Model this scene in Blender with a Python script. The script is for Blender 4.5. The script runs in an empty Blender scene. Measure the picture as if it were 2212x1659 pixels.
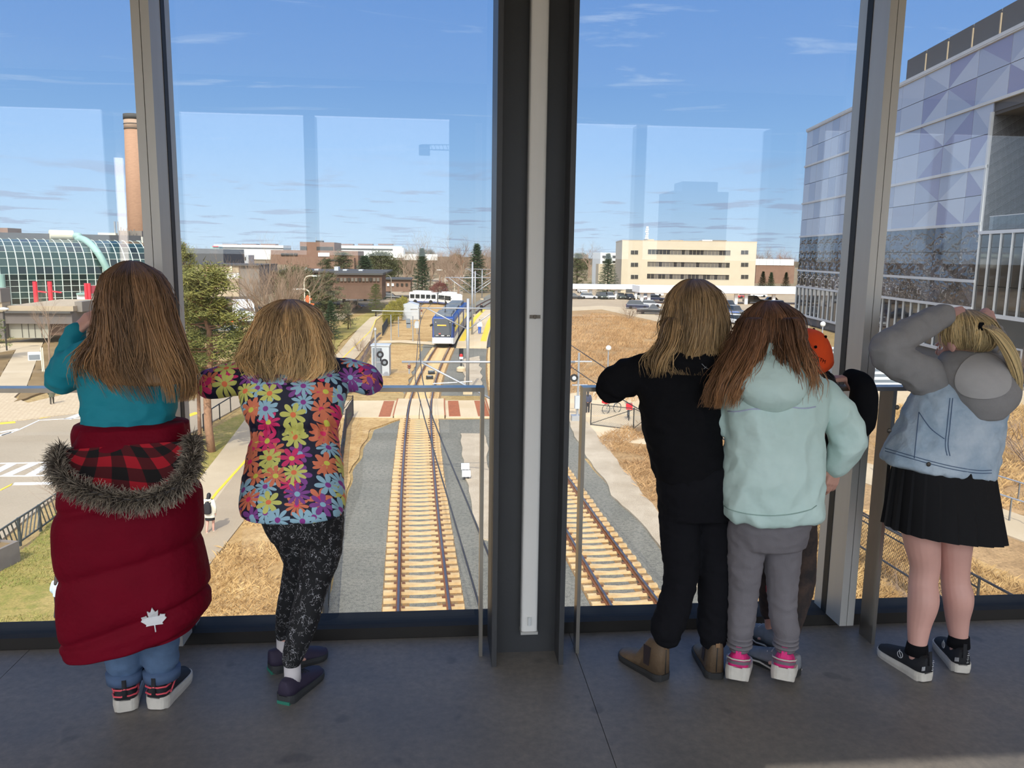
import bpy, bmesh, math, random
import numpy as np
from mathutils import Vector, Matrix, Quaternion, noise as mnoise
from mathutils.bvhtree import BVHTree
random.seed(7)
np.random.seed(7)
scene = bpy.context.scene
COL = scene.collection
# ------------------------------------------------------------------ camera
# World: X along the glazed wall of the footbridge, Y out through the glass, Z up,
# floor of the bridge at z = 0, the ground outside at z = GZ.
FPX, PITCH, ROLL, YAW, EYE = 1750.0, math.radians(9.1), math.radians(0.79), math.radians(5.46), 1.59
GZ = -8.9
_R = Matrix.Rotation(-YAW, 3, 'Z')
CF = _R @ Vector((0, math.cos(PITCH), -math.sin(PITCH)))
CU = _R @ Vector((0, math.sin(PITCH), math.cos(PITCH)))
CR = _R @ Vector((1, 0, 0))
cam_data = bpy.data.cameras.new('camera')
cam = bpy.data.objects.new('camera', cam_data)
COL.objects.link(cam)
cam_data.sensor_width = 36.0
cam_data.lens = FPX / 2212.0 * 36.0
cam_data.clip_start, cam_data.clip_end = 0.05, 3000
_r = CR * math.cos(ROLL) + CU * math.sin(ROLL)
_u = -CR * math.sin(ROLL) + CU * math.cos(ROLL)
_m = Matrix((_r, _u, -CF)).transposed().to_4x4()
_m.translation = Vector((0, 0, EYE))
cam.matrix_world = _m
scene.camera = cam
def _ray(px, py):
 u = (px - 1106) / FPX
 v = -(py - 829.5) / FPX
 x = u * math.cos(ROLL) - v * math.sin(ROLL)
 y = u * math.sin(ROLL) + v * math.cos(ROLL)
 return CF + CR * x + CU * y
def G(px, py, z=GZ):
 """Survey: the point of the level z seen at photograph pixel (px, py)."""
 r = _ray(px, py)
 t = (z - EYE) / r.z
 return Vector((r.x * t, r.y * t, z))
def J(px, py, y):
 """Survey: the point at distance y from the camera wall seen at pixel (px, py)."""
 r = _ray(px, py)
 t = y / r.y
 return Vector((r.x * t, y, EYE + r.z * t))
# ------------------------------------------------------------------ view, sky and sun
scene.view_settings.view_transform = 'Standard'
scene.view_settings.look = 'None'
scene.view_settings.gamma = 1.0
scene.view_settings.use_curve_mapping = False
scene.view_settings.exposure = 0.25
try:
 scene.cycles.use_denoising = True
 scene.cycles.max_bounces = 10
 scene.cycles.transparent_max_bounces = 24
 scene.cycles.diffuse_bounces = 4
 scene.cycles.glossy_bounces = 4
 scene.cycles.sample_clamp_indirect = 6.0
except Exception:
 pass
def srgb(c):
 if isinstance(c, str):
  c = c.lstrip('#')
  c = [int(c[i:i + 2], 16) / 255 for i in (0, 2, 4)]
 else:
  c = [v / 255 for v in c]
 return tuple((v / 12.92 if v <= 0.04045 else ((v + 0.055) / 1.055) ** 2.4) for v in c) + (1.0,)
class NT:
 """Small helper around a node tree."""
 def __init__(self, tree):
  self.t = tree
  self.n = tree.nodes
  self.l = tree.links
 def new(self, typ, **kw):
  nd = self.n.new(typ)
  for k, v in kw.items():
   setattr(nd, k, v)
  return nd
 def link(self, a, b):
  self.l.new(a, b)
 def val(self, sock, v):
  if hasattr(v, 'is_output'):
   self.l.new(v, sock)
  else:
   sock.default_value = v
 def math(self, op, a, b=0.0, c=None, clamp=False):
  nd = self.new('ShaderNodeMath', operation=op, use_clamp=clamp)
  self.val(nd.inputs[0], a)
  self.val(nd.inputs[1], b)
  if c is not None:
   self.val(nd.inputs[2], c)
  return nd.outputs[0]
 def mix(self, fac, a, b):
  nd = self.new('ShaderNodeMix', data_type='RGBA')
  self.val(nd.inputs[0], fac)
  self.val(nd.inputs[6], a)
  self.val(nd.inputs[7], b)
  return nd.outputs[2]
 def ramp(self, fac, stops, interp='LINEAR'):
  nd = self.new('ShaderNodeValToRGB')
  nd.color_ramp.interpolation = interp
  e = nd.color_ramp.elements
  while len(e) > 1:
   e.remove(e[-1])
  e[0].position, e[0].color = stops[0][0], stops[0][1]
  for p, c in stops[1:]:
   x = e.new(p)
   x.color = c
  self.val(nd.inputs[0], fac)
  return nd.outputs[0]
 def noise(self, vec, scale, detail=3.0, rough=0.5, dist=0.0):
  nd = self.new('ShaderNodeTexNoise')
  if vec is not None:
   self.l.new(vec, nd.inputs['Vector'])
  nd.inputs['Scale'].default_value = scale
  nd.inputs['Detail'].default_value = detail
  nd.inputs['Roughness'].default_value = rough
  nd.inputs['Distortion'].default_value = dist
  return nd.outputs[0]
 def mapping(self, vec, scale=(1, 1, 1), rot=(0, 0, 0), loc=(0, 0, 0)):
  nd = self.new('ShaderNodeMapping')
  self.l.new(vec, nd.inputs[0])
  nd.inputs['Scale'].default_value = scale
  nd.inputs['Rotation'].default_value = rot
  nd.inputs['Location'].default_value = loc
  return nd.outputs[0]
SKY_GAIN = 1.15
SUN_POWER = 3.5
SUN_DIR = Vector((0.16, 1.0, -0.982))      # travel direction of the sunlight
world = bpy.data.worlds.new('sky')
scene.world = world
world.use_nodes = True
w = NT(world.node_tree)
w.n.clear()
tc = w.new('ShaderNodeTexCoord')
sep = w.new('ShaderNodeSeparateXYZ')
w.link(tc.outputs['Generated'], sep.inputs[0])
elev = w.math('MAXIMUM', sep.outputs[2], 0.0)
sky = w.ramp(elev, [(0.0, srgb((186, 206, 226))), (0.05, srgb((166, 195, 226))), (0.12, srgb((139, 178, 224))),
     (0.21, srgb((118, 159, 216))), (0.30, srgb((104, 147, 210))), (0.6, srgb((82, 128, 200))), (1.0, srgb((64, 106, 182)))])
# clouds on a flat layer: direction divided by its height
den = w.math('ADD', elev, 0.035)
cx = w.math('DIVIDE', sep.outputs[0], den)
cy = w.math('DIVIDE', sep.outputs[1], den)
comb = w.new('ShaderNodeCombineXYZ')
w.link(cx, comb.inputs[0])
w.link(cy, comb.inputs[1])
cl1 = w.noise(w.mapping(comb.outputs[0], scale=(0.95, 0.8, 1), loc=(3.1, 1.7, 0)), 1.0, 4.0, 0.55, 0.2)
m1 = w.ramp(cl1, [(0.55, (0, 0, 0, 1)), (0.62, (1, 1, 1, 1))])
low = w.ramp(elev, [(0.0, (1, 1, 1, 1)), (0.075, (0.9, 0.9, 0.9, 1)), (0.115, (0, 0, 0, 1))])
m1 = w.math('MULTIPLY', m1, low)
sky = w.mix(w.math('MULTIPLY', m1, 0.6), sky, srgb((150, 156, 182)))
cl2 = w.noise(w.mapping(comb.outputs[0], scale=(0.9, 2.6, 1), rot=(0, 0, 0.5), loc=(0.4, 5.2, 0)), 0.9, 6.0, 0.62, 1.2)
m2 = w.ramp(cl2, [(0.58, (0, 0, 0, 1)), (0.78, (1, 1, 1, 1))])
hi = w.ramp(elev, [(0.1, (0, 0, 0, 1)), (0.2, (1, 1, 1, 1))])
m2 = w.math('MULTIPLY', m2, hi)
sky = w.mix(w.math('MULTIPLY', m2, 0.5), sky, srgb((216, 226, 242)))
# haze glow around the sun (behind the photographer)
dp = w.new('ShaderNodeVectorMath', operation='DOT_PRODUCT')
nv = w.new('ShaderNodeVectorMath', operation='NORMALIZE')
w.link(tc.outputs['Generated'], nv.inputs[0])
w.link(nv.outputs[0], dp.inputs[0])
sd = (-SUN_DIR).normalized()
dp.inputs[1].default_value = tuple(sd)
halo = w.math('POWER', w.math('MAXIMUM', dp.outputs['Value'], 0.0), 3.0)
hc = w.new('ShaderNodeMix', data_type='RGBA', blend_type='ADD')
hc.inputs[0].default_value = 1.0
w.link(sky, hc.inputs[6])
w.link(w.mix(halo, (0, 0, 0, 1), (3.4, 3.2, 2.9, 1)), hc.inputs[7])
sky = hc.outputs[2]
below = w.math('LESS_THAN', sep.outputs[2], -0.004)
sky = w.mix(below, sky, srgb((126, 118, 104)))
bg = w.new('ShaderNodeBackground')
w.link(sky, bg.inputs[0])
bg.inputs[1].default_value = SKY_GAIN
wo = w.new('ShaderNodeOutputWorld')
w.link(bg.outputs[0], wo.inputs[0])
sun_data = bpy.data.lights.new('sun', 'SUN')
sun_data.energy = SUN_POWER
sun_data.angle = math.radians(0.55)
sun_data.color = (1.0, 0.93, 0.81)
sun = bpy.data.objects.new('sun', sun_data)
COL.objects.link(sun)
sun.rotation_euler = SUN_DIR.to_track_quat('-Z', 'Y').to_euler()
sun.location = (-4, -25, 30)
# ------------------------------------------------------------------ mesh building
class MB:
 """Collects geometry for ONE mesh object."""
 def __init__(self):
  self.v, self.f, self.m, self.mi = [], [], [], 0
 def mat(self, i):
  self.mi = i
  return self
 def add(self, vs, fs):
  o = len(self.v)
  self.v.extend([tuple(p) for p in vs])
  for f in fs:
   self.f.append(tuple(i + o for i in f))
   self.m.append(self.mi)
  return self
 def box(self, x0, y0, z0, x1, y1, z1):
  vs = [(x0, y0, z0), (x1, y0, z0), (x1, y1, z0), (x0, y1, z0), (x0, y0, z1), (x1, y0, z1), (x1, y1, z1), (x0, y1, z1)]
  return self.add(vs, [(3, 2, 1, 0), (4, 5, 6, 7), (0, 1, 5, 4), (1, 2, 6, 5), (2, 3, 7, 6), (3, 0, 4, 7)])
 def obox(self, c, size, rz=0.0, rot=None):
  M = rot if rot is not None else Matrix.Rotation(rz, 3, 'Z')
  hx, hy, hz = size[0] / 2, size[1] / 2, size[2] / 2
  vs = [Vector(c) + M @ Vector((sx * hx, sy * hy, sz * hz)) for sz in (-1, 1) for sx, sy in ((-1, -1), (1, -1), (1, 1), (-1, 1))]
  return self.add(vs, [(3, 2, 1, 0), (4, 5, 6, 7), (0, 1, 5, 4), (1, 2, 6, 5), (2, 3, 7, 6), (3, 0, 4, 7)])
 def bar(self, a, b, w_, h_):
  """A rectangular bar from a to b, w_ wide (sideways), h_ high."""
  a, b = Vector(a), Vector(b)
  d = (b - a)
  L = d.length
  if L < 1e-6:
   return self
  d /= L
  s = d.cross(Vector((0, 0, 1)))
  if s.length < 1e-4:
   s = Vector((1, 0, 0))
  s.normalize()
  n = s.cross(d).normalized()
  M = Matrix((s, d, n)).transposed()
  return self.obox((a + b) / 2, (w_, L, h_), rot=M)
 def prism(self, poly, z0, z1):
  n = len(poly)
  ar = sum(poly[i][0] * poly[(i + 1) % n][1] - poly[(i + 1) % n][0] * poly[i][1] for i in range(n))
  if ar < 0:
   poly = list(reversed(poly))
  vs = [(p[0], p[1], z0) for p in poly] + [(p[0], p[1], z1) for p in poly]
  fs = [tuple(range(n - 1, -1, -1)), tuple(range(n, 2 * n))] + [(i, (i + 1) % n, n + (i + 1) % n, n + i) for i in range(n)]
  return self.add(vs, fs)
 def tube(self, pts, rad, sides=8, cap=True):
  pts = [Vector(p) for p in pts]
  n = len(pts)
  if not hasattr(rad, '__len__'):
   rad = [rad] * n
  a = None
  vs, fs = [], []
  for i, p in enumerate(pts):
   d = (pts[min(i + 1, n - 1)] - pts[max(i - 1, 0)])
   if d.length < 1e-9:
    d = Vector((0, 0, 1))
   d.normalize()
   if a is None:
    a = d.cross(Vector((0, 0, 1)) if abs(d.z) < 0.9 else Vector((1, 0, 0)))
   else:
    a = a - d * a.dot(d)
    if a.length < 1e-6:
     a = d.orthogonal()
   a = a.normalized()
   b = a.cross(d)
   for k in range(sides):
    t = 2 * math.pi * k / sides
    vs.append(p + (a * math.cos(t) + b * math.sin(t)) * rad[i])
  for i in range(n - 1):
   for k in range(sides):
    k2 = (k + 1) % sides
    fs.append((i * sides + k, (i + 1) * sides + k, (i + 1) * sides + k2, i * sides + k2))
  if cap:
   fs.append(tuple(range(sides)))
   fs.append(tuple(range(n * sides - 1, (n - 1) * sides - 1, -1)))
  return self.add(vs, fs)
 def cyl(self, c, r, z0, z1, sides=16, r2=None):
  return self.tube([(c[0], c[1], z0), (c[0], c[1], z1)], [r, r if r2 is None else r2], sides)
 def lathe(self, c, prof, sides=16):
  """prof: list of (r, z)"""
  vs, fs = [], []
  for r, z in prof:
   for k in range(sides):
    t = 2 * math.pi * k / sides
    vs.append((c[0] + r * math.cos(t), c[1] + r * math.sin(t), c[2] + z))
  for i in range(len(prof) - 1):
   for k in range(sides):
    k2 = (k + 1) % sides
    fs.append((i * sides + k, i * sides + k2, (i + 1) * sides + k2, (i + 1) * sides + k))
  fs.append(tuple(range(sides - 1, -1, -1)))
  fs.append(tuple(range((len(prof) - 1) * sides, len(prof) * sides)))
  return self.add(vs, fs)
 def ball(self, c, r, seg=12, rings=8, rot=None):
  if not hasattr(r, '__len__'):
   r = (r, r, r)
  vs, fs = [], []
  for i in range(rings + 1):
   ph = math.pi * i / rings
   for k in range(seg):
    t = 2 * math.pi * k / seg
    p = Vector((r[0] * math.sin(ph) * math.cos(t), r[1] * math.sin(ph) * math.sin(t), r[2] * math.cos(ph)))
    if rot is not None:
     p = rot @ p
    vs.append(Vector(c) + p)
  for i in range(rings):
   for k in range(seg):
    k2 = (k + 1) % seg
    fs.append((i * seg + k, (i + 1) * seg + k, (i + 1) * seg + k2, i * seg + k2))
  return self.add(vs, fs)
 def rings(self, rs, cap=True):
  """rs: list of equally long point rings"""
  n = len(rs[0])
  vs = [p for r in rs for p in r]
  fs = []
  for i in range(len(rs) - 1):
   for k in range(n):
    k2 = (k + 1) % n
    fs.append((i * n + k, i * n + k2, (i + 1) * n + k2, (i + 1) * n + k))
  if cap:
   fs.append(tuple(range(n - 1, -1, -1)))
   fs.append(tuple(range((len(rs) - 1) * n, len(rs) * n)))
  return self.add(vs, fs)
 def grid(self, pts):
  """pts[i][j] surface"""
  n, m_ = len(pts), len(pts[0])
  vs = [p for r in pts for p in r]
  fs = [(i * m_ + j, i * m_ + j + 1, (i + 1) * m_ + j + 1, (i + 1) * m_ + j) for i in range(n - 1) for j in range(m_ - 1)]
  return self.add(vs, fs)
 def mesh(self, name, mats, smooth=False):
  me = bpy.data.meshes.new(name)
  me.from_pydata(self.v, [], self.f)
  if not isinstance(mats, (list, tuple)):
   mats = [mats]
  for m_ in mats:
   me.materials.append(m_)
  if len(mats) > 1:
   me.polygons.foreach_set('material_index', self.m)
  if smooth:
   me.polygons.foreach_set('use_smooth', [True] * len(me.polygons))
  me.update()
  return me
 def build(self, name, mats, parent=None, smooth=False, **kw):
  return put(name, self.mesh(name, mats, smooth), parent, **kw)
def put(name, data, parent=None, loc=None, rz=None, label=None, cat=None, group=None, kind=None):
 o = bpy.data.objects.new(name, data)
 COL.objects.link(o)
 if loc is not None:
  o.location = loc
 if rz is not None:
  o.rotation_euler = (0, 0, rz)
 if parent is not None:
  o.parent = parent
 tag(o, label, cat, group, kind)
 return o
def tag(o, label=None, cat=None, group=None, kind=None):
 if label:
  o['label'] = label
 if cat:
  o['category'] = cat
 if group:
  o['group'] = group
 if kind:
  o['kind'] = kind
 return o
def thing(name, label, cat, loc=(0, 0, 0), rz=0.0, group=None):
 return put(name, None, None, loc, rz, label, cat, group)
def struct(name, mb, mats, parent=None, smooth=False, label=None):
 return mb.build(name, mats, parent, smooth, kind='structure' if parent is None else None, label=label)
def kids(o):
 return [c for c in COL.objects if c.parent == o]
_CH = {}
def copy_tree(root, loc=None, rz=None, label=None, group=None, scale=None):
 key = root.name
 if key not in _CH:
  _CH[key] = [(c, [g for g in root.children_recursive if g.parent == c]) for c in root.children_recursive if c.parent == root]
 r = root.copy()
 COL.objects.link(r)
 if loc is not None:
  r.location = loc
 if rz is not None:
  r.rotation_euler = (0, 0, rz)
 if scale is not None:
  r.scale = scale if hasattr(scale, '__len__') else (scale,) * 3
 if label:
  r['label'] = label
 if group:
  r['group'] = group
 for c, gs in _CH[key]:
  c2 = c.copy()
  COL.objects.link(c2)
  c2.parent = r
  for g in gs:
   g2 = g.copy()
   COL.objects.link(g2)
   g2.parent = c2
 return r
# ------------------------------------------------------------------ materials
MATS = {}
def mat(name, color, rough=0.6, metal=0.0, spec=0.5, var=0.0, vscale=8.0, bump=0.0, bscale=60.0, color2=None, detail=4.0, sub=0.0, stretch=(1, 1, 1), coat=0.0, lo=0.35, hi=0.65):
 if name in MATS:
  return MATS[name]
 m_ = bpy.data.materials.new(name)
 m_.use_nodes = True
 t = NT(m_.node_tree)
 b = t.n['Principled BSDF']
 c = srgb(color)
 b.inputs['Base Color'].default_value = c
 b.inputs['Roughness'].default_value = rough
 b.inputs['Metallic'].default_value = metal
 b.inputs['Specular IOR Level'].default_value = spec
 if coat:
  b.inputs['Coat Weight'].default_value = coat
 if var or color2:
  co = t.new('ShaderNodeTexCoord').outputs['Object']
  vec = t.mapping(co, scale=stretch)
  n = t.noise(vec, vscale, detail, 0.6)
  c2 = srgb(color2) if color2 else tuple(min(1, v * (1 - var)) for v in c[:3]) + (1,)
  r = t.ramp(n, [(lo, c2), (hi, c)])
  t.link(r, b.inputs['Base Color'])
 if bump:
  co = t.new('ShaderNodeTexCoord').outputs['Object']
  n = t.noise(t.mapping(co, scale=stretch), bscale, 3.0, 0.6)
  bp = t.new('ShaderNodeBump')
  bp.inputs['Strength'].default_value = bump
  bp.inputs['Distance'].default_value = 0.02
  t.link(n, bp.inputs['Height'])
  t.link(bp.outputs[0], b.inputs['Normal'])
 MATS[name] = m_
 return m_
def glow(name, color, strength):
 m_ = mat(name, color)
 b = m_.node_tree.nodes['Principled BSDF']
 b.inputs['Emission Color'].default_value = srgb(color)
 b.inputs['Emission Strength'].default_value = strength
 return m_
def pane_glass(name, tint, r0=0.035, rough=0.0):
 """Clear sheet glass: mostly straight through, Schlick reflection on each face."""
 if name in MATS:
  return MATS[name]
 m_ = bpy.data.materials.new(name)
 m_.use_nodes = True
 t = NT(m_.node_tree)
 t.n.remove(t.n['Principled BSDF'])
 out = [n for n in t.n if n.type == 'OUTPUT_MATERIAL'][0]
 tr = t.new('ShaderNodeBsdfTransparent')
 tr.inputs[0].default_value = srgb(tint)
 gl = t.new('ShaderNodeBsdfGlossy')
 gl.inputs['Roughness'].default_value = rough
 lw = t.new('ShaderNodeLayerWeight')
 lw.inputs[0].default_value = 0.5
 f5 = t.math('POWER', lw.outputs['Facing'], 5.0)
 fac = t.math('ADD', t.math('MULTIPLY', f5, 1 - r0), r0)
 mx = t.new('ShaderNodeMixShader')
 t.link(fac, mx.inputs[0])
 t.link(tr.outputs[0], mx.inputs[1])
 t.link(gl.outputs[0], mx.inputs[2])
 t.link(mx.outputs[0], out.inputs[0])
 MATS[name] = m_
 return m_
# ================================================================== the footbridge
YG = 3.24        # front glass plane
YB = -0.43       # inner face of the back glazing
ZF = 2.82
ZT = 2.68        # top of the glazed openings
XL, XR = -7.9, 8.7
def floor_material():
 m_ = bpy.data.materials.new('dark_linoleum')
 m_.use_nodes = True
 t = NT(m_.node_tree)
 b = t.n['Principled BSDF']
 co = t.new('ShaderNodeTexCoord').outputs['Object']
 n1 = t.noise(co, 2.2, 5.0, 0.6)
 n2 = t.noise(co, 34.0, 4.0, 0.7)
 n3 = t.noise(t.mapping(co, loc=(4, 2, 0)), 5.5, 2.0, 0.5)
 c = t.ramp(n1, [(0.3, srgb((104, 101, 97))), (0.7, srgb((126, 121, 115)))])
 g = t.ramp(n2, [(0.3, (0.78, 0.78, 0.8, 1)), (0.7, (1.12, 1.1, 1.08, 1))])
 mx = t.new('ShaderNodeMix', data_type='RGBA', blend_type='MULTIPLY')
 mx.inputs[0].default_value = 1.0
 t.link(c, mx.inputs[6])
 t.link(g, mx.inputs[7])
 scuff = t.ramp(n3, [(0.66, (0, 0, 0, 1)), (0.71, (1, 1, 1, 1))])
 col = t.mix(t.math('MULTIPLY', scuff, 0.35), mx.outputs[2], srgb((48, 48, 50)))
 t.link(col, b.inputs['Base Color'])
 rr = t.ramp(n1, [(0.3, (0.46, 0.46, 0.46, 1)), (0.7, (0.58, 0.58, 0.58, 1))])
 t.link(rr, b.inputs['Roughness'])
 bp = t.new('ShaderNodeBump')
 bp.inputs['Strength'].default_value = 0.12
 bp.inputs['Distance'].default_value = 0.004
 t.link(n2, bp.inputs['Height'])
 t.link(bp.outputs[0], b.inputs['Normal'])
 return m_
M_FLOOR = floor_material()
M_STEEL = mat('charcoal_painted_steel', (62, 63, 65), rough=0.45, var=0.12, vscale=3, bump=0.03, bscale=40)
M_ALU = mat('anodised_aluminium', (196, 194, 188), rough=0.5, metal=0.45, var=0.06, vscale=2, stretch=(6, 6, 0.6))
M_ALUD = mat('satin_steel_bar', (178, 172, 162), rough=0.3, metal=0.9, var=0.12, vscale=4, stretch=(3, 3, 1))
M_GASK = mat('black_rubber_gasket', (16, 17, 19), rough=0.6)
M_SILL = mat('dark_sill_paint', (50, 48, 46), rough=0.75, spec=0.15)
M_CEIL = mat('ceiling_panel_paint', (232, 230, 224), rough=0.8)
M_GLASS = pane_glass('clear_window_glass', (243, 246, 246), 0.052)
M_GLASSB = pane_glass('rear_window_glass', (243, 247, 250), 0.036)
# floor: linoleum sheets laid with narrow open joints over a dark screed
fl = struct('floor', MB().box(XL, YB - 0.2, -0.30, XR, 3.45, -0.004), M_GASK)
for a_, b_ in ((XL, -1.62), (-1.62, 0.565), (0.565, 2.75), (2.75, 4.95), (4.95, XR)):
 MB().box(a_ + 0.0012, YB, -0.004, b_ - 0.0012, 3.2, 0.0).build('floor_sheet', M_FLOOR, fl)
struct('ceiling', MB().box(XL, YB - 0.06, 2.96, XR, 3.4, 3.1), M_CEIL)
struct('added_wall_left', MB().box(XL - 0.15, YB - 0.35, -0.3, XL, 3.6, 3.2), M_CEIL)  # both end walls are added to close the corridor and control its light
struct('added_wall_right', MB().box(XR, YB - 0.35, -0.3, XR + 0.15, 3.6, 3.2), M_CEIL)
struct('wall_front', MB().box(XL, 3.19, ZF, XR, 3.5, 2.96), M_STEEL)
struct('wall_back', MB().box(XL, YB - 0.05, ZT, XR, YB, 2.96).box(XL, YB - 0.13, -0.3, XR, YB, 0.05), M_STEEL)
struct('trim_1', MB().box(XL, 3.205, -0.3, XR, 3.36, 0.047), M_SILL)
PER = 2.745
mull_x = [-1.023 - 2 * PER, -1.023 - PER, -1.023, 1.74, 1.74 + PER]
col_x = [0.357 - 2 * PER, 0.357 - PER, 0.357, 0.357 + PER, 0.357 + 2 * PER]
def mullion(x, side, n):
 """Front curtain wall post: two half shells with a slit between, gaskets at the glass."""
 f = MB()
 f.box(x - 0.031, 3.095, 0.047, x - 0.0012, 3.225, ZF).box(x + 0.0012, 3.095, 0.047, x + 0.031, 3.225, ZF)
 o = f.build('trim_%d' % n, M_ALU, kind='structure', label='pale aluminium window post between two tall panes')
 MB().box(x - 0.033, 3.218, 0.047, x - 0.024, 3.262, ZF).box(x + 0.024, 3.218, 0.047, x + 0.033, 3.262, ZF).build('gasket', M_GASK, o)
 MB().box(x - 0.03, 3.252, 0.0, x + 0.03, 3.33, ZF).build('outer_cap', M_ALU, o)
 MB().box(x - 0.0012, 3.11, 0.047, x + 0.0015, 3.2, ZT).build('slit', M_GASK, o)
 return o
for i, x in enumerate(mull_x):
 mullion(x, 0, i + 2)
M_DIFF = mat('frosted_light_cover', (226, 224, 218), rough=0.5, var=0.03, vscale=3, spec=0.3)
M_TUBE = mat('lamp_tube_glass', (214, 216, 214), rough=0.3)
def column(x, yf, s, name):
 """Open steel column: two flange plates and a web set back between them."""
 o = thing(name, 'charcoal steel column with two flanges and recessed web between the tall panes', 'column', (x, yf, 0))
 o['kind'] = 'structure'
 del o['category']
 for sx in (-1, 1):
  MB().box(sx * 0.1315 - 0.0095, 0.0 if s > 0 else -0.26, 0, sx * 0.1315 + 0.0095, 0.26 if s > 0 else 0, 2.96).build('flange', M_STEEL, o)
 MB().box(-0.122, s * 0.12 - 0.006, 0, 0.122, s * 0.12 + 0.006, 2.96).build('web', M_STEEL, o)
 return o
for i, x in enumerate(col_x):
 column(x, 2.936, 1, 'column_%d' % (i + 1))
# strip light on the web of the middle column
t_ = thing('strip_light', 'long unlit white strip light mounted upright on the charcoal column', 'light fixture', (0.369, 3.05, 0.1))
rr = []
for z in (0.012, 2.60):
 rr.append([(sx * 0.033 * abs(math.cos(a)) ** 0.35, -0.022 - 0.030 * math.sin(a) ** 0.35, z) for a, sx in [(math.pi * k / 10, 1 if k < 5 else -1) for k in range(11)]] + [(-0.033, -0.012, z), (0.033, -0.012, z)])
MB().rings(rr).build('diffuser', M_DIFF, t_)
MB().box(-0.030, -0.022, 0.008, 0.030, -0.001, 2.61).build('housing', M_ALU, t_)
MB().box(-0.034, -0.054, 0.0, 0.034, -0.001, 0.011).build('end_cap', M_ALU, t_)
MB().tube([(0, -0.0535, 0.04), (0, -0.0545, 0.075)], 0.008, 8).build('tube_socket', M_TUBE, t_)
M_BRASS = mat('dull_clip', (120, 112, 100), rough=0.5)
MB().box(-0.02, -0.0565, 1.255, 0.02, -0.052, 1.268).ball((0, -0.055, 1.261), 0.008, 8, 6).build('joint_clip', M_BRASS, t_)
def front_pane(n, x0, x1):
 o = MB().box(x0, YG, 0.02, x1, YG + 0.012, ZF + 0.02).build('window_%d' % n, M_GLASS, kind='structure', label='tall clear pane of the front glazing')
 return o
edges = sorted(mull_x + col_x)
spans = []
for i in range(len(edges) - 1):
 a_, b_ = edges[i], edges[i + 1]
 pa = 0.026 if a_ in mull_x else 0.03
 pb = 0.026 if b_ in mull_x else 0.03
 spans.append((a_ + pa, b_ - pb))
for i, (a_, b_) in enumerate(spans):
 front_pane(i + 1, a_, b_)
# slim frame behind each column that closes the two panes
for i, x in enumerate(col_x):
 MB().box(x - 0.04, 3.20, 0.0, x + 0.04, 3.3, ZF).build('trim_%d' % (i + 20), M_STEEL, kind='structure')
# back glazing, behind the photographer
for i, x in enumerate(mull_x):
 MB().box(x - 0.045, YB - 0.19, 0.05, x + 0.045, YB - 0.05, ZT).build('trim_%d' % (i + 30), M_ALU, kind='structure')
for i, x in enumerate(col_x):
 MB().box(x - 0.24, YB - 0.2, 0.05, x + 0.24, YB - 0.02, ZT).build('column_%d' % (i + 10), M_STEEL, kind='structure')
M_FILL = glow('fill_light_cover', (255, 238, 222), 30.0)  # for the two unseen end fixtures, added to brighten the interior
M_LIT2 = glow('dimmer_light_cover', (255, 236, 224), 6.0)
for (x, m_), lb in zip(((col_x[0], M_FILL), (col_x[1] - 0.108, M_LIT2), (col_x[2], M_DIFF), (col_x[3], M_DIFF), (col_x[4], M_FILL)), ('unseen strip light added as fill on the rear column at the far left of the bridge', 'lit strip light on the rear column mirrored beside the brick chimney', 'unlit strip light on the rear column right behind the photographer', 'unlit strip light on the rear column behind the denim jacket', 'unseen strip light added as fill on the rear column at the far right of the bridge')):
 t_ = thing('strip_light', lb, 'light fixture', (x, YB + 0.04, 0.1), group='rear strip lights')
 MB().box(-0.026, -0.02, 0.012, 0.026, 0.022, 2.2).build('diffuser', m_, t_)
 MB().box(-0.035, -0.055, 0.0, 0.035, 0.0, 0.011).box(-0.028, -0.06, 0.011, 0.028, -0.02, 2.55).build('housing', M_ALU, t_)
for i, (a_, b_) in enumerate(spans):
 MB().box(a_, YB - 0.13, 0.02, b_, YB - 0.118, ZT).build('window_%d' % (i + 20), M_GLASSB, kind='structure')
# railings
def railing(x0, x1, lab, posts, drop_l, drop_r):
 o = thing('railing', lab, 'railing', (0, 0, 0))
 MB().box(x0, 3.02, 1.074, x1, 3.082, 1.09).build('rail', M_ALUD, o)
 for p in posts:
  MB().box(p - 0.0075, 3.018, 0.0, p + 0.0075, 3.118, 1.074).build('post', M_ALUD, o)
 if drop_l is not None:
  MB().box(x0, 3.022, 0.0, x0 + 0.014, 3.08, 1.074).build('post', M_ALUD, o)
 if drop_r is not None:
  MB().box(x1 - 0.014, 3.022, 0.0, x1, 3.08, 1.074).build('post', M_ALUD, o)
 return o
railing(-2.27, 0.185, 'steel guard rail left of the column, under the teal top and the flowered jacket', [-2.1], 1, 1)
railing(0.562, 3.0, 'steel guard rail right of the column, with a flat post by the denim jacket', [1.82], 1, 1)
railing(-2.27, 3.0, 'plain guard rail along the rear glazing behind the photographer', [-1.0, 1.7], 1, 1).location = (0, -3.25, 0)
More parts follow.
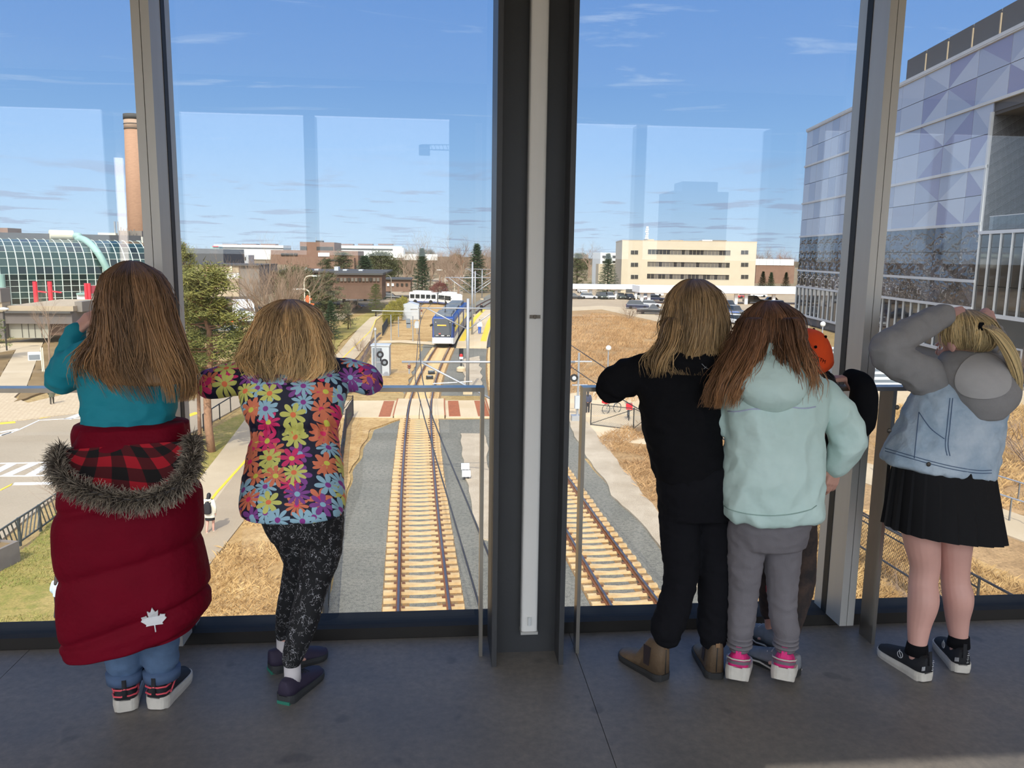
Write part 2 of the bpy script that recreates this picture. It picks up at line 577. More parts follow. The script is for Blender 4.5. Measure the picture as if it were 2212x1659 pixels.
# ================================================================== people: tools
def cr(pts, n=4):
 """Catmull-Rom through pts (any vectors)."""
 pts = [Vector(p) for p in pts]
 if len(pts) < 3:
  return [pts[0].lerp(pts[-1], i / n) for i in range(n + 1)]
 out = []
 for i in range(len(pts) - 1):
  p0 = pts[max(i - 1, 0)]
  p1, p2 = pts[i], pts[i + 1]
  p3 = pts[min(i + 2, len(pts) - 1)]
  for k in range(n):
   t = k / n
   out.append(0.5 * ((2 * p1) + (p2 - p0) * t + (2 * p0 - 5 * p1 + 4 * p2 - p3) * t * t + (3 * p1 - p0 - 3 * p2 + p3) * t ** 3))
 out.append(pts[-1])
 return out
def limb(mb, pts, rad, sides=14, n=5, caps=True):
 q = [tuple(p) + (r,) for p, r in zip(pts, rad)]
 P4 = [Vector(v) for v in q]
 s = cr(P4, n)
 c = [Vector(v[:3]) for v in s]
 r = [max(v[3], 0.003) for v in s]
 mb.tube(c, r, sides)
 if caps:
  mb.ball(c[0], r[0], 12, 8)
  mb.ball(c[-1], r[-1], 12, 8)
 return mb
def se(t, e):
 c, s = math.cos(t), math.sin(t)
 return math.copysign(abs(c) ** (2 / e), c), math.copysign(abs(s) ** (2 / e), s)
def ring(c, rx, ry, n=28, e=2.4, rot=0.0):
 out = []
 for k in range(n):
  a, b = se(2 * math.pi * k / n, e)
  x, y = a * rx, b * ry
  out.append(Vector((c[0] + x * math.cos(rot) - y * math.sin(rot), c[1] + x * math.sin(rot) + y * math.cos(rot), c[2])))
 return out
def rows_to_world(rows):
 """rows (px_left, px_right, py, Y, half depth) -> (centre, rx, ry)"""
 out = []
 for l, r, py, y, ry in rows:
  a, b = J(l, py, y), J(r, py, y)
  out.append(((a + b) / 2, abs(b.x - a.x) / 2, ry))
 return out
def torso(mb, rows, n=28, e=2.4, sub=3, closed=True):
 rs = rows_to_world(rows)
 q = [Vector((c.x, c.y, c.z, rx, ry)) for c, rx, ry in rs]
 s = cr(q, sub)
 rr = [ring((v[0], v[1], v[2]), max(v[3], 0.004), max(v[4], 0.004), n, e) for v in s]
 if closed:
  a, b = s[0], s[-1]
  rr = [ring((a[0], a[1], a[2] + 0.012), a[3] * 0.55, a[4] * 0.55, n, e)] + rr + [ring((b[0], b[1], b[2] - 0.006), b[3] * 0.6, b[4] * 0.6, n, e)]
 rr.reverse()
 return mb.rings(rr)
_tmp_n = [0]
def vox(mb, size, smooth=3, dec=None, wr=None):
 """Fuse the overlapping closed volumes of mb into one skin."""
 me = bpy.data.meshes.new('tmp')
 me.from_pydata(mb.v, [], mb.f)
 b_ = bmesh.new()
 b_.from_mesh(me)
 bmesh.ops.recalc_face_normals(b_, faces=b_.faces[:])
 b_.to_mesh(me)
 b_.free()
 o = bpy.data.objects.new('tmp', me)
 COL.objects.link(o)
 m_ = o.modifiers.new('r', 'REMESH')
 m_.mode = 'VOXEL'
 m_.voxel_size = size
 if smooth:
  s = o.modifiers.new('s', 'SMOOTH')
  s.factor = 0.5
  s.iterations = smooth
 if dec:
  d = o.modifiers.new('d', 'DECIMATE')
  d.ratio = dec
 dg = bpy.context.evaluated_depsgraph_get()
 dg.update()
 res = bpy.data.meshes.new_from_object(o.evaluated_get(dg))
 bpy.data.objects.remove(o)
 bpy.data.meshes.remove(me)
 if wr:
  wrinkle(res, *wr)
 return res
def wrinkle(me, amp, sc, st=(1, 1, 1), seed=0.0, zfun=None):
 """Soft cloth folds: push vertices along their normals."""
 n = len(me.vertices)
 co = np.empty(n * 3)
 no = np.empty(n * 3)
 me.vertices.foreach_get('co', co)
 me.vertices.foreach_get('normal', no)
 co, no = co.reshape(-1, 3), no.reshape(-1, 3)
 d = np.empty(n)
 for i in range(n):
  p = co[i]
  v = Vector((p[0] * st[0] * sc + seed, p[1] * st[1] * sc, p[2] * st[2] * sc))
  a = mnoise.noise(v)
  d[i] = (1 - 2 * abs(a)) * 0.6 + 0.4 * mnoise.noise(v * 2.1)
  if zfun:
   d[i] *= zfun(p)
 co = co + no * (d * amp)[:, None]
 me.vertices.foreach_set('co', co.ravel())
 me.update()
def skin_part(root, name, me, mats, label=None, smooth=True):
 """Put a world-space mesh under a person."""
 if not isinstance(mats, (list, tuple)):
  mats = [mats]
 for m_ in mats:
  me.materials.append(m_)
 if smooth:
  me.polygons.foreach_set('use_smooth', [True] * len(me.polygons))
 me.transform(Matrix.Translation(-root.location))
 me.name = name
 return put(name, me, root, label=label)
def wpart(root, name, mb, mats, smooth=True, label=None, kind=None, parent=None):
 me = mb.mesh(name, mats, smooth)
 me.transform(Matrix.Translation(-root.location))
 return put(name, me, parent or root, label=label, kind=kind)
def bvh_of(me, root):
 vs = [v.co + root.location for v in me.vertices]
 return BVHTree.FromPolygons(vs, [tuple(p.vertices) for p in me.polygons])
def head_shape(mb, c, face, r=(0.073, 0.092, 0.104), jaw=True):
 """Head with jaw, nose, ears; face = horizontal looking direction."""
 f = Vector((face[0], face[1], 0)).normalized()
 tilt = face[2] if len(face) > 2 else 0.0
 s = Vector((f.y, -f.x, 0))
 fz = Vector((f.x * math.cos(tilt), f.y * math.cos(tilt), math.sin(tilt)))
 u = s.cross(fz) * 1.0
 M = Matrix((s, fz, u)).transposed()
 c = Vector(c)
 mb.ball(c + M @ Vector((0, -0.008, 0.018)), (r[0], r[1], r[2] * 0.88), 20, 14, M)
 mb.ball(c + M @ Vector((0, 0.022, -0.05)), (r[0] * 0.78, r[1] * 0.66, r[2] * 0.56), 16, 10, M)
 mb.ball(c + M @ Vector((0, 0.045, -0.082)), (0.03, 0.028, 0.022), 10, 8, M)
 limb(mb, [c + M @ Vector((0, 0.083, 0.012)), c + M @ Vector((0, 0.102, -0.022))], [0.007, 0.0125], 8, 2)
 for e in (-1, 1):
  mb.ball(c + M @ Vector((e * 0.031, 0.078, 0.005)), (0.014, 0.008, 0.008), 8, 6, M)
  mb.ball(c + M @ Vector((e * (r[0] + 0.003), -0.004, -0.012)), (0.008, 0.018, 0.028), 10, 8, M)
  mb.ball(c + M @ Vector((e * 0.036, 0.06, -0.03)), (0.022, 0.022, 0.02), 8, 6, M)
 mb.ball(c + M @ Vector((0, 0.084, -0.048)), (0.02, 0.007, 0.008), 8, 6, M)
 return M
def face_parts(root, c, M):
 c = Vector(c)
 for e in (-1, 1):
  mb = MB().mat(0).ball(c + M @ Vector((e * 0.031, 0.0835, 0.006)), (0.011, 0.0055, 0.0062), 10, 8, M)
  mb.mat(1).ball(c + M @ Vector((e * 0.031, 0.087, 0.006)), (0.0052, 0.0025, 0.0052), 8, 6, M)
  wpart(root, 'eye', mb, [M_EYEW, M_EYEB])
 wpart(root, 'mouth', MB().ball(c + M @ Vector((0, 0.0895, -0.048)), (0.02, 0.0035, 0.006), 10, 6, M), M_LIP)
def hand(mb, wrist, d, nrm, side=1, curl=0.5, sc=1.0, spread=0.12, curls=None, thumb=0.6):
 """Palm, four bent fingers of unequal length and a thumb from the side of the palm.
 d: wrist->knuckles, nrm: out of the back of the hand, side: +1 when the thumb lies towards d x nrm."""
 w_ = Vector(wrist)
 d = Vector(d).normalized()
 nrm = Vector(nrm)
 nrm = (nrm - d * nrm.dot(d)).normalized()
 a = d.cross(nrm).normalized() * side
 L = 0.072 * sc
 for k in range(4):
  off = (1.5 - k) * 0.0165 * sc
  limb(mb, [w_ + a * off * 0.55, w_ + d * L + a * off], [0.0135 * sc, 0.0105 * sc], 8, 2)
 mb.ball(w_ + d * L * 0.5, (0.03 * sc, 0.03 * sc, 0.014 * sc), 10, 8, Matrix((a, d, nrm)).transposed())
 lens = [0.062, 0.07, 0.066, 0.052]
 for k in range(4):
  off = (1.5 - k) * 0.0168 * sc
  p = w_ + d * L + a * off
  cu = curls[k] if curls else curl
  dirv = (d + a * (1.5 - k) * spread * 0.6).normalized()
  ang = 0.0
  pts = [p - dirv * 0.01]
  for seg, fr in enumerate((0.46, 0.31, 0.23)):
   ang += cu * (0.75, 1.0, 0.7)[seg]
   v = dirv * math.cos(ang) - nrm * math.sin(ang)
   p = p + v * lens[k] * fr * sc
   pts.append(p)
  limb(mb, pts, [0.0085 * sc, 0.0082 * sc, 0.0076 * sc, 0.0064 * sc], 8, 3)
 p = w_ + d * 0.018 * sc + a * 0.022 * sc
 tv = (d * 0.75 + a * 0.62 - nrm * 0.25 * (1 + thumb)).normalized()
 tv2 = (d * 0.95 + a * 0.15 - nrm * 0.3 * (1 + thumb)).normalized()
 limb(mb, [p, p + tv * 0.032 * sc, p + tv * 0.034 * sc + tv2 * 0.028 * sc, p + tv * 0.034 * sc + tv2 * 0.048 * sc], [0.0125 * sc, 0.0105 * sc, 0.009 * sc, 0.007 * sc], 8, 3)
def hair_mat(name, root_c, mid_c, tip_c, dark, light):
 m_ = bpy.data.materials.new(name)
 m_.use_nodes = True
 t = NT(m_.node_tree)
 b = t.n['Principled BSDF']
 at = t.new('ShaderNodeAttribute', attribute_name='fall')
 sh = t.new('ShaderNodeAttribute', attribute_name='shade')
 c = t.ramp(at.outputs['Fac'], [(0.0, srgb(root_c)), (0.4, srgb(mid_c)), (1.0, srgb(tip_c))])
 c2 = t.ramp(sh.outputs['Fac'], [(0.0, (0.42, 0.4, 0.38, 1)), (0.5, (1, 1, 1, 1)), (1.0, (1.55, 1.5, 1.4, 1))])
 mx = t.new('ShaderNodeMix', data_type='RGBA', blend_type='MULTIPLY')
 mx.inputs[0].default_value = 1.0
 t.link(c, mx.inputs[6])
 t.link(c2, mx.inputs[7])
 t.link(mx.outputs[2], b.inputs['Base Color'])
 b.inputs['Roughness'].default_value = 0.42
 b.inputs['Specular IOR Level'].default_value = 0.45
 return m_
def hair(root, rows, m_, n=900, seed=1, face=True, wave=0.006, frizz=0.006, clump=30, n_pts=12, thick=0.0014, tmin=0.72, front=0.35, angs=(-0.25, 1.25), e=2.1, parting=None, flyaway=0.02, under=True):
 """Long hair: a soft under-volume and many tapering locks combed over it."""
 rng = random.Random(seed)
 rs = rows_to_world(rows)
 q = [Vector((c.x, c.y, c.z, rx, ry)) for c, rx, ry in rs]
 f_ = q[0]
 q.insert(0, Vector((f_[0], f_[1], f_[2] + 0.007, f_[3] * 0.25, f_[4] * 0.3)))
 s = cr(q, 5)
 N = len(s)
 def at(t, th, off=0.0):
  x = min(max(t, 0), 0.9999) * (N - 1)
  i = int(x)
  v = s[i].lerp(s[min(i + 1, N - 1)], x - i)
  a, b = se(th, e)
  ry = v[4] if b < 0 else v[4] * (1.0 if t < 0.22 else front)
  k = 1 + off / max(v[3], 0.02)
  return Vector((v[0] + a * v[3] * k, v[1] + b * ry * k, v[2]))
 base = MB()
 rr = []
 tb = 0.86
 for i in range(N):
  t = i / (N - 1) * tb
  rr.append([at(t, 2 * math.pi * k / 28, -0.006) for k in range(28)])
 rr.append([p.lerp(sum(rr[-1], Vector((0, 0, 0))) / 28, 0.6) - Vector((0, 0, 0.01)) for p in rr[-1]])
 rr.reverse()
 if under:
  base.rings(rr)
 nb = len(base.v)
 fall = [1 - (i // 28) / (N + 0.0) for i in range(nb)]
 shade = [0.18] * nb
 sides = 3
 clumps = [(rng.uniform(math.pi * (1 + angs[0] - 0.0), math.pi * angs[1] + math.pi), rng.uniform(tmin, 1.0), rng.uniform(-0.5, 0.5), rng.uniform(0, 6.28), rng.uniform(0.15, 0.85)) for _ in range(clump)]
 for k in range(int(n * 1.9)):
  th0 = rng.uniform(math.pi + angs[0], 2 * math.pi - angs[0])
  if clump:
   cbest = min(clumps, key=lambda c: abs(c[0] - th0))
   pull = 0.62
  t0 = rng.uniform(0.0, 0.10)
  t1 = min(1.0, cbest[1] + rng.gauss(0, 0.1)) if clump else rng.uniform(tmin, 1.0)
  if rng.random() < 0.22:
   t1 = rng.uniform(0.45, 0.8)
  drift = rng.gauss(0, 0.16)
  ph = rng.uniform(0, 6.28)
  off0 = rng.uniform(-0.002, 0.006)
  end = rng.gauss(0, frizz)
  fly = rng.random() < flyaway
  r0 = thick * rng.uniform(0.55, 1.35)
  pts, rad = [], []
  sd = min(1, max(0, rng.gauss(cbest[4], 0.22)))
  for i in range(n_pts):
   u = i / (n_pts - 1)
   t = t0 + (t1 - t0) * u
   th = th0 + drift * u * u
   if clump:
    th += (cbest[0] - th0) * pull * u
   wv = wave * u
   th += wv * 6 * math.sin(u * 9 + cbest[3])
   off = off0 + wv * math.sin(u * 11 + cbest[3] + 0.6 * ph) + (end * u * u) + 0.004 * math.sin(u * 3.1)
   if fly:
    off += 0.03 * u * u
   p = at(t, th, off)
   pts.append(p)
   rad.append(r0 * (0.7 + 0.6 * math.sin(min(1, u * 1.3) * 2.2)) * (1.0 if u < 0.75 else max(0.15, (1 - u) / 0.25)))
  b0 = len(base.v)
  base.tube(pts, rad, sides, cap=False)
  for i in range(n_pts):
   fall.extend([t0 + (t1 - t0) * i / (n_pts - 1)] * sides)
   shade.extend([sd] * sides)
 me = base.mesh('hair', m_, True)
 for nm, dat in (('fall', fall), ('shade', shade)):
  a = me.attributes.new(nm, 'FLOAT', 'POINT')
  a.data.foreach_set('value', dat)
 me.transform(Matrix.Translation(-root.location))
 return put('hair', me, root)
def shoe(root, heel, toe, mats, width=0.085, sole_h=0.028, up_h=0.075, ankle=None, tilt=0.0, name='shoe', flare=0.0, boot=0.0, accents=None, label=None, lift=0.0):
 """A shoe of sole and upper: heel, toe = ground points of the foot axis. tilt raises the heel about the toes."""
 h, t_ = Vector((heel[0], heel[1], 0)), Vector((toe[0], toe[1], 0))
 d = (t_ - h)
 L = d.length
 d.normalize()
 s = Vector((d.y, -d.x, 0))
 z = Vector((0, 0, 1))
 piv = h + d * L * 0.72
 def X(u, v, w_):
  """u along the foot 0..1, v sideways in metres, w_ up in metres"""
  p = h + d * (u * L) + s * v + z * w_
  if tilt and u < 0.72:
   q = p - piv
   a = -tilt
   al = q.dot(d)
   ht = q.z
   p = piv + d * (al * math.cos(a) + ht * math.sin(a)) + s * q.dot(s) + z * (-al * math.sin(a) + ht * math.cos(a)) if False else piv + s * q.dot(s) + d * (al * math.cos(tilt) + ht * math.sin(tilt) * 1.0) + z * (-al * math.sin(tilt) + ht * math.cos(tilt))
  return p + z * lift
 def wd(u):
  return width / 2 * (0.4 + 0.62 * math.sqrt(math.sin(max(0, min(1, u / 0.14)) * math.pi / 2)) * (0.74 + 0.26 * math.sin(max(0, min(1, (u - 0.3) / 0.5)) * math.pi / 2)) - 0.02) * (1.0 if u < 0.8 else math.sqrt(max(0.02, 1 - ((u - 0.8) / 0.215) ** 2)))
 us = [0.0, 0.015, 0.035, 0.07, 0.11, 0.16, 0.28, 0.42, 0.56, 0.7, 0.8, 0.88, 0.94, 0.98, 1.0]
 o = None
 mb = MB()
 rr = []
 for u in us:
  w_ = wd(u) * (1.06 + flare * (1 - u))
  hh = sole_h * (1.15 - 0.35 * u)
  b0 = 0.0 if 0.05 < u < 0.9 else (0.004 if u < 0.9 else 0.006 * (u - 0.9) / 0.1 + 0.0)
  rr.append([X(u, -w_ * 0.94, b0), X(u, w_ * 0.94, b0), X(u, w_ * 1.02, hh * 0.5 + b0), X(u, w_, hh), X(u, -w_, hh), X(u, -w_ * 1.02, hh * 0.5 + b0)])
 mb.rings(rr)
 me_s = mb
 up = MB()
 rr = []
 for u in us:
  w_ = wd(u) * 0.97
  hs = sole_h * (1.15 - 0.35 * u) - 0.004
  top = up_h + boot if u < 0.36 else up_h * (1 - 0.62 * ((u - 0.36) / 0.64) ** 0.85) + boot * max(0, 1 - (u - 0.36) / 0.14)
  if u == 0.0:
   top = top * 0.96
  if u > 0.97:
   top = hs + 0.012
  nn = 13
  rg = []
  for k in range(nn):
   a = math.pi * k / (nn - 1)
   cx_, cz_ = se(a, (7.0 if boot else 2.9) if u < 0.4 else 2.3)
   nar = 1 - 0.22 * max(0, cz_) * (1 if u < 0.4 else 0.4)
   rg.append(X(u, cx_ * w_ * nar, hs + cz_ * (top - hs)))
  rr.append(rg)
 up.rings(rr)
 o = wpart(root, name, up, mats[0], True, label=label)
 wpart(root, 'sole', me_s, mats[1], False, parent=o)
 return o, X, wd
def ankle_over(hp, tp, z=0.1, back=0.062):
 h_, t_ = G(hp[0], hp[1], 0), G(tp[0], tp[1], 0)
 p = h_ + (t_ - h_).normalized() * back
 return Vector((p.x, p.y, z))
M_SKIN = mat('light_skin', (208, 158, 140), rough=0.5, var=0.06, vscale=14)
M_SKIND = M_SKIN
M_EYEW = mat('eye_white', (232, 230, 226), rough=0.25)
M_EYEB = mat('eye_iris', (70, 78, 88), rough=0.2)
M_LIP = mat('lip', (182, 110, 104), rough=0.5)
BV = 0.0055      # body voxel
def person(label, loc, group=None):
 return thing('person', label, 'person', loc, 0.0, group)
def body_core(mb, head, pelvis, chest, neck, sh, hips, knees, ankles, toes, face, hr=(0.073, 0.092, 0.104), lr=None):
 """Trunk, legs, feet and head of the body itself (the clothes go over it)."""
 M = head_shape(mb, head, face, hr)
 limb(mb, [head + Vector((0, -0.012, -0.05)), neck], [0.046, 0.05], 12, 3)
 limb(mb, [neck, chest, pelvis], [0.045, 0.085, 0.085], 16, 5)
 for i in (0, 1):
  limb(mb, [neck.lerp(chest, 0.3), sh[i]], [0.05, 0.045], 12, 3)
  limb(mb, [pelvis.lerp(hips[i], 0.7), hips[i], hips[i].lerp(knees[i], 0.5), knees[i], knees[i].lerp(ankles[i], 0.35), ankles[i]], lr or [0.07, 0.064, 0.05, 0.038, 0.036, 0.024], 14, 4)
  limb(mb, [ankles[i], Vector((ankles[i].x, ankles[i].y, 0.048)), Vector(((ankles[i].x + toes[i].x) / 2, (ankles[i].y + toes[i].y) / 2, 0.035)), Vector((toes[i].x, toes[i].y, 0.032)).lerp(Vector((ankles[i].x, ankles[i].y, 0.032)), 0.25)], [0.024, 0.02, 0.012, 0.008], 10, 3)
 return M
# ================================================================== girl in teal
M_TEAL = mat('teal_knit', (0, 138, 156), rough=0.75, var=0.1, vscale=6, bump=0.12, bscale=380)
M_DENIM = mat('blue_denim', (92, 118, 150), rough=0.85, var=0.22, vscale=16, bump=0.15, bscale=300)
M_RED = mat('dark_red_shell', (112, 0, 28), rough=0.75, var=0.12, vscale=7, bump=0.5, bscale=14, spec=0.15)
M_LEAF = mat('white_embroidery', (226, 226, 228), rough=0.7, bump=0.3, bscale=500)
M_SHBLK = mat('black_shoe_mesh', (36, 37, 42), rough=0.75, bump=0.3, bscale=500)
M_PINKTRIM = mat('coral_trim', (240, 92, 104), rough=0.5)
M_SOLEW = mat('offwhite_rubber', (214, 208, 196), rough=0.6, var=0.15, vscale=20)
M_HAIRB = hair_mat('brown_hair', (112, 86, 68), (146, 112, 82), (176, 136, 90), 0, 0)
def plaid():
 m_ = bpy.data.materials.new('red_black_plaid')
 m_.use_nodes = True
 t = NT(m_.node_tree)
 b = t.n['Principled BSDF']
 at = t.new('ShaderNodeAttribute', attribute_name='weave')
 sp = t.new('ShaderNodeSeparateXYZ')
 t.link(at.outputs['Vector'], sp.inputs[0])
 fx = t.math('GREATER_THAN', t.math('FRACT', sp.outputs[0]), 0.5)
 fy = t.math('GREATER_THAN', t.math('FRACT', sp.outputs[1]), 0.5)
 sm = t.math('MULTIPLY', t.math('ADD', fx, fy), 0.5)
 c = t.ramp(sm, [(0.0, srgb((168, 14, 34))), (0.3, srgb((168, 14, 34))), (0.35, srgb((80, 8, 18))), (0.7, srgb((80, 8, 18))), (0.75, srgb((14, 10, 12)))], 'CONSTANT')
 t.link(c, b.inputs['Base Color'])
 b.inputs['Roughness'].default_value = 0.9
 return m_
M_PLAID = plaid()
M_FUR = hair_mat('grey_brown_fur', (58, 50, 46), (110, 100, 90), (186, 176, 160), 0, 0)
T = person('person with long brown hair in teal top, dark red coat tied round the waist', (-1.02, 2.74, 0))
mb = MB()
hd = J(288, 645, 2.9)
sh = [J(192, 762, 2.87), J(366, 768, 2.89)]
M_h = body_core(mb, hd, J(288, 990, 2.8), J(284, 850, 2.83), J(284, 735, 2.86), sh, [J(262, 1100, 2.79), J(326, 1100, 2.8)], [J(265, 1290, 2.75), J(338, 1280, 2.76)],
    [ankle_over((272, 1540), (286, 1452)), ankle_over((336, 1535), (396, 1462))], [G(284, 1452, 0.03), G(385, 1478, 0.03)], (0.12, 1, -0.1))
el, wr = [J(134, 822, 2.945), J(384, 826, 2.95)], [J(163, 718, 2.97), J(330, 712, 3.06)]
for i in (0, 1):
 limb(mb, [sh[i], el[i], wr[i]], [0.044, 0.037, 0.026], 12, 5)
hand(mb, wr[0], J(196, 682, 2.97) - wr[0], Vector((-0.5, -0.75, 0.5)), -1, 0.75, 0.95)
hand(mb, wr[1], J(310, 680, 3.04) - wr[1], Vector((0.3, 0.2, 0.9)), 1, 0.8, 0.95)
skin_part(T, 'body', vox(mb, BV, 2, 0.35), M_SKIN)
face_parts(T, hd, M_h)
mb = MB()
torso(mb, [(236, 334, 728, 2.87, 0.06), (190, 372, 752, 2.87, 0.085), (174, 384, 800, 2.85, 0.105), (177, 380, 850, 2.83, 0.11), (184, 374, 905, 2.81, 0.11), (184, 376, 960, 2.80, 0.115)])
limb(mb, [sh[0] + Vector((0.015, 0, -0.01)), sh[0].lerp(el[0], 0.5) + Vector((-0.005, 0, 0)), el[0] + Vector((0, 0, 0.005)), el[0].lerp(wr[0], 0.5), wr[0]], [0.058, 0.062, 0.054, 0.044, 0.032], 14, 5)
limb(mb, [sh[1], sh[1].lerp(el[1], 0.5), el[1], wr[1]], [0.055, 0.055, 0.05, 0.036], 14, 5)
skin_part(T, 'teal_top', vox(mb, 0.008, 4, None, (0.011, 13, (1, 1, 1.6), 3.0)), M_TEAL)
# jeans
mb = MB()
hip = [J(262, 1100, 2.79), J(326, 1100, 2.8)]
kn = [J(266, 1300, 2.755), J(340, 1290, 2.765)]
an = [ankle_over((272, 1540), (286, 1452), 0.165), ankle_over((336, 1535), (396, 1462), 0.165)]
torso(mb, [(212, 380, 960, 2.8, 0.12), (215, 382, 1080, 2.79, 0.13), (235, 365, 1140, 2.79, 0.1)])
for i in (0, 1):
 limb(mb, [hip[i], hip[i].lerp(kn[i], 0.5), kn[i], kn[i].lerp(an[i], 0.6), an[i]], [0.085, 0.08, 0.067, 0.063, 0.061], 16, 5)
jm = vox(mb, 0.008, 3, None, (0.006, 18, (1, 1, 1.8), 7.0))
skin_part(T, 'jeans', jm, M_DENIM)
for i in (0, 1):
 mb = MB()
 c = Vector((an[i].x, an[i].y, 0.106))
 mb.rings([ring((c.x, c.y, c.z - 0.012), 0.062, 0.064, 20, 2), ring((c.x, c.y, c.z + 0.022), 0.0635, 0.065, 20, 2)])
 wpart(T, 'trouser_hem', mb, mat('denim_hem', (78, 100, 132), rough=0.85, var=0.15, vscale=20))
# shoes
for a_, b_ in (((272, 1540), (286, 1452)), ((336, 1535), (396, 1462))):
 h_, t__ = G(*a_, 0), G(*b_, 0)
 d = (t__ - h_).normalized()
 t__ = h_ + d * 0.235
 o, X, wd = shoe(T, h_, t__, [M_SHBLK, M_SOLEW], 0.094, 0.042, 0.1)
 for u0, zz in ((0.01, 0.066), (0.004, 0.09)):
  mb = MB()
  mb.tube([X(u, sd * (wd(u) + 0.0035) * 0.96, zz - abs(sd) * 0.006) for u, sd in ((0.16, -1), (0.05, -1), (-0.012, -0.6), (-0.022, 0), (-0.012, 0.6), (0.05, 1), (0.16, 1))], 0.0032, 6)
  wpart(T, 'coral_stripe', mb, M_PINKTRIM, parent=o, label='coral pink stripe round the heel')
 for sd in (-1, 1):
  mb = MB().tube([X(0.16, sd * wd(0.16) * 0.99, 0.05), X(0.32, sd * wd(0.3) * 1.0, 0.075), X(0.45, sd * wd(0.45) * 0.9, 0.07)], 0.0032, 6)
  wpart(T, 'coral_stripe', mb, M_PINKTRIM, parent=o)
 mb = MB().bar(X(-0.03, 0, 0.06), X(-0.01, 0, 0.122), 0.014, 0.004)
 wpart(T, 'pull_tab', mb, M_SHBLK, parent=o)
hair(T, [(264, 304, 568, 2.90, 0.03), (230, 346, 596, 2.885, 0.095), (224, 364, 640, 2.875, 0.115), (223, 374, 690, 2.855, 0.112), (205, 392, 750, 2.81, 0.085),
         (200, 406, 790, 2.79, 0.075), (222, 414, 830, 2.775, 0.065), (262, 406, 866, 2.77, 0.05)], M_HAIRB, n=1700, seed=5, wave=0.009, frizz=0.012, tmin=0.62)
# side wisps over the left shoulder
hair(T, [(226, 250, 690, 2.85, 0.03), (214, 244, 712, 2.83, 0.035), (190, 236, 748, 2.8, 0.04), (170, 232, 790, 2.785, 0.04), (178, 262, 838, 2.775, 0.03)], M_HAIRB, n=150, seed=9, under=False, wave=0.012, frizz=0.02, tmin=0.75).name = 'hair_wisps'
# ---- the red coat, hanging from its sleeves tied round the waist
CO_TOP, CO_BOT = 0.0, 1.0
edge_l = [(172, 925), (160, 960), (140, 1020), (128, 1090), (124, 1180), (132, 1290), (136, 1370), (150, 1400)]
edge_r = [(404, 912), (415, 960), (430, 1020), (440, 1090), (442, 1180), (456, 1250), (458, 1300), (432, 1338)]
def coat_pt(u, v):
 """u 0..1 across the back (left to right) continuing 1..2 round the front, v 0..1 down."""
 x = v * (len(edge_l) - 1)
 i = min(int(x), len(edge_l) - 2)
 f = x - i
 l = [edge_l[i][k] + (edge_l[i + 1][k] - edge_l[i][k]) * f for k in (0, 1)]
 r = [edge_r[i][k] + (edge_r[i + 1][k] - edge_r[i][k]) * f for k in (0, 1)]
 yc = 2.735 - 0.02 * v
 a, b = J(l[0], l[1], yc), J(r[0], r[1], yc)
 c, hw = (a + b) / 2, (b - a) * 0.475
 th = math.pi + u * math.pi
 ca, sa = se(th, 2.6)
 dep = 0.085 + 0.085 * min(1, v * 2.2)
 q = c + hw * ca
 q.y = yc + sa * dep * (1.0 if sa < 0 else 0.55)
 # quilted channels, slanting up to the right
 s_ = v * 1.0 + 0.06 * (ca + 1)
 k = (s_ * 4.6 + 0.0)
 fr = k - math.floor(k)
 puff = 1 - abs(2 * fr - 1) ** 5
 n = Vector((ca * 0.8, sa, 0))
 q += n * (0.020 * puff - 0.008) * min(1, v * 5)
 q += n * 0.007 * mnoise.noise(Vector((ca * 3 + 5, v * 9, sa * 2)))
 return q
mb = MB()
rr = []
NV, NU = 96, 72
for j in range(NV + 1):
 rr.append([coat_pt(2.0 * k / NU, j / NV) for k in range(NU)])
low = [p.lerp(sum(rr[-1], Vector()) / NU, 0.25) + Vector((0, 0, 0.012)) for p in rr[-1]]
rr.append(low)
rr.reverse()
mb.rings(rr)
coat_mb = mb
coat = wpart(T, 'red_coat', mb, M_RED, label='dark red quilted coat tied round the waist')
coat_bvh = bvh_of(coat.data, T)
def on_coat(px, py, off):
 r = _ray(px, py).normalized()
 hit = coat_bvh.ray_cast(Vector((0, 0, EYE)), r)
 p = hit[0] if hit[0] is not None else J(px, py, 2.6)
 return p - r * off
# waist band of the tied sleeves
mb = MB()
torso(mb, [(166, 404, 914, 2.79, 0.128), (161, 406, 930, 2.79, 0.135), (163, 408, 955, 2.785, 0.135), (168, 405, 985, 2.785, 0.125)], 40)
wpart(T, 'tied_sleeve_band', mb, M_RED)
# hood lying open: plaid lining inside, fur round the rim
rim = cr([Vector(q) for q in ((134, 968, 2.66), (124, 1002, 2.59), (150, 1040, 2.53), (200, 1062, 2.50), (262, 1078, 2.485), (322, 1077, 2.485), (374, 1056, 2.505), (408, 1018, 2.55), (418, 975, 2.61), (414, 946, 2.66))], 6)
RIM = [J(v[0], v[1], v[2]) for v in rim]
nr = len(RIM)
topc = [J(138 + (404 - 138) * i / (nr - 1), 972 - 20 * i / (nr - 1), 2.625) for i in range(nr)]
mb = MB()
pts = []
weave = []
for j in range(13):
 f = j / 12
 row = []
 for i in range(nr):
  p = RIM[i].lerp(topc[i], f)
  p = p + Vector((0, 1, 0)) * 0.025 * math.sin(math.pi * f) * math.sin(math.pi * i / (nr - 1))
  row.append(p)
  weave.append((i / (nr - 1) * 6.2 + 0.2 * f, f * 2.1 + 0.15 * math.sin(i * 0.2), 0))
 pts.append(row)
mb.grid(pts)
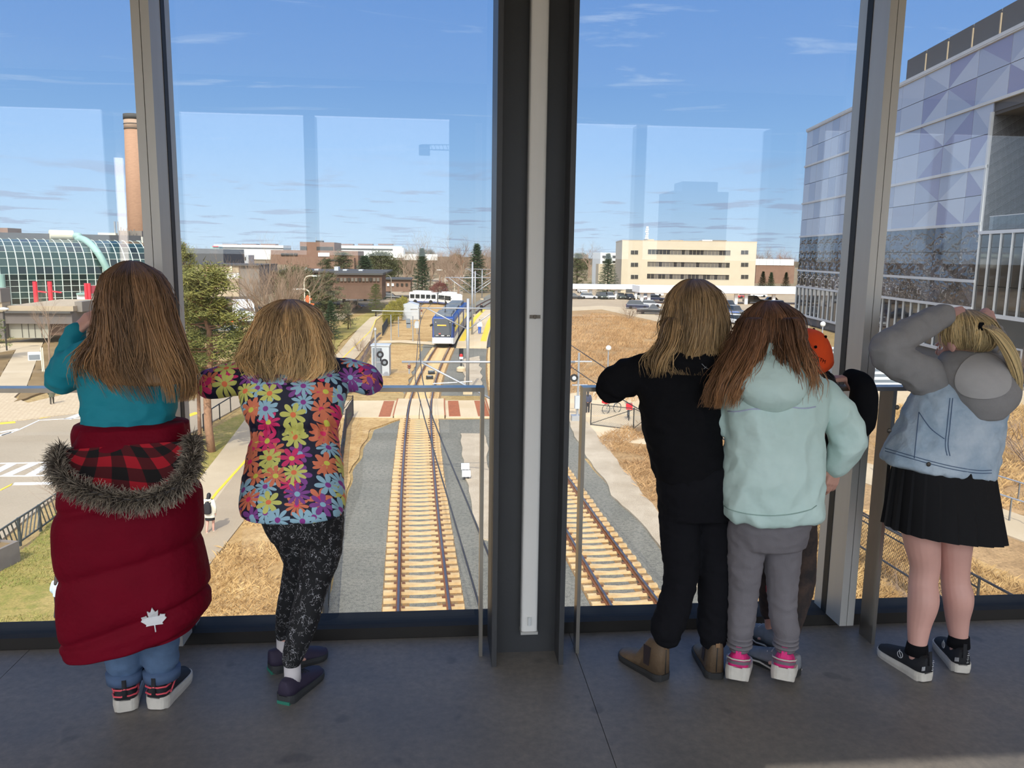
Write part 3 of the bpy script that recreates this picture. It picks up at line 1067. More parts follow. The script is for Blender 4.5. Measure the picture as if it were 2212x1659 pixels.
# outside of the hood, down to the coat
me = mb.mesh('lining', [M_PLAID], True)
a = me.attributes.new('weave', 'FLOAT_VECTOR', 'POINT')
a.data.foreach_set('vector', [c for w_ in weave for c in w_])
me.transform(Matrix.Translation(-T.location))
put('hood_lining', me, T, label='red and black plaid hood lining')
mb = MB()
und = []
for i in range(nr):
 s_ = i / (nr - 1)
 c = RIM[i]
 und.append(c + Vector((-(s_ - 0.5) * 0.06, 0.13, -0.035)))
mb.grid([[RIM[i].lerp(und[i], f) + Vector((0, -0.012, -0.03)) * math.sin(math.pi * f) for i in range(nr)] for f in (0, 0.25, 0.5, 0.75, 1)])
wpart(T, 'hood', mb, M_RED)
rng = random.Random(11)
mb = MB()
fall, shade = [], []
for k in range(4600):
 x = rng.uniform(0, nr - 1.001)
 i = int(x)
 c = RIM[i].lerp(RIM[i + 1], x - i)
 tg = (RIM[i + 1] - RIM[i]).normalized()
 ph = rng.uniform(0, 6.28)
 a1 = tg.cross(Vector((0, 1, 0))).normalized()
 a2 = tg.cross(a1).normalized()
 n = (a1 * math.cos(ph) + a2 * math.sin(ph))
 L = rng.uniform(0.022, 0.046)
 bend = Vector((rng.uniform(-0.3, 0.3), -0.3, rng.uniform(-0.8, -0.1))) * 0.02 + tg * rng.uniform(-0.02, 0.02)
 b0 = c + n * 0.006
 pts = [b0, b0 + n * L * 0.5 + bend * 0.3, b0 + n * L + bend]
 mb.tube(pts, [0.0015, 0.0013, 0.0004], 3, cap=False)
 sd = rng.random()
 for f in (0.1, 0.5, 1.0):
  fall.extend([f if rng.random() > 0.1 else 0.3] * 3)
  shade.extend([sd] * 3)
nb = len(mb.v)
mb.tube(RIM, 0.013, 8)
fall += [0.2] * (len(mb.v) - nb)
shade += [0.2] * (len(mb.v) - nb)
me = mb.mesh('fur_trim', M_FUR, True)
for nm, dat in (('fall', fall), ('shade', shade)):
 a = me.attributes.new(nm, 'FLOAT', 'POINT')
 a.data.foreach_set('value', dat)
me.transform(Matrix.Translation(-T.location))
put('fur_trim', me, T, kind='stuff', label='grey brown fur trim round the open hood')
# white maple leaf near the hem
half = [(0.0, 1.0), (0.10, 0.78), (0.20, 0.62), (0.28, 0.66), (0.42, 0.76), (0.40, 0.50), (0.36, 0.30), (0.46, 0.26), (0.56, 0.42), (0.66, 0.38), (0.94, 0.34), (0.88, 0.18), (1.0, 0.04), (0.62, -0.28), (0.66, -0.42), (0.34, -0.40), (0.05, -0.40), (0.035, -0.44)]
outl = half + [(0.035, -0.95), (-0.035, -0.95)] + [(-x, y) for x, y in reversed(half[1:])]
ang = -0.16
bmx = bmesh.new()
fr_ = []
for x, y in outl:
 X_, Y_ = x * 28, -y * 27
 fr_.append(bmx.verts.new((332 + X_ * math.cos(ang) - Y_ * math.sin(ang), 1340 + X_ * math.sin(ang) + Y_ * math.cos(ang), 0)))
from mathutils.geometry import tessellate_polygon
for t3 in tessellate_polygon([[v.co.copy() for v in fr_]]):
 bmx.faces.new([fr_[i] for i in t3])
for _ in range(2):
 bmesh.ops.subdivide_edges(bmx, edges=bmx.edges[:], cuts=1, use_grid_fill=True)
 bmesh.ops.triangulate(bmx, faces=bmx.faces[:])
for v in bmx.verts:
 v.co = on_coat(v.co.x, v.co.y, 0.008) - T.location
r_ = bmesh.ops.extrude_face_region(bmx, geom=bmx.faces[:])
for v in r_['geom']:
 if isinstance(v, bmesh.types.BMVert):
  v.co.y += 0.004
me = bpy.data.meshes.new('maple_leaf')
bmx.to_mesh(me)
bmx.free()
me.materials.append(M_LEAF)
put('maple_leaf', me, T, label='white maple leaf sewn near the coat hem')
# ================================================================== girl in the flowered jacket
def flowers():
 m_ = bpy.data.materials.new('navy_flower_print')
 m_.use_nodes = True
 t = NT(m_.node_tree)
 b = t.n['Principled BSDF']
 at = t.new('ShaderNodeAttribute', attribute_name='print')
 base = srgb((20, 22, 50))
 col = base
 pal = [srgb((158, 198, 216)), srgb((228, 50, 112)), srgb((216, 214, 112)), srgb((232, 128, 92)), srgb((142, 72, 152)), srgb((232, 128, 92)), srgb((158, 198, 216))]
 cpal = [srgb((150, 60, 150)), srgb((226, 222, 90)), srgb((250, 130, 80)), srgb((240, 50, 110)), srgb((150, 196, 218)), srgb((226, 222, 90)), srgb((150, 60, 150))]
 for layer, (sc, off, rnd, size) in enumerate(((12.6, (0.31, 0.17, 0), 0.7, 0.68), (12.0, (0.0, 0.0, 0), 0.6, 0.7))):
  vec = t.mapping(at.outputs['Vector'], scale=(sc, sc, sc), loc=off)
  vo = t.new('ShaderNodeTexVoronoi', voronoi_dimensions='2D')
  t.link(vec, vo.inputs['Vector'])
  vo.inputs['Scale'].default_value = 1.0
  vo.inputs['Randomness'].default_value = rnd
  sub = t.new('ShaderNodeVectorMath', operation='SUBTRACT')
  t.link(vec, sub.inputs[0])
  t.link(vo.outputs['Position'], sub.inputs[1])
  sp = t.new('ShaderNodeSeparateXYZ')
  t.link(sub.outputs[0], sp.inputs[0])
  ang = t.math('ARCTAN2', sp.outputs[1], sp.outputs[0])
  sc_ = t.new('ShaderNodeSeparateColor')
  t.link(vo.outputs['Color'], sc_.inputs[0])
  # 6 to 11 petals
  npet = t.math('ADD', t.math('FLOOR', t.math('MULTIPLY', sc_.outputs[1], 5.0)), 6.0)
  ph = t.math('MULTIPLY', sc_.outputs[2], 6.0)
  cs = t.math('ABSOLUTE', t.math('COSINE', t.math('ADD', t.math('MULTIPLY', t.math('MULTIPLY', ang, npet), 0.5), ph)))
  cs = t.math('POWER', cs, 0.55)
  pr_ = t.math('MULTIPLY', cs, size * 0.78)
  r = vo.outputs['Distance']
  isp = t.math('LESS_THAN', r, t.math('ADD', pr_, 0.0))
  isc = t.math('LESS_THAN', r, 0.115)
  pc = t.ramp(sc_.outputs[0], [(i / 7, c) for i, c in enumerate(pal)], 'CONSTANT')
  cc = t.ramp(sc_.outputs[0], [(i / 7, c) for i, c in enumerate(cpal)], 'CONSTANT')
  col = t.mix(isp, col, pc)
  col = t.mix(isc, col, cc)
 t.link(col, b.inputs['Base Color'])
 b.inputs['Roughness'].default_value = 0.65
 co = t.new('ShaderNodeTexCoord').outputs['Object']
 n = t.noise(co, 14, 3, 0.6)
 bp = t.new('ShaderNodeBump')
 bp.inputs['Strength'].default_value = 0.25
 bp.inputs['Distance'].default_value = 0.02
 t.link(n, bp.inputs['Height'])
 t.link(bp.outputs[0], b.inputs['Normal'])
 return m_
def squiggles():
 m_ = bpy.data.materials.new('black_squiggle_leggings')
 m_.use_nodes = True
 t = NT(m_.node_tree)
 b = t.n['Principled BSDF']
 co = t.new('ShaderNodeTexCoord').outputs['Object']
 out = None
 for loc, s in (((0, 0, 0), 60), ((3, 5, 1), 72)):
  n = t.noise(t.mapping(co, loc=loc, scale=(1, 1, 0.8)), s, 1.0, 0.4, 0.4)
  l_ = t.math('LESS_THAN', t.math('ABSOLUTE', t.math('SUBTRACT', n, 0.5)), 0.008)
  out = l_ if out is None else t.math('MAXIMUM', out, l_)
 msk = t.noise(t.mapping(co, loc=(9, 2, 4)), 45, 2.0, 0.5)
 out = t.math('MULTIPLY', out, t.math('GREATER_THAN', msk, 0.5))
 t.link(t.mix(out, srgb((18, 18, 21)), srgb((178, 178, 182))), b.inputs['Base Color'])
 b.inputs['Roughness'].default_value = 0.8
 return m_
M_FLOW = flowers()
M_SQ = squiggles()
M_HAIRBL = hair_mat('blonde_hair', (146, 112, 84), (210, 174, 126), (236, 202, 146), 0, 0)
M_PURP = mat('dark_plum_shoe', (48, 40, 62), rough=0.7, bump=0.25, bscale=400)
M_GRNS = mat('dark_tread_sole', (52, 54, 56), rough=0.7)
M_GRN = mat('green_rubber', (40, 120, 100), rough=0.6)
M_SOCK = mat('white_sock', (206, 200, 200), rough=0.9)
Fp = person('blonde person in a navy jacket printed with bright daisies, elbows spread on the rail', (-0.5, 2.78, 0))
mb = MB()
hd = J(622, 730, 2.97)
sh = [J(538, 812, 2.93), J(728, 800, 2.94)]
hips = [J(640, 1130, 2.87), J(690, 1120, 2.86)]
kn = [J(645, 1240, 2.93), J(680, 1262, 2.84)]
an = [ankle_over((582, 1452), (690, 1420)), ankle_over((612, 1522), (690, 1452))]
M_h = body_core(mb, hd, J(650, 1060, 2.86), J(632, 900, 2.88), J(628, 790, 2.92), sh, hips, kn, an, [G(672, 1425, 0.03), G(676, 1465, 0.03)], (0.1, 1, -0.12), lr=[0.06, 0.055, 0.042, 0.034, 0.032, 0.023])
el = [J(452, 830, 2.945), J(800, 824, 2.945)]
wr = [J(560, 800, 3.06), J(700, 798, 3.06)]
for i in (0, 1):
 limb(mb, [sh[i], el[i], wr[i]], [0.044, 0.037, 0.026], 12, 5)
hand(mb, wr[0], Vector((1, 0.1, 0.1)), Vector((0.1, 0.1, 1)), -1, 0.5, 0.95)
hand(mb, wr[1], Vector((-1, 0.1, 0.1)), Vector((0.1, 0.1, 1)), 1, 0.5, 0.95)
skin_part(Fp, 'body', vox(mb, BV, 2, 0.35), M_SKIN)
face_parts(Fp, hd, M_h)
mb = MB()
torso(mb, [(588, 664, 782, 2.93, 0.05), (545, 720, 790, 2.92, 0.085), (516, 752, 822, 2.9, 0.11), (522, 745, 870, 2.885, 0.115), (536, 735, 910, 2.88, 0.112), (543, 728, 938, 2.875, 0.105), (534, 738, 985, 2.865, 0.122), (524, 742, 1040, 2.855, 0.132), (519, 745, 1085, 2.845, 0.138), (524, 743, 1106, 2.845, 0.136)])
for i in (0, 1):
 limb(mb, [sh[i] + Vector((0.02 * (1 - 2 * i), 0, -0.005)), sh[i].lerp(el[i], 0.5), el[i], el[i].lerp(wr[i], 0.45), wr[i]], [0.056, 0.059, 0.052, 0.043, 0.034], 16, 5)
fm = vox(mb, 0.007, 4, None, (0.005, 16, (1, 1, 1.4), 2.0))
n = len(fm.vertices)
co = np.empty(n * 3)
fm.vertices.foreach_get('co', co)
co = co.reshape(-1, 3)
# gathered waist: small vertical puckers, elastic at z of the waist
wz = J(636, 932, 2.76).z
g = np.exp(-((co[:, 2] - wz) / 0.03) ** 2)
co[:, 1] += 0.007 * g * np.sin(co[:, 0] * 190)
pu = np.exp(-((co[:, 2] - wz) / 0.012) ** 2)
co[:, 1] += np.where(co[:, 1] < 2.88, 0.010, -0.010) * pu
fm.vertices.foreach_set('co', co.ravel())
a = fm.attributes.new('print', 'FLOAT_VECTOR', 'POINT')
pv = np.stack([co[:, 0] + 0.8 * np.sign(co[:, 0] + 0.5) * np.maximum(0, np.abs(co[:, 0] + 0.47) - 0.1) * 0 + 5.0, co[:, 2] + 0.75 * (co[:, 1] - 2.8), np.zeros(n)], 1)
a.data.foreach_set('vector', pv.ravel())
fj = skin_part(Fp, 'flowered_jacket', fm, M_FLOW, label='navy jacket printed with multicoloured daisies')
mb = MB()
torso(mb, [(590, 662, 768, 2.95, 0.05), (584, 668, 790, 2.93, 0.06)], 24)
cm = mb.mesh('collar', M_FLOW, True)
a = cm.attributes.new('print', 'FLOAT_VECTOR', 'POINT')
a.data.foreach_set('vector', [c for v in cm.vertices for c in (v.co.x + 5.0, v.co.z + 0.3 + 0.75 * (v.co.y - 2.8), 0)])
cm.transform(Matrix.Translation(-Fp.location))
put('collar', cm, Fp)
mb = MB()
torso(mb, [(556, 742, 1060, 2.855, 0.12), (566, 738, 1120, 2.855, 0.12), (585, 732, 1160, 2.855, 0.1)])
limb(mb, [J(618, 1120, 2.87), J(650, 1200, 2.91), J(640, 1250, 2.93), J(622, 1320, 2.93), an[0] + Vector((0, 0, 0.04))], [0.078, 0.068, 0.053, 0.043, 0.033], 16, 5)
limb(mb, [J(692, 1110, 2.85), J(694, 1190, 2.84), J(676, 1262, 2.83), J(654, 1350, 2.79), an[1] + Vector((0, 0, 0.045))], [0.085, 0.073, 0.057, 0.051, 0.037], 16, 5)
skin_part(Fp, 'leggings', vox(mb, 0.007, 3, None, (0.003, 14, (1, 1, 2), 1.0)), M_SQ)
for p, r in ((an[0] + Vector((0, 0, 0.0)), 0.03), (an[1] + Vector((0, 0, 0.0)), 0.03)):
 wpart(Fp, 'sock', MB().tube([p + Vector((0, 0, 0.02)), p - Vector((0, 0, 0.05))], r, 16), M_SOCK)
for h_, t__, ti in ((G(582, 1452, 0), G(690, 1420, 0), 0.0), (G(612, 1522, 0), G(690, 1452, 0), 0.0)):
 d = (t__ - h_).normalized()
 o, X, wd = shoe(Fp, h_, h_ + d * 0.232, [M_PURP, M_GRNS], 0.088, 0.03, 0.088, tilt=ti)
 wpart(Fp, 'heel_tread', MB().obox(X(0.06, 0, 0.006), (0.05, 0.03, 0.012), math.atan2(d.y, d.x) + 1.57), M_GRN, False, parent=o, label='green heel tread')
 for u in (0.42, 0.5, 0.58):
  wpart(Fp, 'lace', MB().tube([X(u, -0.022, 0.075 - (u - 0.42) * 0.1), X(u, 0, 0.086 - (u - 0.42) * 0.12), X(u, 0.022, 0.075 - (u - 0.42) * 0.1)], 0.0035, 6), M_SHBLK, parent=o)
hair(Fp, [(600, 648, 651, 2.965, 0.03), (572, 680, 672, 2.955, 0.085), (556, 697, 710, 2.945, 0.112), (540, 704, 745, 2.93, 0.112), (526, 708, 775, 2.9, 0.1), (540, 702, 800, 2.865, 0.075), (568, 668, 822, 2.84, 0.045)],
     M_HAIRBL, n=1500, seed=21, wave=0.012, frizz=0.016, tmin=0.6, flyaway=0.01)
# ================================================================== black hoodie
M_BLK = mat('black_fleece', (20, 20, 23), rough=0.95, var=0.1, vscale=8, bump=0.15, bscale=300, spec=0.15)
M_BLKP = mat('black_sweatpants', (24, 24, 28), rough=0.95, var=0.12, vscale=6, bump=0.15, bscale=260, spec=0.15)
M_LEA = mat('worn_brown_leather', (112, 92, 70), rough=0.55, var=0.25, vscale=14, bump=0.2, bscale=120)
M_ELAS = mat('dark_elastic', (46, 36, 38), rough=0.9, bump=0.3, bscale=300)
M_SOLED = mat('dark_boot_sole', (46, 46, 46), rough=0.7, var=0.2, vscale=20)
M_TAB = mat('tan_loop', (142, 110, 78), rough=0.8)
M_HAIRD = hair_mat('dirty_blonde_hair', (116, 92, 72), (168, 138, 100), (192, 160, 112), 0, 0)
M_HAIRA = hair_mat('auburn_hair', (82, 60, 50), (128, 90, 64), (180, 132, 88), 0, 0)
M_HAIRP = hair_mat('pale_blonde_hair', (170, 142, 102), (198, 174, 128), (212, 192, 146), 0, 0)
B = person('long-haired person in a black hoodie, black sweatpants and brown ankle boots', (0.95, 2.8, 0))
mb = MB()
hd = J(1499, 690, 2.985)
sh = [J(1398, 788, 2.93), J(1552, 790, 2.94)]
hips = [J(1468, 1080, 2.86), J(1540, 1080, 2.87)]
kn = [J(1470, 1250, 2.82), J(1545, 1250, 2.84)]
an = [ankle_over((1436, 1473), (1372, 1432), 0.1, 0.035), ankle_over((1546, 1470), (1512, 1400))]
M_h = body_core(mb, hd, J(1500, 1010, 2.87), J(1490, 860, 2.9), J(1494, 765, 2.94), sh, hips, kn, an, [G(1385, 1440, 0.03), G(1518, 1412, 0.03)], (0.0, 1, -0.1))
el = [J(1322, 836, 2.94), J(1548, 862, 2.965)]
wr = [J(1420, 802, 3.06), J(1510, 806, 3.06)]
for i in (0, 1):
 limb(mb, [sh[i], el[i], wr[i]], [0.044, 0.037, 0.026], 12, 5)
hand(mb, wr[0], Vector((1, 0.15, 0.1)), Vector((0.1, 0.1, 1)), -1, 0.5, 0.95)
hand(mb, wr[1], Vector((-1, 0.15, 0.1)), Vector((0.1, 0.1, 1)), 1, 0.5, 0.95)
skin_part(B, 'body', vox(mb, BV, 2, 0.35), M_SKIN)
face_parts(B, hd, M_h)
mb = MB()
torso(mb, [(1452, 1548, 752, 2.95, 0.06), (1408, 1572, 768, 2.935, 0.085), (1376, 1572, 806, 2.92, 0.112), (1384, 1560, 860, 2.9, 0.118), (1393, 1552, 930, 2.89, 0.12), (1408, 1560, 990, 2.875, 0.125), (1416, 1566, 1022, 2.87, 0.125), (1424, 1564, 1034, 2.87, 0.118)])
for i in (0, 1):
 limb(mb, [sh[i] + Vector((0.03 * (1 - 2 * i), 0, -0.015)), sh[i].lerp(el[i], 0.5), el[i], el[i].lerp(wr[i], 0.45), wr[i]], [0.066, 0.066, 0.06, 0.05, 0.036], 16, 5)
# hood rolled on the shoulders
limb(mb, [J(1428, 768, 2.93), J(1452, 780, 2.86), J(1500, 792, 2.83), J(1548, 780, 2.86), J(1572, 768, 2.93)], [0.03, 0.042, 0.046, 0.042, 0.03], 14, 5)
hm = vox(mb, 0.008, 4, None, (0.012, 12, (1, 1, 1.5), 4.0))
skin_part(B, 'black_hoodie', hm, M_BLK)
hb = bvh_of(hm, B)
pan = [J(1441, 1372, 2.80), J(1540, 1378, 2.83)]
def surf(bvh, px, py, off, fallback):
 r = _ray(px, py).normalized()
 hit = bvh.ray_cast(Vector((0, 0, EYE)), r)
 p = hit[0] if hit[0] is not None else J(px, py, fallback)
 return p - r * off
for seg in (((1516, 786), (1524, 794), (1532, 798)), ((1520, 797), (1526, 792))):
 wpart(B, 'small_mark', MB().tube([surf(hb, x, y, 0.002, 2.8) for x, y in seg], 0.0011, 5), mat('pale_mark', (150, 152, 156), rough=0.8))
mb = MB()
torso(mb, [(1422, 1582, 1000, 2.865, 0.118), (1422, 1584, 1060, 2.86, 0.125), (1428, 1582, 1110, 2.86, 0.115)], 28)
for i in (0, 1):
 limb(mb, [hips[i], hips[i].lerp(kn[i], 0.5), kn[i], kn[i].lerp(pan[i], 0.55), pan[i] + Vector((0, 0, 0.03)), pan[i]], [0.08, 0.072, 0.063, 0.061, 0.062, 0.05], 16, 5)
skin_part(B, 'sweatpants', vox(mb, 0.008, 3, None, (0.007, 16, (1, 1, 1.7), 9.0)), M_BLKP)
for h_, t__ in ((G(1436, 1473, 0), G(1372, 1432, 0)), (G(1546, 1470, 0), G(1512, 1400, 0))):
 d = (t__ - h_).normalized()
 o, X, wd = shoe(B, h_, h_ + d * 0.245, [M_LEA, M_SOLED], 0.09, 0.028, 0.09, boot=0.068, name='ankle_boot')
 for sd in (-1, 1):
  mb = MB()
  mb.grid([[X(u, sd * (wd(u) * 0.96 * (1 - 0.22 * (0.16 + 0.58 * f)) + 0.002), 0.05 + 0.075 * f) for u in (0.215 - 0.02 * f, 0.26, 0.3 + 0.02 * f, 0.335 + 0.025 * f)] for f in (0, 0.35, 0.7, 1)])
  wpart(B, 'elastic_panel', mb, M_ELAS, parent=o, label='dark elastic side panel')
 wpart(B, 'pull_loop', MB().bar(X(-0.01, 0, 0.135), X(0.005, 0, 0.178), 0.016, 0.006), M_TAB, False, parent=o)
 wpart(B, 'heel_seam', MB().tube([X(-0.005, 0, 0.035), X(0.0, 0, 0.09), X(0.004, 0, 0.15)], 0.0022, 5), M_SOLED, parent=o)
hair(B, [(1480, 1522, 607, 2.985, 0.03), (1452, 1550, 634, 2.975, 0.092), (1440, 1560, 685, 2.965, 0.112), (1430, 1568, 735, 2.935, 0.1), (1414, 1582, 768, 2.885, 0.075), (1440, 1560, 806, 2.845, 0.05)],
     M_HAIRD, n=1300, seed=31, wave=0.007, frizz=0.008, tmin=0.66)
hair(B, [(1436, 1470, 690, 2.91, 0.03), (1426, 1462, 735, 2.87, 0.03), (1400, 1448, 775, 2.835, 0.025), (1398, 1440, 815, 2.83, 0.015)], M_HAIRD, n=110, seed=33, under=False, wave=0.012, frizz=0.02, tmin=0.7).name = 'hair_wisps'
# ================================================================== mint jacket
M_MINT = mat('mint_shell_fabric', (204, 228, 222), rough=0.6, var=0.12, vscale=4, bump=0.75, bscale=8, color2=(188, 214, 207))
M_GREYP = mat('grey_joggers', (118, 114, 118), rough=0.85, var=0.12, vscale=7, bump=0.12, bscale=200)
M_PINK = mat('hot_pink_mesh', (238, 44, 132), rough=0.6, var=0.12, vscale=20, bump=0.25, bscale=300)
M_PIPE = mat('lilac_reflective_piping', (184, 190, 216), rough=0.4)
M_GREYM = mat('grey_shoe_overlay', (110, 100, 106), rough=0.6)
Mt = person('person with wavy auburn hair in a pale mint hooded jacket and grey pants', (1.2, 2.74, 0))
mb = MB()
hd = J(1662, 735, 2.90)
sh = [J(1596, 838, 2.82), J(1762, 842, 2.81)]
hips = [J(1615, 1135, 2.78), J(1690, 1135, 2.78)]
kn = [J(1606, 1275, 2.78), J(1690, 1275, 2.775)]
an = [ankle_over((1590, 1490), (1602, 1400), 0.12), ankle_over((1688, 1490), (1704, 1400), 0.12)]
M_h = body_core(mb, hd, J(1660, 1060, 2.79), J(1664, 900, 2.8), J(1664, 800, 2.85), sh, hips, kn, an, [G(1600, 1412, 0.03), G(1702, 1412, 0.03)], (0.05, 1, -0.12))
el = [J(1566, 915, 2.86), J(1832, 950, 2.79)]
wr = [J(1590, 840, 2.96), J(1808, 1006, 2.81)]
for i in (0, 1):
 limb(mb, [sh[i], el[i], wr[i]], [0.042, 0.036, 0.025], 12, 5)
hand(mb, wr[0], Vector((0.6, 0.8, 0.3)), Vector((0.1, 0.1, 1)), -1, 0.5, 0.95)
hand(mb, wr[1] + Vector((-0.002, 0, -0.005)), J(1793, 1052, 2.82) - wr[1], Vector((0.25, -1, 0.05)), 1, 0.32, 0.92, 0.2, curls=[0.5, 0.3, 0.28, 0.4])
skin_part(Mt, 'body', vox(mb, 0.0045, 2, 0.35), M_SKIN)
face_parts(Mt, hd, M_h)
mb = MB()
torso(mb, [(1608, 1722, 788, 2.84, 0.06), (1584, 1762, 806, 2.825, 0.09), (1564, 1788, 838, 2.81, 0.112), (1566, 1782, 890, 2.79, 0.118), (1576, 1772, 940, 2.775, 0.122), (1570, 1770, 1000, 2.765, 0.128), (1559, 1769, 1062, 2.76, 0.136), (1556, 1768, 1096, 2.757, 0.136), (1560, 1766, 1112, 2.757, 0.132)], 32, 2.5)
limb(mb, [sh[0] + Vector((0.02, 0, 0)), sh[0].lerp(el[0], 0.5), el[0], wr[0]], [0.06, 0.058, 0.053, 0.04], 16, 5)
limb(mb, [sh[1] + Vector((-0.01, 0, -0.01)), sh[1].lerp(el[1], 0.5) + Vector((0.012, 0, 0.012)), el[1], el[1].lerp(wr[1], 0.55), wr[1]], [0.066, 0.066, 0.061, 0.052, 0.04], 16, 5)
mm = vox(mb, 0.007, 3, None, (0.015, 11, (1, 1, 0.9), 12.0))
skin_part(Mt, 'mint_jacket', mm, M_MINT)
mbv = bvh_of(mm, Mt)
# hood on the back
mb = MB()
hr_rows = [(1622, 1712, 752, 2.82, 0.05), (1590, 1738, 778, 2.79, 0.085), (1578, 1744, 812, 2.755, 0.105), (1588, 1735, 846, 2.735, 0.1), (1614, 1712, 872, 2.725, 0.075), (1640, 1685, 886, 2.72, 0.045)]
torso(mb, hr_rows, 30, 2.2)
limb(mb, [J(1590, 790, 2.83), J(1600, 764, 2.80), J(1660, 752, 2.775), J(1722, 764, 2.80), J(1736, 790, 2.83)], [0.02, 0.022, 0.022, 0.022, 0.02], 10, 5)
hdm = vox(mb, 0.006, 3, None, (0.007, 9, (1, 1, 1), 6.0))
skin_part(Mt, 'hood', hdm, M_MINT)
# hem band and yoke piping
mb = MB()
mb.tube([surf(mbv, 1572 + (1762 - 1572) * i / 16, 888 - 9 * i / 16 + 2 * math.sin(i), 0.002, 2.68) for i in range(17)], 0.0024, 6)
wpart(Mt, 'yoke_piping', mb, M_PIPE, label='lilac reflective piping across the back yoke')
mb = MB()
mb.tube([surf(mbv, 1563 + (1764 - 1563) * i / 20, 1092 + 22 * math.sin(math.pi * i / 20) ** 0.6, 0.001, 2.63) for i in range(21)], 0.002, 6)
wpart(Mt, 'hem_stitch', mb, mat('mint_seam', (150, 178, 170), rough=0.8))
mb = MB()
c = wr[1]
d_ = (wr[1] - el[1]).normalized()
mb.tube([c - d_ * 0.014, c + d_ * 0.012], [0.041, 0.039], 18)
wpart(Mt, 'cuff', mb, M_MINT)
# joggers
mb = MB()
torso(mb, [(1578, 1748, 1090, 2.775, 0.11), (1578, 1742, 1140, 2.778, 0.112), (1590, 1732, 1175, 2.78, 0.1)], 28)
for i in (0, 1):
 limb(mb, [hips[i], hips[i].lerp(kn[i], 0.5), kn[i], kn[i].lerp(an[i], 0.5), an[i] + Vector((0, 0, 0.09)), an[i] + Vector((0, 0, 0.06))], [0.074, 0.066, 0.055, 0.05, 0.046, 0.043], 16, 5)
skin_part(Mt, 'joggers', vox(mb, 0.007, 3, None, (0.006, 17, (1, 1, 1.6), 2.0)), M_GREYP)
for i in (0, 1):
 for k in range(3):
  z = 0.15 + 0.017 * k
  cx = an[i]
  wpart(Mt, 'ankle_fold', MB().rings([ring((cx.x, cx.y, z - 0.006), 0.043 - 0.001 * k, 0.045, 18, 2), ring((cx.x, cx.y, z), 0.049 - 0.001 * k, 0.05, 18, 2), ring((cx.x, cx.y, z + 0.006), 0.043 - 0.001 * k, 0.045, 18, 2)]), M_GREYP)
for hx, tx in ((1590, 1602), (1688, 1704)):
 h_, t__ = G(hx, 1490, 0), G(tx, 1400, 0)
 d = (t__ - h_).normalized()
 o, X, wd = shoe(Mt, h_, h_ + d * 0.225, [M_PINK, M_SOLEW], 0.092, 0.046, 0.108, tilt=0.2, flare=0.12)
 wpart(Mt, 'heel_band', MB().grid([[X(u, sd * (wd(max(u, 0.01)) + 0.004), z) for u, sd in ((0.2, -1), (0.08, -1), (-0.012, -0.72), (-0.026, 0), (-0.012, 0.72), (0.08, 1), (0.2, 1))] for z in (0.062, 0.074)]), M_GREYM, parent=o, label='grey band round the heel')
 wpart(Mt, 'heel_stripe', MB().tube([X(u, sd * (wd(max(u, 0.01)) + 0.004), 0.08) for u, sd in ((0.18, -1), (0.08, -1), (-0.012, -0.72), (-0.026, 0), (-0.012, 0.72), (0.08, 1), (0.18, 1))], 0.003, 6), M_SOLEW, parent=o)
 wpart(Mt, 'pull_tab', MB().bar(X(-0.025, 0, 0.088), X(-0.005, 0, 0.128), 0.02, 0.005), M_PINK, False, parent=o)
 wpart(Mt, 'collar_lining', MB().tube([X(u, sd * wd(0.12) * 0.74, 0.108) for u, sd in ((0.3, -1), (0.12, -1), (0.02, -0.6), (0.0, 0), (0.02, 0.6), (0.12, 1), (0.3, 1))], 0.007, 6), M_GREYM, parent=o)
hair(Mt, [(1640, 1690, 654, 2.9, 0.03), (1610, 1722, 682, 2.89, 0.09), (1597, 1726, 730, 2.88, 0.11), (1584, 1736, 770, 2.85, 0.1), (1572, 1746, 806, 2.79, 0.09), (1580, 1756, 830, 2.75, 0.08)], M_HAIRA, n=1100, seed=41, wave=0.008, frizz=0.006, tmin=0.5)
hair(Mt, [(1602, 1654, 690, 2.84, 0.045), (1582, 1645, 740, 2.80, 0.05), (1558, 1625, 790, 2.755, 0.05), (1540, 1600, 835, 2.73, 0.045), (1532, 1585, 880, 2.725, 0.03)], M_HAIRA, n=620, seed=43, under=False, wave=0.014, frizz=0.014, tmin=0.72, clump=12).name = 'hair_lock'
hair(Mt, [(1668, 1722, 690, 2.82, 0.045), (1676, 1730, 740, 2.78, 0.045), (1684, 1744, 785, 2.73, 0.04), (1696, 1764, 830, 2.70, 0.03), (1706, 1766, 872, 2.69, 0.02)], M_HAIRA, n=300, seed=44, under=False, wave=0.016, frizz=0.014, tmin=0.6, clump=9).name = 'hair_lock'
# ================================================================== kid with the orange cap
M_ORG = mat('orange_cap_cloth', (250, 84, 22), rough=0.8, var=0.08, vscale=8, bump=0.1, bscale=300)
M_CAMO = mat('dark_patterned_pants', (40, 36, 36), rough=0.9, var=0.5, vscale=24, color2=(74, 58, 50))
M_REDV = mat('red_shirt_cloth', (168, 14, 40), rough=0.8)
M_GRYS = mat('grey_runner_mesh', (128, 132, 138), rough=0.75, var=0.2, vscale=24, bump=0.25, bscale=400)
M_HAIRK = hair_mat('black_hair', (30, 26, 26), (36, 31, 30), (48, 42, 40), 0, 0)
Cp = person('person in an orange cap and black sleeves, half hidden behind the mint jacket', (1.36, 2.88, 0))
mb = MB()
hd = J(1742, 784, 3.06)
sh = [J(1680, 900, 2.945), J(1800, 905, 2.945)]
hips = [J(1672, 1120, 2.955), J(1730, 1120, 2.955)]
kn = [J(1668, 1255, 2.965), J(1730, 1255, 2.95)]
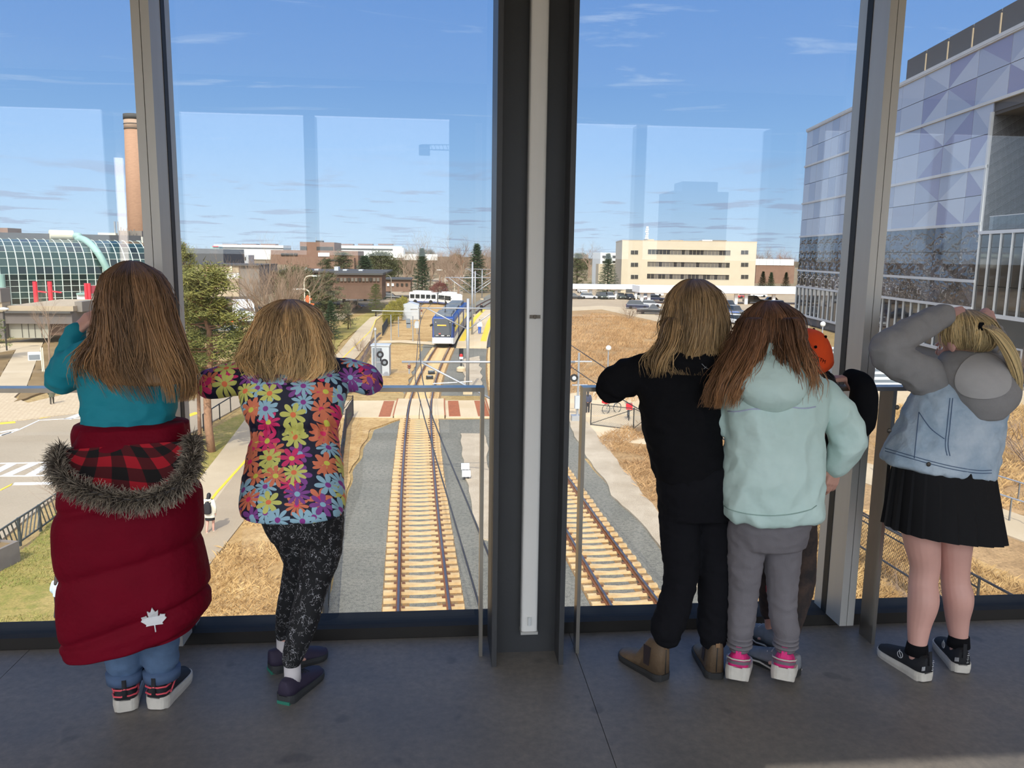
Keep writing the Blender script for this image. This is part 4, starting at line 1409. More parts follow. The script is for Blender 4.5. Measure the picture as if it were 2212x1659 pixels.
an = [ankle_over((1684, 1412), (1622, 1372)), ankle_over((1724, 1464), (1640, 1426))]
M_h = body_core(mb, hd, J(1705, 1060, 2.97), J(1735, 930, 2.97), J(1740, 845, 3.0), sh, hips, kn, an, [G(1632, 1380, 0.03), G(1652, 1432, 0.03)], (-0.5, 1, -0.25), (0.07, 0.088, 0.1), [0.05, 0.05, 0.044, 0.036, 0.034, 0.024])
el = [J(1640, 870, 2.96), J(1866, 860, 2.955)]
wr = [J(1690, 812, 3.05), J(1834, 819, 3.045)]
limb(mb, [sh[0], el[0], wr[0]], [0.036, 0.034, 0.025], 12, 5)
limb(mb, [sh[1], J(1858, 915, 2.95), el[1], wr[1]], [0.036, 0.036, 0.034, 0.025], 12, 5)
hand(mb, wr[0], Vector((1, 0.1, 0.0)), Vector((0, 0, 1)), -1, 0.4, 0.9)
hand(mb, wr[1] + Vector((0, 0, 0.004)), Vector((-1, 0.02, -0.06)), Vector((0, -0.1, 1)), 1, 0.22, 0.9)
skin_part(Cp, 'body', vox(mb, 0.0045, 2, 0.35), M_SKIN)
face_parts(Cp, hd, M_h)
mb = MB()
torso(mb, [(1712, 1766, 858, 2.96, 0.045), (1674, 1806, 885, 2.965, 0.048), (1668, 1812, 930, 2.965, 0.05), (1665, 1790, 1000, 2.97, 0.055), (1660, 1772, 1070, 2.97, 0.06)], 24)
limb(mb, [sh[0], el[0], wr[0]], [0.044, 0.044, 0.036], 12, 5)
limb(mb, [sh[1], J(1853, 918, 2.945), J(1866, 862, 2.955), J(1862, 832, 2.985), wr[1] + Vector((0.012, 0, 0.006))], [0.046, 0.056, 0.052, 0.044, 0.036], 16, 5)
skin_part(Cp, 'black_jacket', vox(mb, 0.007, 3, None, (0.006, 9, (1, 1, 1.2), 15.0)), M_BLK)
wpart(Cp, 'red_panel', MB().ball(J(1834, 905, 2.895), (0.032, 0.02, 0.05), 14, 10), M_REDV, label='red patch of cloth at the side')
mb = MB()
torso(mb, [(1664, 1768, 1050, 2.96, 0.06), (1660, 1768, 1110, 2.96, 0.062), (1668, 1756, 1150, 2.96, 0.055)], 24)
for i in (0, 1):
 limb(mb, [hips[i], kn[i], an[i] + Vector((0, 0, 0.06))], [0.062, 0.054, 0.045], 14, 5)
skin_part(Cp, 'patterned_pants', vox(mb, 0.008, 3, None, (0.005, 10, (1, 1, 1.6), 2.5)), M_CAMO)
wpart(Cp, 'knee_patch', MB().ball(kn[0] + Vector((-0.006, -0.035, -0.01)), (0.035, 0.024, 0.05), 12, 8), M_REDV, label='red patch on the trouser knee')
for h_, t__ in ((G(1724, 1464, 0), G(1640, 1426, 0)), (G(1684, 1412, 0), G(1622, 1372, 0))):
 d = (t__ - h_).normalized()
 o, X, wd = shoe(Cp, h_, h_ + d * 0.235, [M_GRYS, M_SOLED], 0.088, 0.03, 0.092)
 for sd in (-1, 1):
  wpart(Cp, 'midsole_line', MB().tube([X(u, sd * (wd(u) * 1.05 + 0.001), 0.02 - 0.006 * u + 0.005 * math.sin(u * 12)) for u in (0.02, 0.2, 0.4, 0.6, 0.8, 0.9)], 0.004, 6), M_SOLEW, parent=o)
 for u in (0.45, 0.53, 0.61):
  wpart(Cp, 'lace', MB().tube([X(u, -0.024, 0.074 - (u - 0.42) * 0.1), X(u, 0, 0.086 - (u - 0.42) * 0.12), X(u, 0.024, 0.074 - (u - 0.42) * 0.1)], 0.0035, 6), mat('pale_lace', (170, 172, 176), rough=0.8), parent=o)
# cap: crown of six panels, button, eyelets, strap edge
cc = J(1742, 760, 3.06)
tl = Matrix.Rotation(-0.38, 3, 'Y') @ Matrix.Rotation(0.25, 3, 'X')
crown = MB()
rr = []
for i, (r_, z) in enumerate(((0.099, -0.055), (0.101, -0.03), (0.1, 0.0), (0.094, 0.03), (0.080, 0.058), (0.055, 0.078), (0.028, 0.088), (0.004, 0.09))):
 rr.append([cc + tl @ Vector((r_ * 0.92 * math.cos(2 * math.pi * k / 30) * (1 + 0.012 * abs(math.cos(3 * 2 * math.pi * k / 30))), r_ * 1.06 * math.sin(2 * math.pi * k / 30), z)) for k in range(30)])
crown.rings(rr)
cap_o = wpart(Cp, 'orange_cap', crown, M_ORG, label='orange baseball cap')
wpart(Cp, 'cap_button', MB().ball(cc + tl @ Vector((0, 0, 0.091)), (0.011, 0.011, 0.006), 10, 6), M_BLK, parent=cap_o)
for k in range(6):
 a = math.pi / 6 + k * math.pi / 3
 p = cc + tl @ Vector((0.084 * 0.92 * math.cos(a), 0.084 * 1.06 * math.sin(a), 0.057))
 wpart(Cp, 'eyelet', MB().ball(p, 0.006, 8, 6), M_BLK, parent=cap_o)
wpart(Cp, 'cap_brim', MB().rings([[cc + tl @ Vector((x * s, y, z)) for x, y in ((-0.07, 0.075), (-0.06, 0.13), (-0.03, 0.16), (0.03, 0.16), (0.06, 0.13), (0.07, 0.075))] for s, z in ((1, -0.056), (1, -0.050))]), M_ORG, parent=cap_o)
hair(Cp, [(1704, 1776, 798, 3.06, 0.07), (1706, 1786, 812, 3.05, 0.075), (1710, 1795, 826, 3.03, 0.065), (1718, 1800, 840, 3.01, 0.045)], M_HAIRK, n=380, seed=51, wave=0.008, frizz=0.012, tmin=0.6)
def text_mesh(txt, size, extr=0.0006):
 cu = bpy.data.curves.new('t', 'FONT')
 cu.body = txt
 cu.size = size
 cu.extrude = extr
 cu.align_x = 'CENTER'
 cu.align_y = 'CENTER'
 cu.resolution_u = 2
 o = bpy.data.objects.new('t', cu)
 COL.objects.link(o)
 dg = bpy.context.evaluated_depsgraph_get()
 me = bpy.data.meshes.new_from_object(o.evaluated_get(dg))
 bpy.data.objects.remove(o)
 bpy.data.curves.remove(cu)
 me.materials.clear()
 return me
me = text_mesh('KTM', 0.026)
cb = bvh_of(cap_o.data, Cp)
for v in me.vertices:
 sx, sy = v.co.x, v.co.y
 px, py = 1774 + (sx * 0.84 + sy * 0.25) * 430, 778 + (-sy * 0.95 + sx * 0.42) * 430
 v.co = surf(cb, px, py, 0.0015 if v.co.z > 0 else 0.0002, 2.9) - Cp.location
me.materials.append(M_BLK)
put('cap_lettering', me, cap_o)
# ================================================================== denim jacket girl
M_DJ = mat('washed_light_denim', (184, 198, 210), rough=0.85, var=0.2, vscale=9, bump=0.5, bscale=16, color2=(152, 172, 190))
M_GRYF = mat('grey_marl_fleece', (142, 140, 140), rough=0.95, var=0.08, vscale=30, bump=0.2, bscale=300)
M_GRYL = mat('pale_grey_hood_lining', (172, 170, 169), rough=0.95, var=0.06, vscale=20)
M_SKIRT = mat('black_pleated_cloth', (17, 17, 20), rough=0.75, var=0.15, vscale=6, spec=0.25)
M_STITCH = mat('dark_blue_stitching', (76, 98, 128), rough=0.8)
M_BRASSB = mat('dark_metal_button', (84, 80, 74), rough=0.4, metal=0.8)
M_SILV = mat('silver_hoop', (220, 220, 222), rough=0.2, metal=1.0)
M_SHB = mat('black_knit_shoe', (30, 31, 35), rough=0.8, bump=0.3, bscale=420)
M_SKINL = mat('pale_leg_skin', (214, 164, 150), rough=0.5, var=0.08, vscale=9)
D = person('person in light denim jacket with grey hood and black skirt, tying a ponytail', (1.95, 2.74, 0))
mb = MB()
hd = J(2078, 738, 2.93)
sh = [J(2010, 818, 2.88), J(2140, 830, 2.92)]
hips = [J(1985, 1090, 2.835), J(2062, 1090, 2.845)]
kn = [J(1997, 1230, 2.825), J(2062, 1228, 2.845)]
an = [ankle_over((2003, 1474), (1915, 1415), 0.11, 0.066), ankle_over((2078, 1456), (2018, 1372), 0.11, 0.066)]
hx = [G(2003, 1474, 0), G(2078, 1456, 0)]
tx = [G(1915, 1415, 0), G(2018, 1372, 0)]
M_h = head_shape(mb, hd, (-0.45, 1, -0.3), (0.073, 0.092, 0.104))
limb(mb, [hd + Vector((0, -0.012, -0.05)), J(2082, 800, 2.9)], [0.046, 0.05], 12, 3)
limb(mb, [J(2080, 800, 2.9), J(2070, 900, 2.87), J(2030, 1040, 2.845)], [0.045, 0.085, 0.095], 16, 5)
for i in (0, 1):
 limb(mb, [J(2080, 810, 2.9), sh[i]], [0.05, 0.045], 12, 3)
 limb(mb, [J(2026, 1050, 2.84).lerp(hips[i], 0.7), hips[i], hips[i].lerp(kn[i], 0.55), kn[i] + Vector((0, 0, 0.02)), kn[i].lerp(an[i], 0.18), kn[i].lerp(an[i], 0.4) + Vector((0, -0.012, 0)), kn[i].lerp(an[i], 0.7), an[i]],
         [0.078, 0.078, 0.067, 0.0555, 0.0525, 0.0565, 0.044, 0.0325], 18, 6)
 fd = (tx[i] - hx[i]).normalized()
 limb(mb, [an[i], Vector((an[i].x, an[i].y, 0.06)), Vector((an[i].x, an[i].y, 0.045)) + fd * 0.07, Vector((an[i].x, an[i].y, 0.036)) + fd * 0.11], [0.032, 0.03, 0.022, 0.014], 12, 3)
el = [J(1903, 756, 2.85), J(2158, 772, 3.06)]
wr = [J(2040, 680, 2.9), J(2132, 706, 2.965)]
for i in (0, 1):
 limb(mb, [sh[i], el[i], wr[i]], [0.044, 0.038, 0.025], 12, 5)
hand(mb, wr[0] + Vector((0.004, 0, 0)), Vector((0.75, -0.1, 0.12)), Vector((-0.1, -0.55, 0.8)), 1, 0.62, 0.95, 0.15, curls=[0.55, 0.7, 0.8, 0.9])
hand(mb, wr[1] + Vector((0.01, -0.02, -0.01)), Vector((-0.32, -0.35, 0.62)), Vector((0.75, -0.5, 0.3)), -1, 0.75, 0.95, 0.15, curls=[0.7, 0.8, 0.9, 1.0])
skin_part(D, 'body', vox(mb, 0.0045, 2, 0.4), M_SKINL)
face_parts(D, hd, M_h)
xc = J(2025, 990, 2.85).x
def slant(mb_, k, x0, z0, z1):
 """Cloth hanging lower on one side below height z1."""
 out = []
 for p in mb_.v:
  f = min(1, max(0, (z1 - p[2]) / (z1 - z0)))
  out.append((p[0], p[1], p[2] - k * (p[0] - x0) * f))
 mb_.v = out
mb = MB()
torso(mb, [(2046, 2118, 780, 2.9, 0.06), (2020, 2150, 795, 2.895, 0.085), (1992, 2166, 826, 2.89, 0.11), (1972, 2166, 870, 2.88, 0.118), (1948, 2156, 925, 2.87, 0.122), (1930, 2148, 965, 2.86, 0.128), (1914, 2143, 1000, 2.855, 0.134), (1912, 2140, 1012, 2.855, 0.134)], 32, 2.5)
slant(mb, 0.13, xc, J(2025, 1010, 2.72).z, J(2025, 850, 2.74).z)
dm = vox(mb, 0.007, 3, None, (0.011, 13, (1, 1, 1.1), 22.0))
skin_part(D, 'denim_vest', dm, M_DJ, label='light washed denim jacket body')
db = bvh_of(dm, D)
mb = MB()
for pts in (((2052, 860), (2046, 920), (2042, 960), (2046, 984)), ((2058, 860), (2052, 920), (2048, 960), (2052, 985)), ((1985, 890), (1980, 940), (1975, 990)), ((1912, 968), (1960, 982), (2010, 996), (2060, 1008), (2110, 1016), (2142, 1016)), ((1912, 974), (1960, 988), (2010, 1002), (2060, 1014), (2110, 1022), (2142, 1022)), ((1985, 890), (2010, 925), (2040, 948))):
 q = cr([Vector((x, y, 0)) for x, y in pts], 6)
 mb.tube([surf(db, v.x, v.y, 0.0008, 2.74) for v in q], 0.0016, 5)
wpart(D, 'stitching', mb, M_STITCH, label='darker blue seams and hem stitching')
for px, py in ((2006, 1003), (1921, 930), (1938, 880)):
 wpart(D, 'button', MB().ball(surf(db, px, py, 0.001, 2.73), (0.009, 0.005, 0.009), 10, 6), M_BRASSB)
mb = MB()
limb(mb, [sh[0] + Vector((0.012, 0, -0.01)), sh[0].lerp(el[0], 0.5) + Vector((0, 0, -0.005)), el[0] + Vector((0.012, 0, 0.0)), el[0].lerp(wr[0], 0.45) + Vector((0, 0, 0.004)), wr[0] + Vector((-0.004, 0, -0.002))], [0.074, 0.066, 0.054, 0.055, 0.042], 18, 6)
limb(mb, [sh[1], el[1], wr[1]], [0.06, 0.054, 0.04], 14, 6)
skin_part(D, 'grey_sleeve', vox(mb, 0.007, 3, None, (0.012, 13, (1, 1, 1.0), 31.0)), M_GRYF, label='grey fleece sleeves')
mb = MB()
torso(mb, [(2040, 2150, 765, 2.89, 0.07), (2030, 2182, 790, 2.85, 0.095), (2045, 2194, 830, 2.815, 0.098), (2070, 2190, 868, 2.795, 0.078), (2100, 2160, 902, 2.785, 0.045)], 30, 2.3)
ho = vox(mb, 0.007, 3, None, (0.006, 8, (1, 1, 1), 3.3))
skin_part(D, 'hood', ho, M_GRYF)
hob = bvh_of(ho, D)
wpart(D, 'hood_inner', MB().grid([[surf(hob, 2116 + 62 * f * math.cos(2 * math.pi * k / 28) + 8 * f * f, 812 + 50 * f * math.sin(2 * math.pi * k / 28) + 12 * (f * math.cos(2 * math.pi * k / 28)) ** 2, 0.009, 2.75) for k in range(29)] for f in (0.0, 0.3, 0.6, 0.85, 1.0)]), M_GRYL, label='paler grey inner panel of the hood')
# pleated skirt
mb = MB()
rr = []
for f in [i / 10 for i in range(11)]:
 l, r, py = 1940 + (1916 - 1940) * f, 2136 + (2160 - 2136) * f, 985 + (1146 - 985) * f
 a, b = J(l, py, 2.845), J(r, py, 2.845)
 c = (a + b) / 2
 rx, ry = (b.x - a.x) / 2, 0.118 + 0.035 * f
 rg = []
 for k in range(150):
  th = 2 * math.pi * k / 150
  ca, sa = se(th, 2.3)
  ph = (th * 22 / (2 * math.pi)) % 1.0
  pl = 1 + (0.012 + 0.055 * f) * (ph - 0.5)
  rg.append(Vector((c.x + ca * rx * pl, c.y + sa * ry * pl, c.z)))
 rr.append(rg)
rr.append([p.lerp(sum(rr[-1], Vector()) / 150, 0.12) + Vector((0, 0, 0.012)) for p in rr[-1]])
rr.reverse()
mb.rings(rr)
slant(mb, 0.12, xc, J(2025, 1120, 2.72).z, J(2025, 900, 2.74).z)
wpart(D, 'pleated_skirt', mb, M_SKIRT, False)
for i in (0, 1):
 d = (tx[i] - hx[i]).normalized()
 o, X, wd = shoe(D, hx[i], hx[i] + d * 0.25, [M_SHB, M_SOLEW], 0.088, 0.034, 0.098)
 wpart(D, 'ankle_sock', MB().tube([Vector((an[i].x, an[i].y, 0.085)), Vector((an[i].x, an[i].y, 0.128))], [0.043, 0.037], 18), M_BLK, parent=None)
 wpart(D, 'pull_loop', MB().bar(X(-0.03, 0, 0.07), X(-0.005, 0, 0.125), 0.012, 0.004), M_SHB, False, parent=o)
 c = X(0.42, 0, 0.062)
 for sd in (-1, 1):
  ctr = [X(0.42 + 0.055 * math.cos(2 * math.pi * k / 16), sd * (wd(0.42) * (0.995 - 0.02 * math.sin(2 * math.pi * k / 16)) + 0.001), 0.066 + 0.013 * math.sin(2 * math.pi * k / 16)) for k in range(17)]
  mbx = MB().tube(ctr, 0.0013, 5, False)
  mbx.tube([X(0.39, sd * (wd(0.4) + 0.001), 0.056), X(0.43, sd * (wd(0.43) * 0.99 + 0.001), 0.07), X(0.44, sd * (wd(0.44) * 0.95 + 0.001), 0.084)], 0.0013, 5)
  wpart(D, 'round_emblem', mbx, mat('white_emblem', (214, 214, 214), rough=0.5), parent=o, label='white ring emblem with a slash')
 mbx = MB()
 for k in range(6):
  mbx.bar(X(-0.02, 0.010 + 0.002 * (k % 2), 0.05 + k * 0.0075), X(-0.022, 0.017 - 0.002 * (k % 2), 0.053 + k * 0.0075), 0.002, 0.0015)
 for k in range(4):
  mbx.bar(X(0.0, -0.03 + k * 0.004, 0.05), X(0.0, -0.03 + k * 0.004, 0.066), 0.0014, 0.0014)
 wpart(D, 'heel_print', mbx, MATS['white_emblem'], False, parent=o, kind='stuff')
# hair drawn back into a ponytail
hair(D, [(2064, 2106, 672, 2.915, 0.03), (2044, 2128, 690, 2.91, 0.085), (2038, 2136, 718, 2.915, 0.104), (2044, 2132, 742, 2.925, 0.095), (2056, 2120, 756, 2.93, 0.075)], M_HAIRP, n=800, seed=61, wave=0.002, frizz=0.002, tmin=0.8, clump=0 or 14)
tail = cr([J(2112, 704, 2.82), J(2142, 708, 2.79), J(2168, 738, 2.77), J(2188, 782, 2.755), J(2198, 830, 2.75), J(2190, 880, 2.75)], 5)
rng = random.Random(62)
mb = MB()
fall, shade = [], []
for k in range(320):
 a, r0 = rng.uniform(0, 6.28), rng.uniform(0, 1) ** 0.5
 te = rng.uniform(0.75, 1.0)
 pts = []
 for i in range(13):
  u = i / 12 * te
  x = u * (len(tail) - 1.001)
  p = tail[int(x)].lerp(tail[int(x) + 1], x - int(x))
  rad_ = (0.010 + 0.024 * math.sin(math.pi * min(1, u * 1.05) ** 0.8)) * r0
  pts.append(p + Vector((math.cos(a + u) * rad_, math.sin(a + u) * rad_ * 0.8, math.sin(a) * rad_ * 0.4)))
 mb.tube(pts, [0.0024] * 9 + [0.002, 0.0016, 0.001, 0.0004], 3, False)
 sd = min(1, max(0, rng.gauss(0.5, 0.28)))
 for i in range(13):
  fall += [0.2 + i / 15] * 3
  shade += [sd] * 3
me = mb.mesh('ponytail', M_HAIRP, True)
for nm, dat in (('fall', fall), ('shade', shade)):
 a = me.attributes.new(nm, 'FLOAT', 'POINT')
 a.data.foreach_set('value', dat)
me.transform(Matrix.Translation(-D.location))
put('ponytail', me, D)
wpart(D, 'hair_tie', MB().tube([J(2116, 705, 2.81), J(2124, 705, 2.80)], 0.015, 12), M_BLK)
e_ = J(2031, 748, 2.875)
wpart(D, 'hoop_earring', MB().tube([e_ + Vector((0.011 * math.cos(2 * math.pi * k / 18), 0.004 * math.cos(2 * math.pi * k / 18), 0.011 * math.sin(2 * math.pi * k / 18) - 0.004)) for k in range(19)], 0.0014, 6, False), M_SILV)
# ================================================================== ground outside
def ground_mat(name, c1, c2, c3=None, s1=0.12, s2=2.2, speck=0.25, bump=0.25):
 if name in MATS:
  return MATS[name]
 m_ = bpy.data.materials.new(name)
 m_.use_nodes = True
 t = NT(m_.node_tree)
 b = t.n['Principled BSDF']
 co = t.new('ShaderNodeTexCoord').outputs['Object']
 n1 = t.noise(co, s1, 5.0, 0.6)
 n2 = t.noise(co, s2, 4.0, 0.7)
 n3 = t.noise(co, s2 * 6, 2.0, 0.7)
 col = t.ramp(n1, [(0.38, srgb(c1)), (0.62, srgb(c2))])
 if c3:
  f = t.ramp(n2, [(0.45, (0, 0, 0, 1)), (0.62, (1, 1, 1, 1))])
  col = t.mix(t.math('MULTIPLY', f, 0.7), col, srgb(c3))
 g = t.ramp(n3, [(0.3, (1 - speck,) * 3 + (1,)), (0.7, (1 + speck,) * 3 + (1,))])
 mx = t.new('ShaderNodeMix', data_type='RGBA', blend_type='MULTIPLY')
 mx.inputs[0].default_value = 1.0
 t.link(col, mx.inputs[6])
 t.link(g, mx.inputs[7])
 t.link(mx.outputs[2], b.inputs['Base Color'])
 b.inputs['Roughness'].default_value = 0.92
 b.inputs['Specular IOR Level'].default_value = 0.15
 if bump:
  bp = t.new('ShaderNodeBump')
  bp.inputs['Strength'].default_value = bump
  bp.inputs['Distance'].default_value = 0.05
  t.link(n3, bp.inputs['Height'])
  t.link(bp.outputs[0], b.inputs['Normal'])
 MATS[name] = m_
 return m_
M_DRY = ground_mat('dry_turf', (176, 150, 104), (158, 134, 88), (140, 112, 72))
M_TAN = ground_mat('tan_dead_grass', (198, 166, 116), (176, 142, 94), (150, 116, 74), s1=0.5, s2=5)
M_LAWN = ground_mat('spring_lawn', (150, 134, 74), (168, 146, 92), (122, 122, 58), s1=0.25, s2=2.5)
M_BALL = ground_mat('grey_ballast', (130, 127, 117), (144, 139, 127), (102, 100, 93), s1=0.3, s2=7, speck=0.65, bump=0.8)
M_PALE = ground_mat('pale_gravel', (188, 172, 150), (172, 156, 134), None, s1=0.6, s2=5, speck=0.3, bump=0.4)
M_RUST = ground_mat('rust_stained_ballast', (152, 114, 70), (136, 108, 74), (122, 114, 98), s1=1.2, s2=6, speck=0.4, bump=0.5)
M_PATH = ground_mat('light_concrete_path', (194, 175, 147), (184, 165, 137), None, s1=0.3, s2=3, speck=0.06, bump=0.05)
M_PATH2 = ground_mat('worn_asphalt_path', (172, 154, 130), (164, 146, 123), None, s1=0.3, s2=3, speck=0.08, bump=0.05)
M_ROAD = ground_mat('sunbleached_asphalt', (172, 156, 134), (160, 145, 124), None, s1=0.1, s2=2, speck=0.08, bump=0.05)
M_ASPH = ground_mat('dark_asphalt', (84, 86, 90), (72, 74, 78), None, s1=0.2, s2=3, speck=0.12, bump=0.05)
M_CONC = ground_mat('warm_concrete', (206, 186, 156), (196, 174, 142), None, s1=0.3, s2=4, speck=0.08, bump=0.05)
M_DIRT = ground_mat('bare_dirt', (140, 116, 82), (122, 100, 68), None, s1=0.4, s2=4, speck=0.2)
M_BROWN = ground_mat('brown_slope_grass', (180, 148, 108), (160, 128, 90), (138, 110, 78), s1=0.12, s2=1.6, speck=0.3)
M_YEL = mat('yellow_road_paint', (238, 204, 62), rough=0.6, var=0.12, vscale=3)
M_WHITE = mat('white_road_paint', (236, 232, 226), rough=0.6, var=0.1, vscale=2)
M_FAR = ground_mat('distant_ground', (150, 130, 100), (138, 120, 96), (110, 100, 76), s1=0.01, s2=0.06, speck=0.1, bump=0)
def pavers(name, c1, c2, cm, sc):
 m_ = bpy.data.materials.new(name)
 m_.use_nodes = True
 t = NT(m_.node_tree)
 b = t.n['Principled BSDF']
 co = t.new('ShaderNodeTexCoord').outputs['Object']
 br = t.new('ShaderNodeTexBrick')
 t.link(t.mapping(co, rot=(0, 0, 0.5)), br.inputs['Vector'])
 br.inputs['Color1'].default_value = srgb(c1)
 br.inputs['Color2'].default_value = srgb(c2)
 br.inputs['Mortar'].default_value = srgb(cm)
 br.inputs['Scale'].default_value = sc
 t.link(br.outputs[0], b.inputs['Base Color'])
 b.inputs['Roughness'].default_value = 0.9
 return m_
M_PAVE = pavers('interlocking_pavers', (206, 184, 152), (194, 172, 140), (160, 138, 112), 1.3)
struct('ground', MB().box(-700, -260, GZ - 1.2, 700, 900, GZ - 0.12), M_FAR)
def zone(name, poly, m_, z=0.0, th=0.1, label=None):
 """A flat piece of ground; poly in world XY."""
 q = [Vector((p[0], p[1], 0)) for p in poly]
 if name.split('_')[0] in ('grass', 'ballast', 'gravel', 'lawn', 'brown', 'planter', 'kerb'):
  r = []
  for i, a in enumerate(q):
   b = q[(i + 1) % len(q)]
   n = min(60, max(1, int((b - a).length / 0.7)))
   for k in range(n):
    v = a.lerp(b, k / n)
    s = 0.28 if k else 0.1
    r.append(v + Vector((mnoise.noise(v * 0.45) * s * 0.8, mnoise.noise(v * 0.45 + Vector((9, 4, 2))) * s, 0)))
  q = r
 return MB().prism([(p.x, p.y) for p in q], GZ + z - th, GZ + z).build(name, m_, kind='structure', label=label)
def P(*px):
 return [G(*q) for q in px]
# ---- track centre lines
TL = [(6, 0.2), (15, -0.08), (21.7, -0.32), (36, -0.78), (51.5, -1.05), (60, -0.98), (71.6, -0.48), (90, 0.76), (110, 2.5), (131, 4.6), (170, 10.0), (210, 17.5), (250, 27)]
def interp(tab, y):
 for i in range(len(tab) - 1):
  if tab[i][0] <= y <= tab[i + 1][0] or i == len(tab) - 2:
   i0, i1, i2, i3 = max(i - 1, 0), i, i + 1, min(i + 2, len(tab) - 1)
   t = (y - tab[i1][0]) / (tab[i2][0] - tab[i1][0])
   s1 = (tab[i2][1] - tab[i0][1]) / max(tab[i2][0] - tab[i0][0], 1e-6)
   s2 = (tab[i3][1] - tab[i1][1]) / max(tab[i3][0] - tab[i1][0], 1e-6)
   h = tab[i2][0] - tab[i1][0]
   return ((2 * t ** 3 - 3 * t ** 2 + 1) * tab[i1][1] + (t ** 3 - 2 * t ** 2 + t) * h * s1 + (-2 * t ** 3 + 3 * t ** 2) * tab[i2][1] + (t ** 3 - t ** 2) * h * s2)
 return tab[-1][1]
OFFR = [(6, 6.7), (21.7, 6.35), (34, 6.28), (51, 6.3), (90, 6.35), (131, 6.4), (250, 6.4)]
def cl(y, which):
 return interp(TL, y) + (interp(OFFR, y) if which else 0.0)
def clp(y, which, off=0.0, z=0.0):
 x0, x1 = cl(y - 0.5, which), cl(y + 0.5, which)
 d = Vector((x1 - x0, 1.0, 0)).normalized()
 n = Vector((d.y, -d.x, 0))
 return Vector((cl(y, which), y, GZ + z)) + n * off, d
# ---- broad zones
ys = [9 + 2 * i for i in range(22)]
zone('dry_grass_ground', [(-60, 2), (60, 2), (60, 160), (-60, 160)], M_DRY, -0.115)
zone('ballast_bed', [(-3.6, 4)] + [G(700, 1360)[:2], G(735, 1120)[:2], G(770, 1000)[:2], G(808, 925)[:2], G(868, 903)[:2]] + [(12.2, 51.5), (12.3, 40), G(1262, 985)[:2], G(1340, 1080)[:2], G(1430, 1187)[:2], (13.0, 4)], M_BALL, -0.1)
zone('ballast_bed', P((872, 852), (868, 838), (893, 782), (915, 748), (1100, 748), (1180, 800), (1200, 852)), M_BALL, -0.1)
zone('ballast_bed', [(-1.6, 92), (9.4, 92), (11.5, 131), (18, 170), (27, 215), (14, 215), (7.5, 170), (2, 131)], M_BALL, -0.1)
zone('gravel_strip', P((1000, 1000), (995, 935), (1045, 935), (1065, 1060), (1068, 1165), (1035, 1160), (1012, 1060)), M_PALE, -0.028, label='pale gravel patch in the ballast between the two tracks')
zone('gravel_strip', P((1003, 810), (1000, 775), (1035, 768), (1042, 835), (1000, 838)), M_PALE, -0.028, label='pale gravel patch around the overhead line pole')
zone('gravel_strip', P((1262, 975), (1335, 1078), (1432, 1187), (1520, 1290), (1580, 1290), (1425, 1108), (1300, 950), (1262, 905), (1225, 905)), M_PALE, -0.03, label='pale gravel verge right of the right track')
zone('grass_bank', [G(1300, 950)[:2], G(1262, 905)[:2], (14, 50), (40, 52), (44, 6), (17, 6)] + [G(1580, 1290)[:2], G(1425, 1108)[:2]], M_BROWN, -0.05)
zone('brown_field', P((1215, 868), (1215, 672), (1300, 668), (1430, 694), (1560, 760), (1600, 860), (1400, 880)), M_BROWN, -0.05)
zone('car_park', P((1215, 672), (1215, 622), (1750, 626), (1750, 740), (1560, 740), (1430, 690), (1300, 666)), M_PATH2, -0.045)
zone('kerb_path', P((1215, 672), (1215, 664), (1300, 660), (1400, 668), (1432, 694), (1420, 694), (1300, 668)), M_PATH, -0.03)
zone('apron', P((1262, 905), (1300, 950), (1420, 960), (1640, 940), (1700, 860), (1400, 876), (1240, 868), (1225, 905)), M_CONC, -0.035)
zone('grass_bank', P((1700, 1060), (1880, 1100), (2300, 1290), (2260, 1420), (1690, 1420), (1640, 1200)), M_TAN, -0.03)
zone('lawn', P((-40, 1250), (60, 1180), (145, 1075), (180, 1060), (180, 1330), (90, 1400), (-60, 1420)), M_LAWN, -0.02)
zone('lawn', P((360, 1010), (450, 930), (545, 880), (600, 850), (560, 900), (520, 950), (430, 1040), (395, 1080)), M_LAWN, -0.02, label='green lawn under the pine trunks beside the path')
zone('lawn', P((700, 800), (735, 740), (800, 690), (830, 665), (800, 672), (745, 695), (690, 740), (640, 800)), M_LAWN, -0.02)
zone('grass_verge', P((330, 1440), (440, 1230), (560, 1080), (640, 985), (700, 915), (725, 870), (735, 900), (690, 1360), (680, 1440)), M_TAN, -0.03, label='tan dead grass between footpath and dark fence')
zone('grass_verge', P((735, 898), (870, 902), (800, 925), (760, 1010), (735, 1120)), M_TAN, -0.032)
zone('grass_verge', P((800, 845), (800, 745), (905, 745), (905, 770), (880, 830), (868, 845)), M_TAN, -0.034)
zone('grass_verge', P((810, 735), (850, 690), (940, 645), (1000, 645), (975, 690), (950, 735)), M_TAN, -0.034)
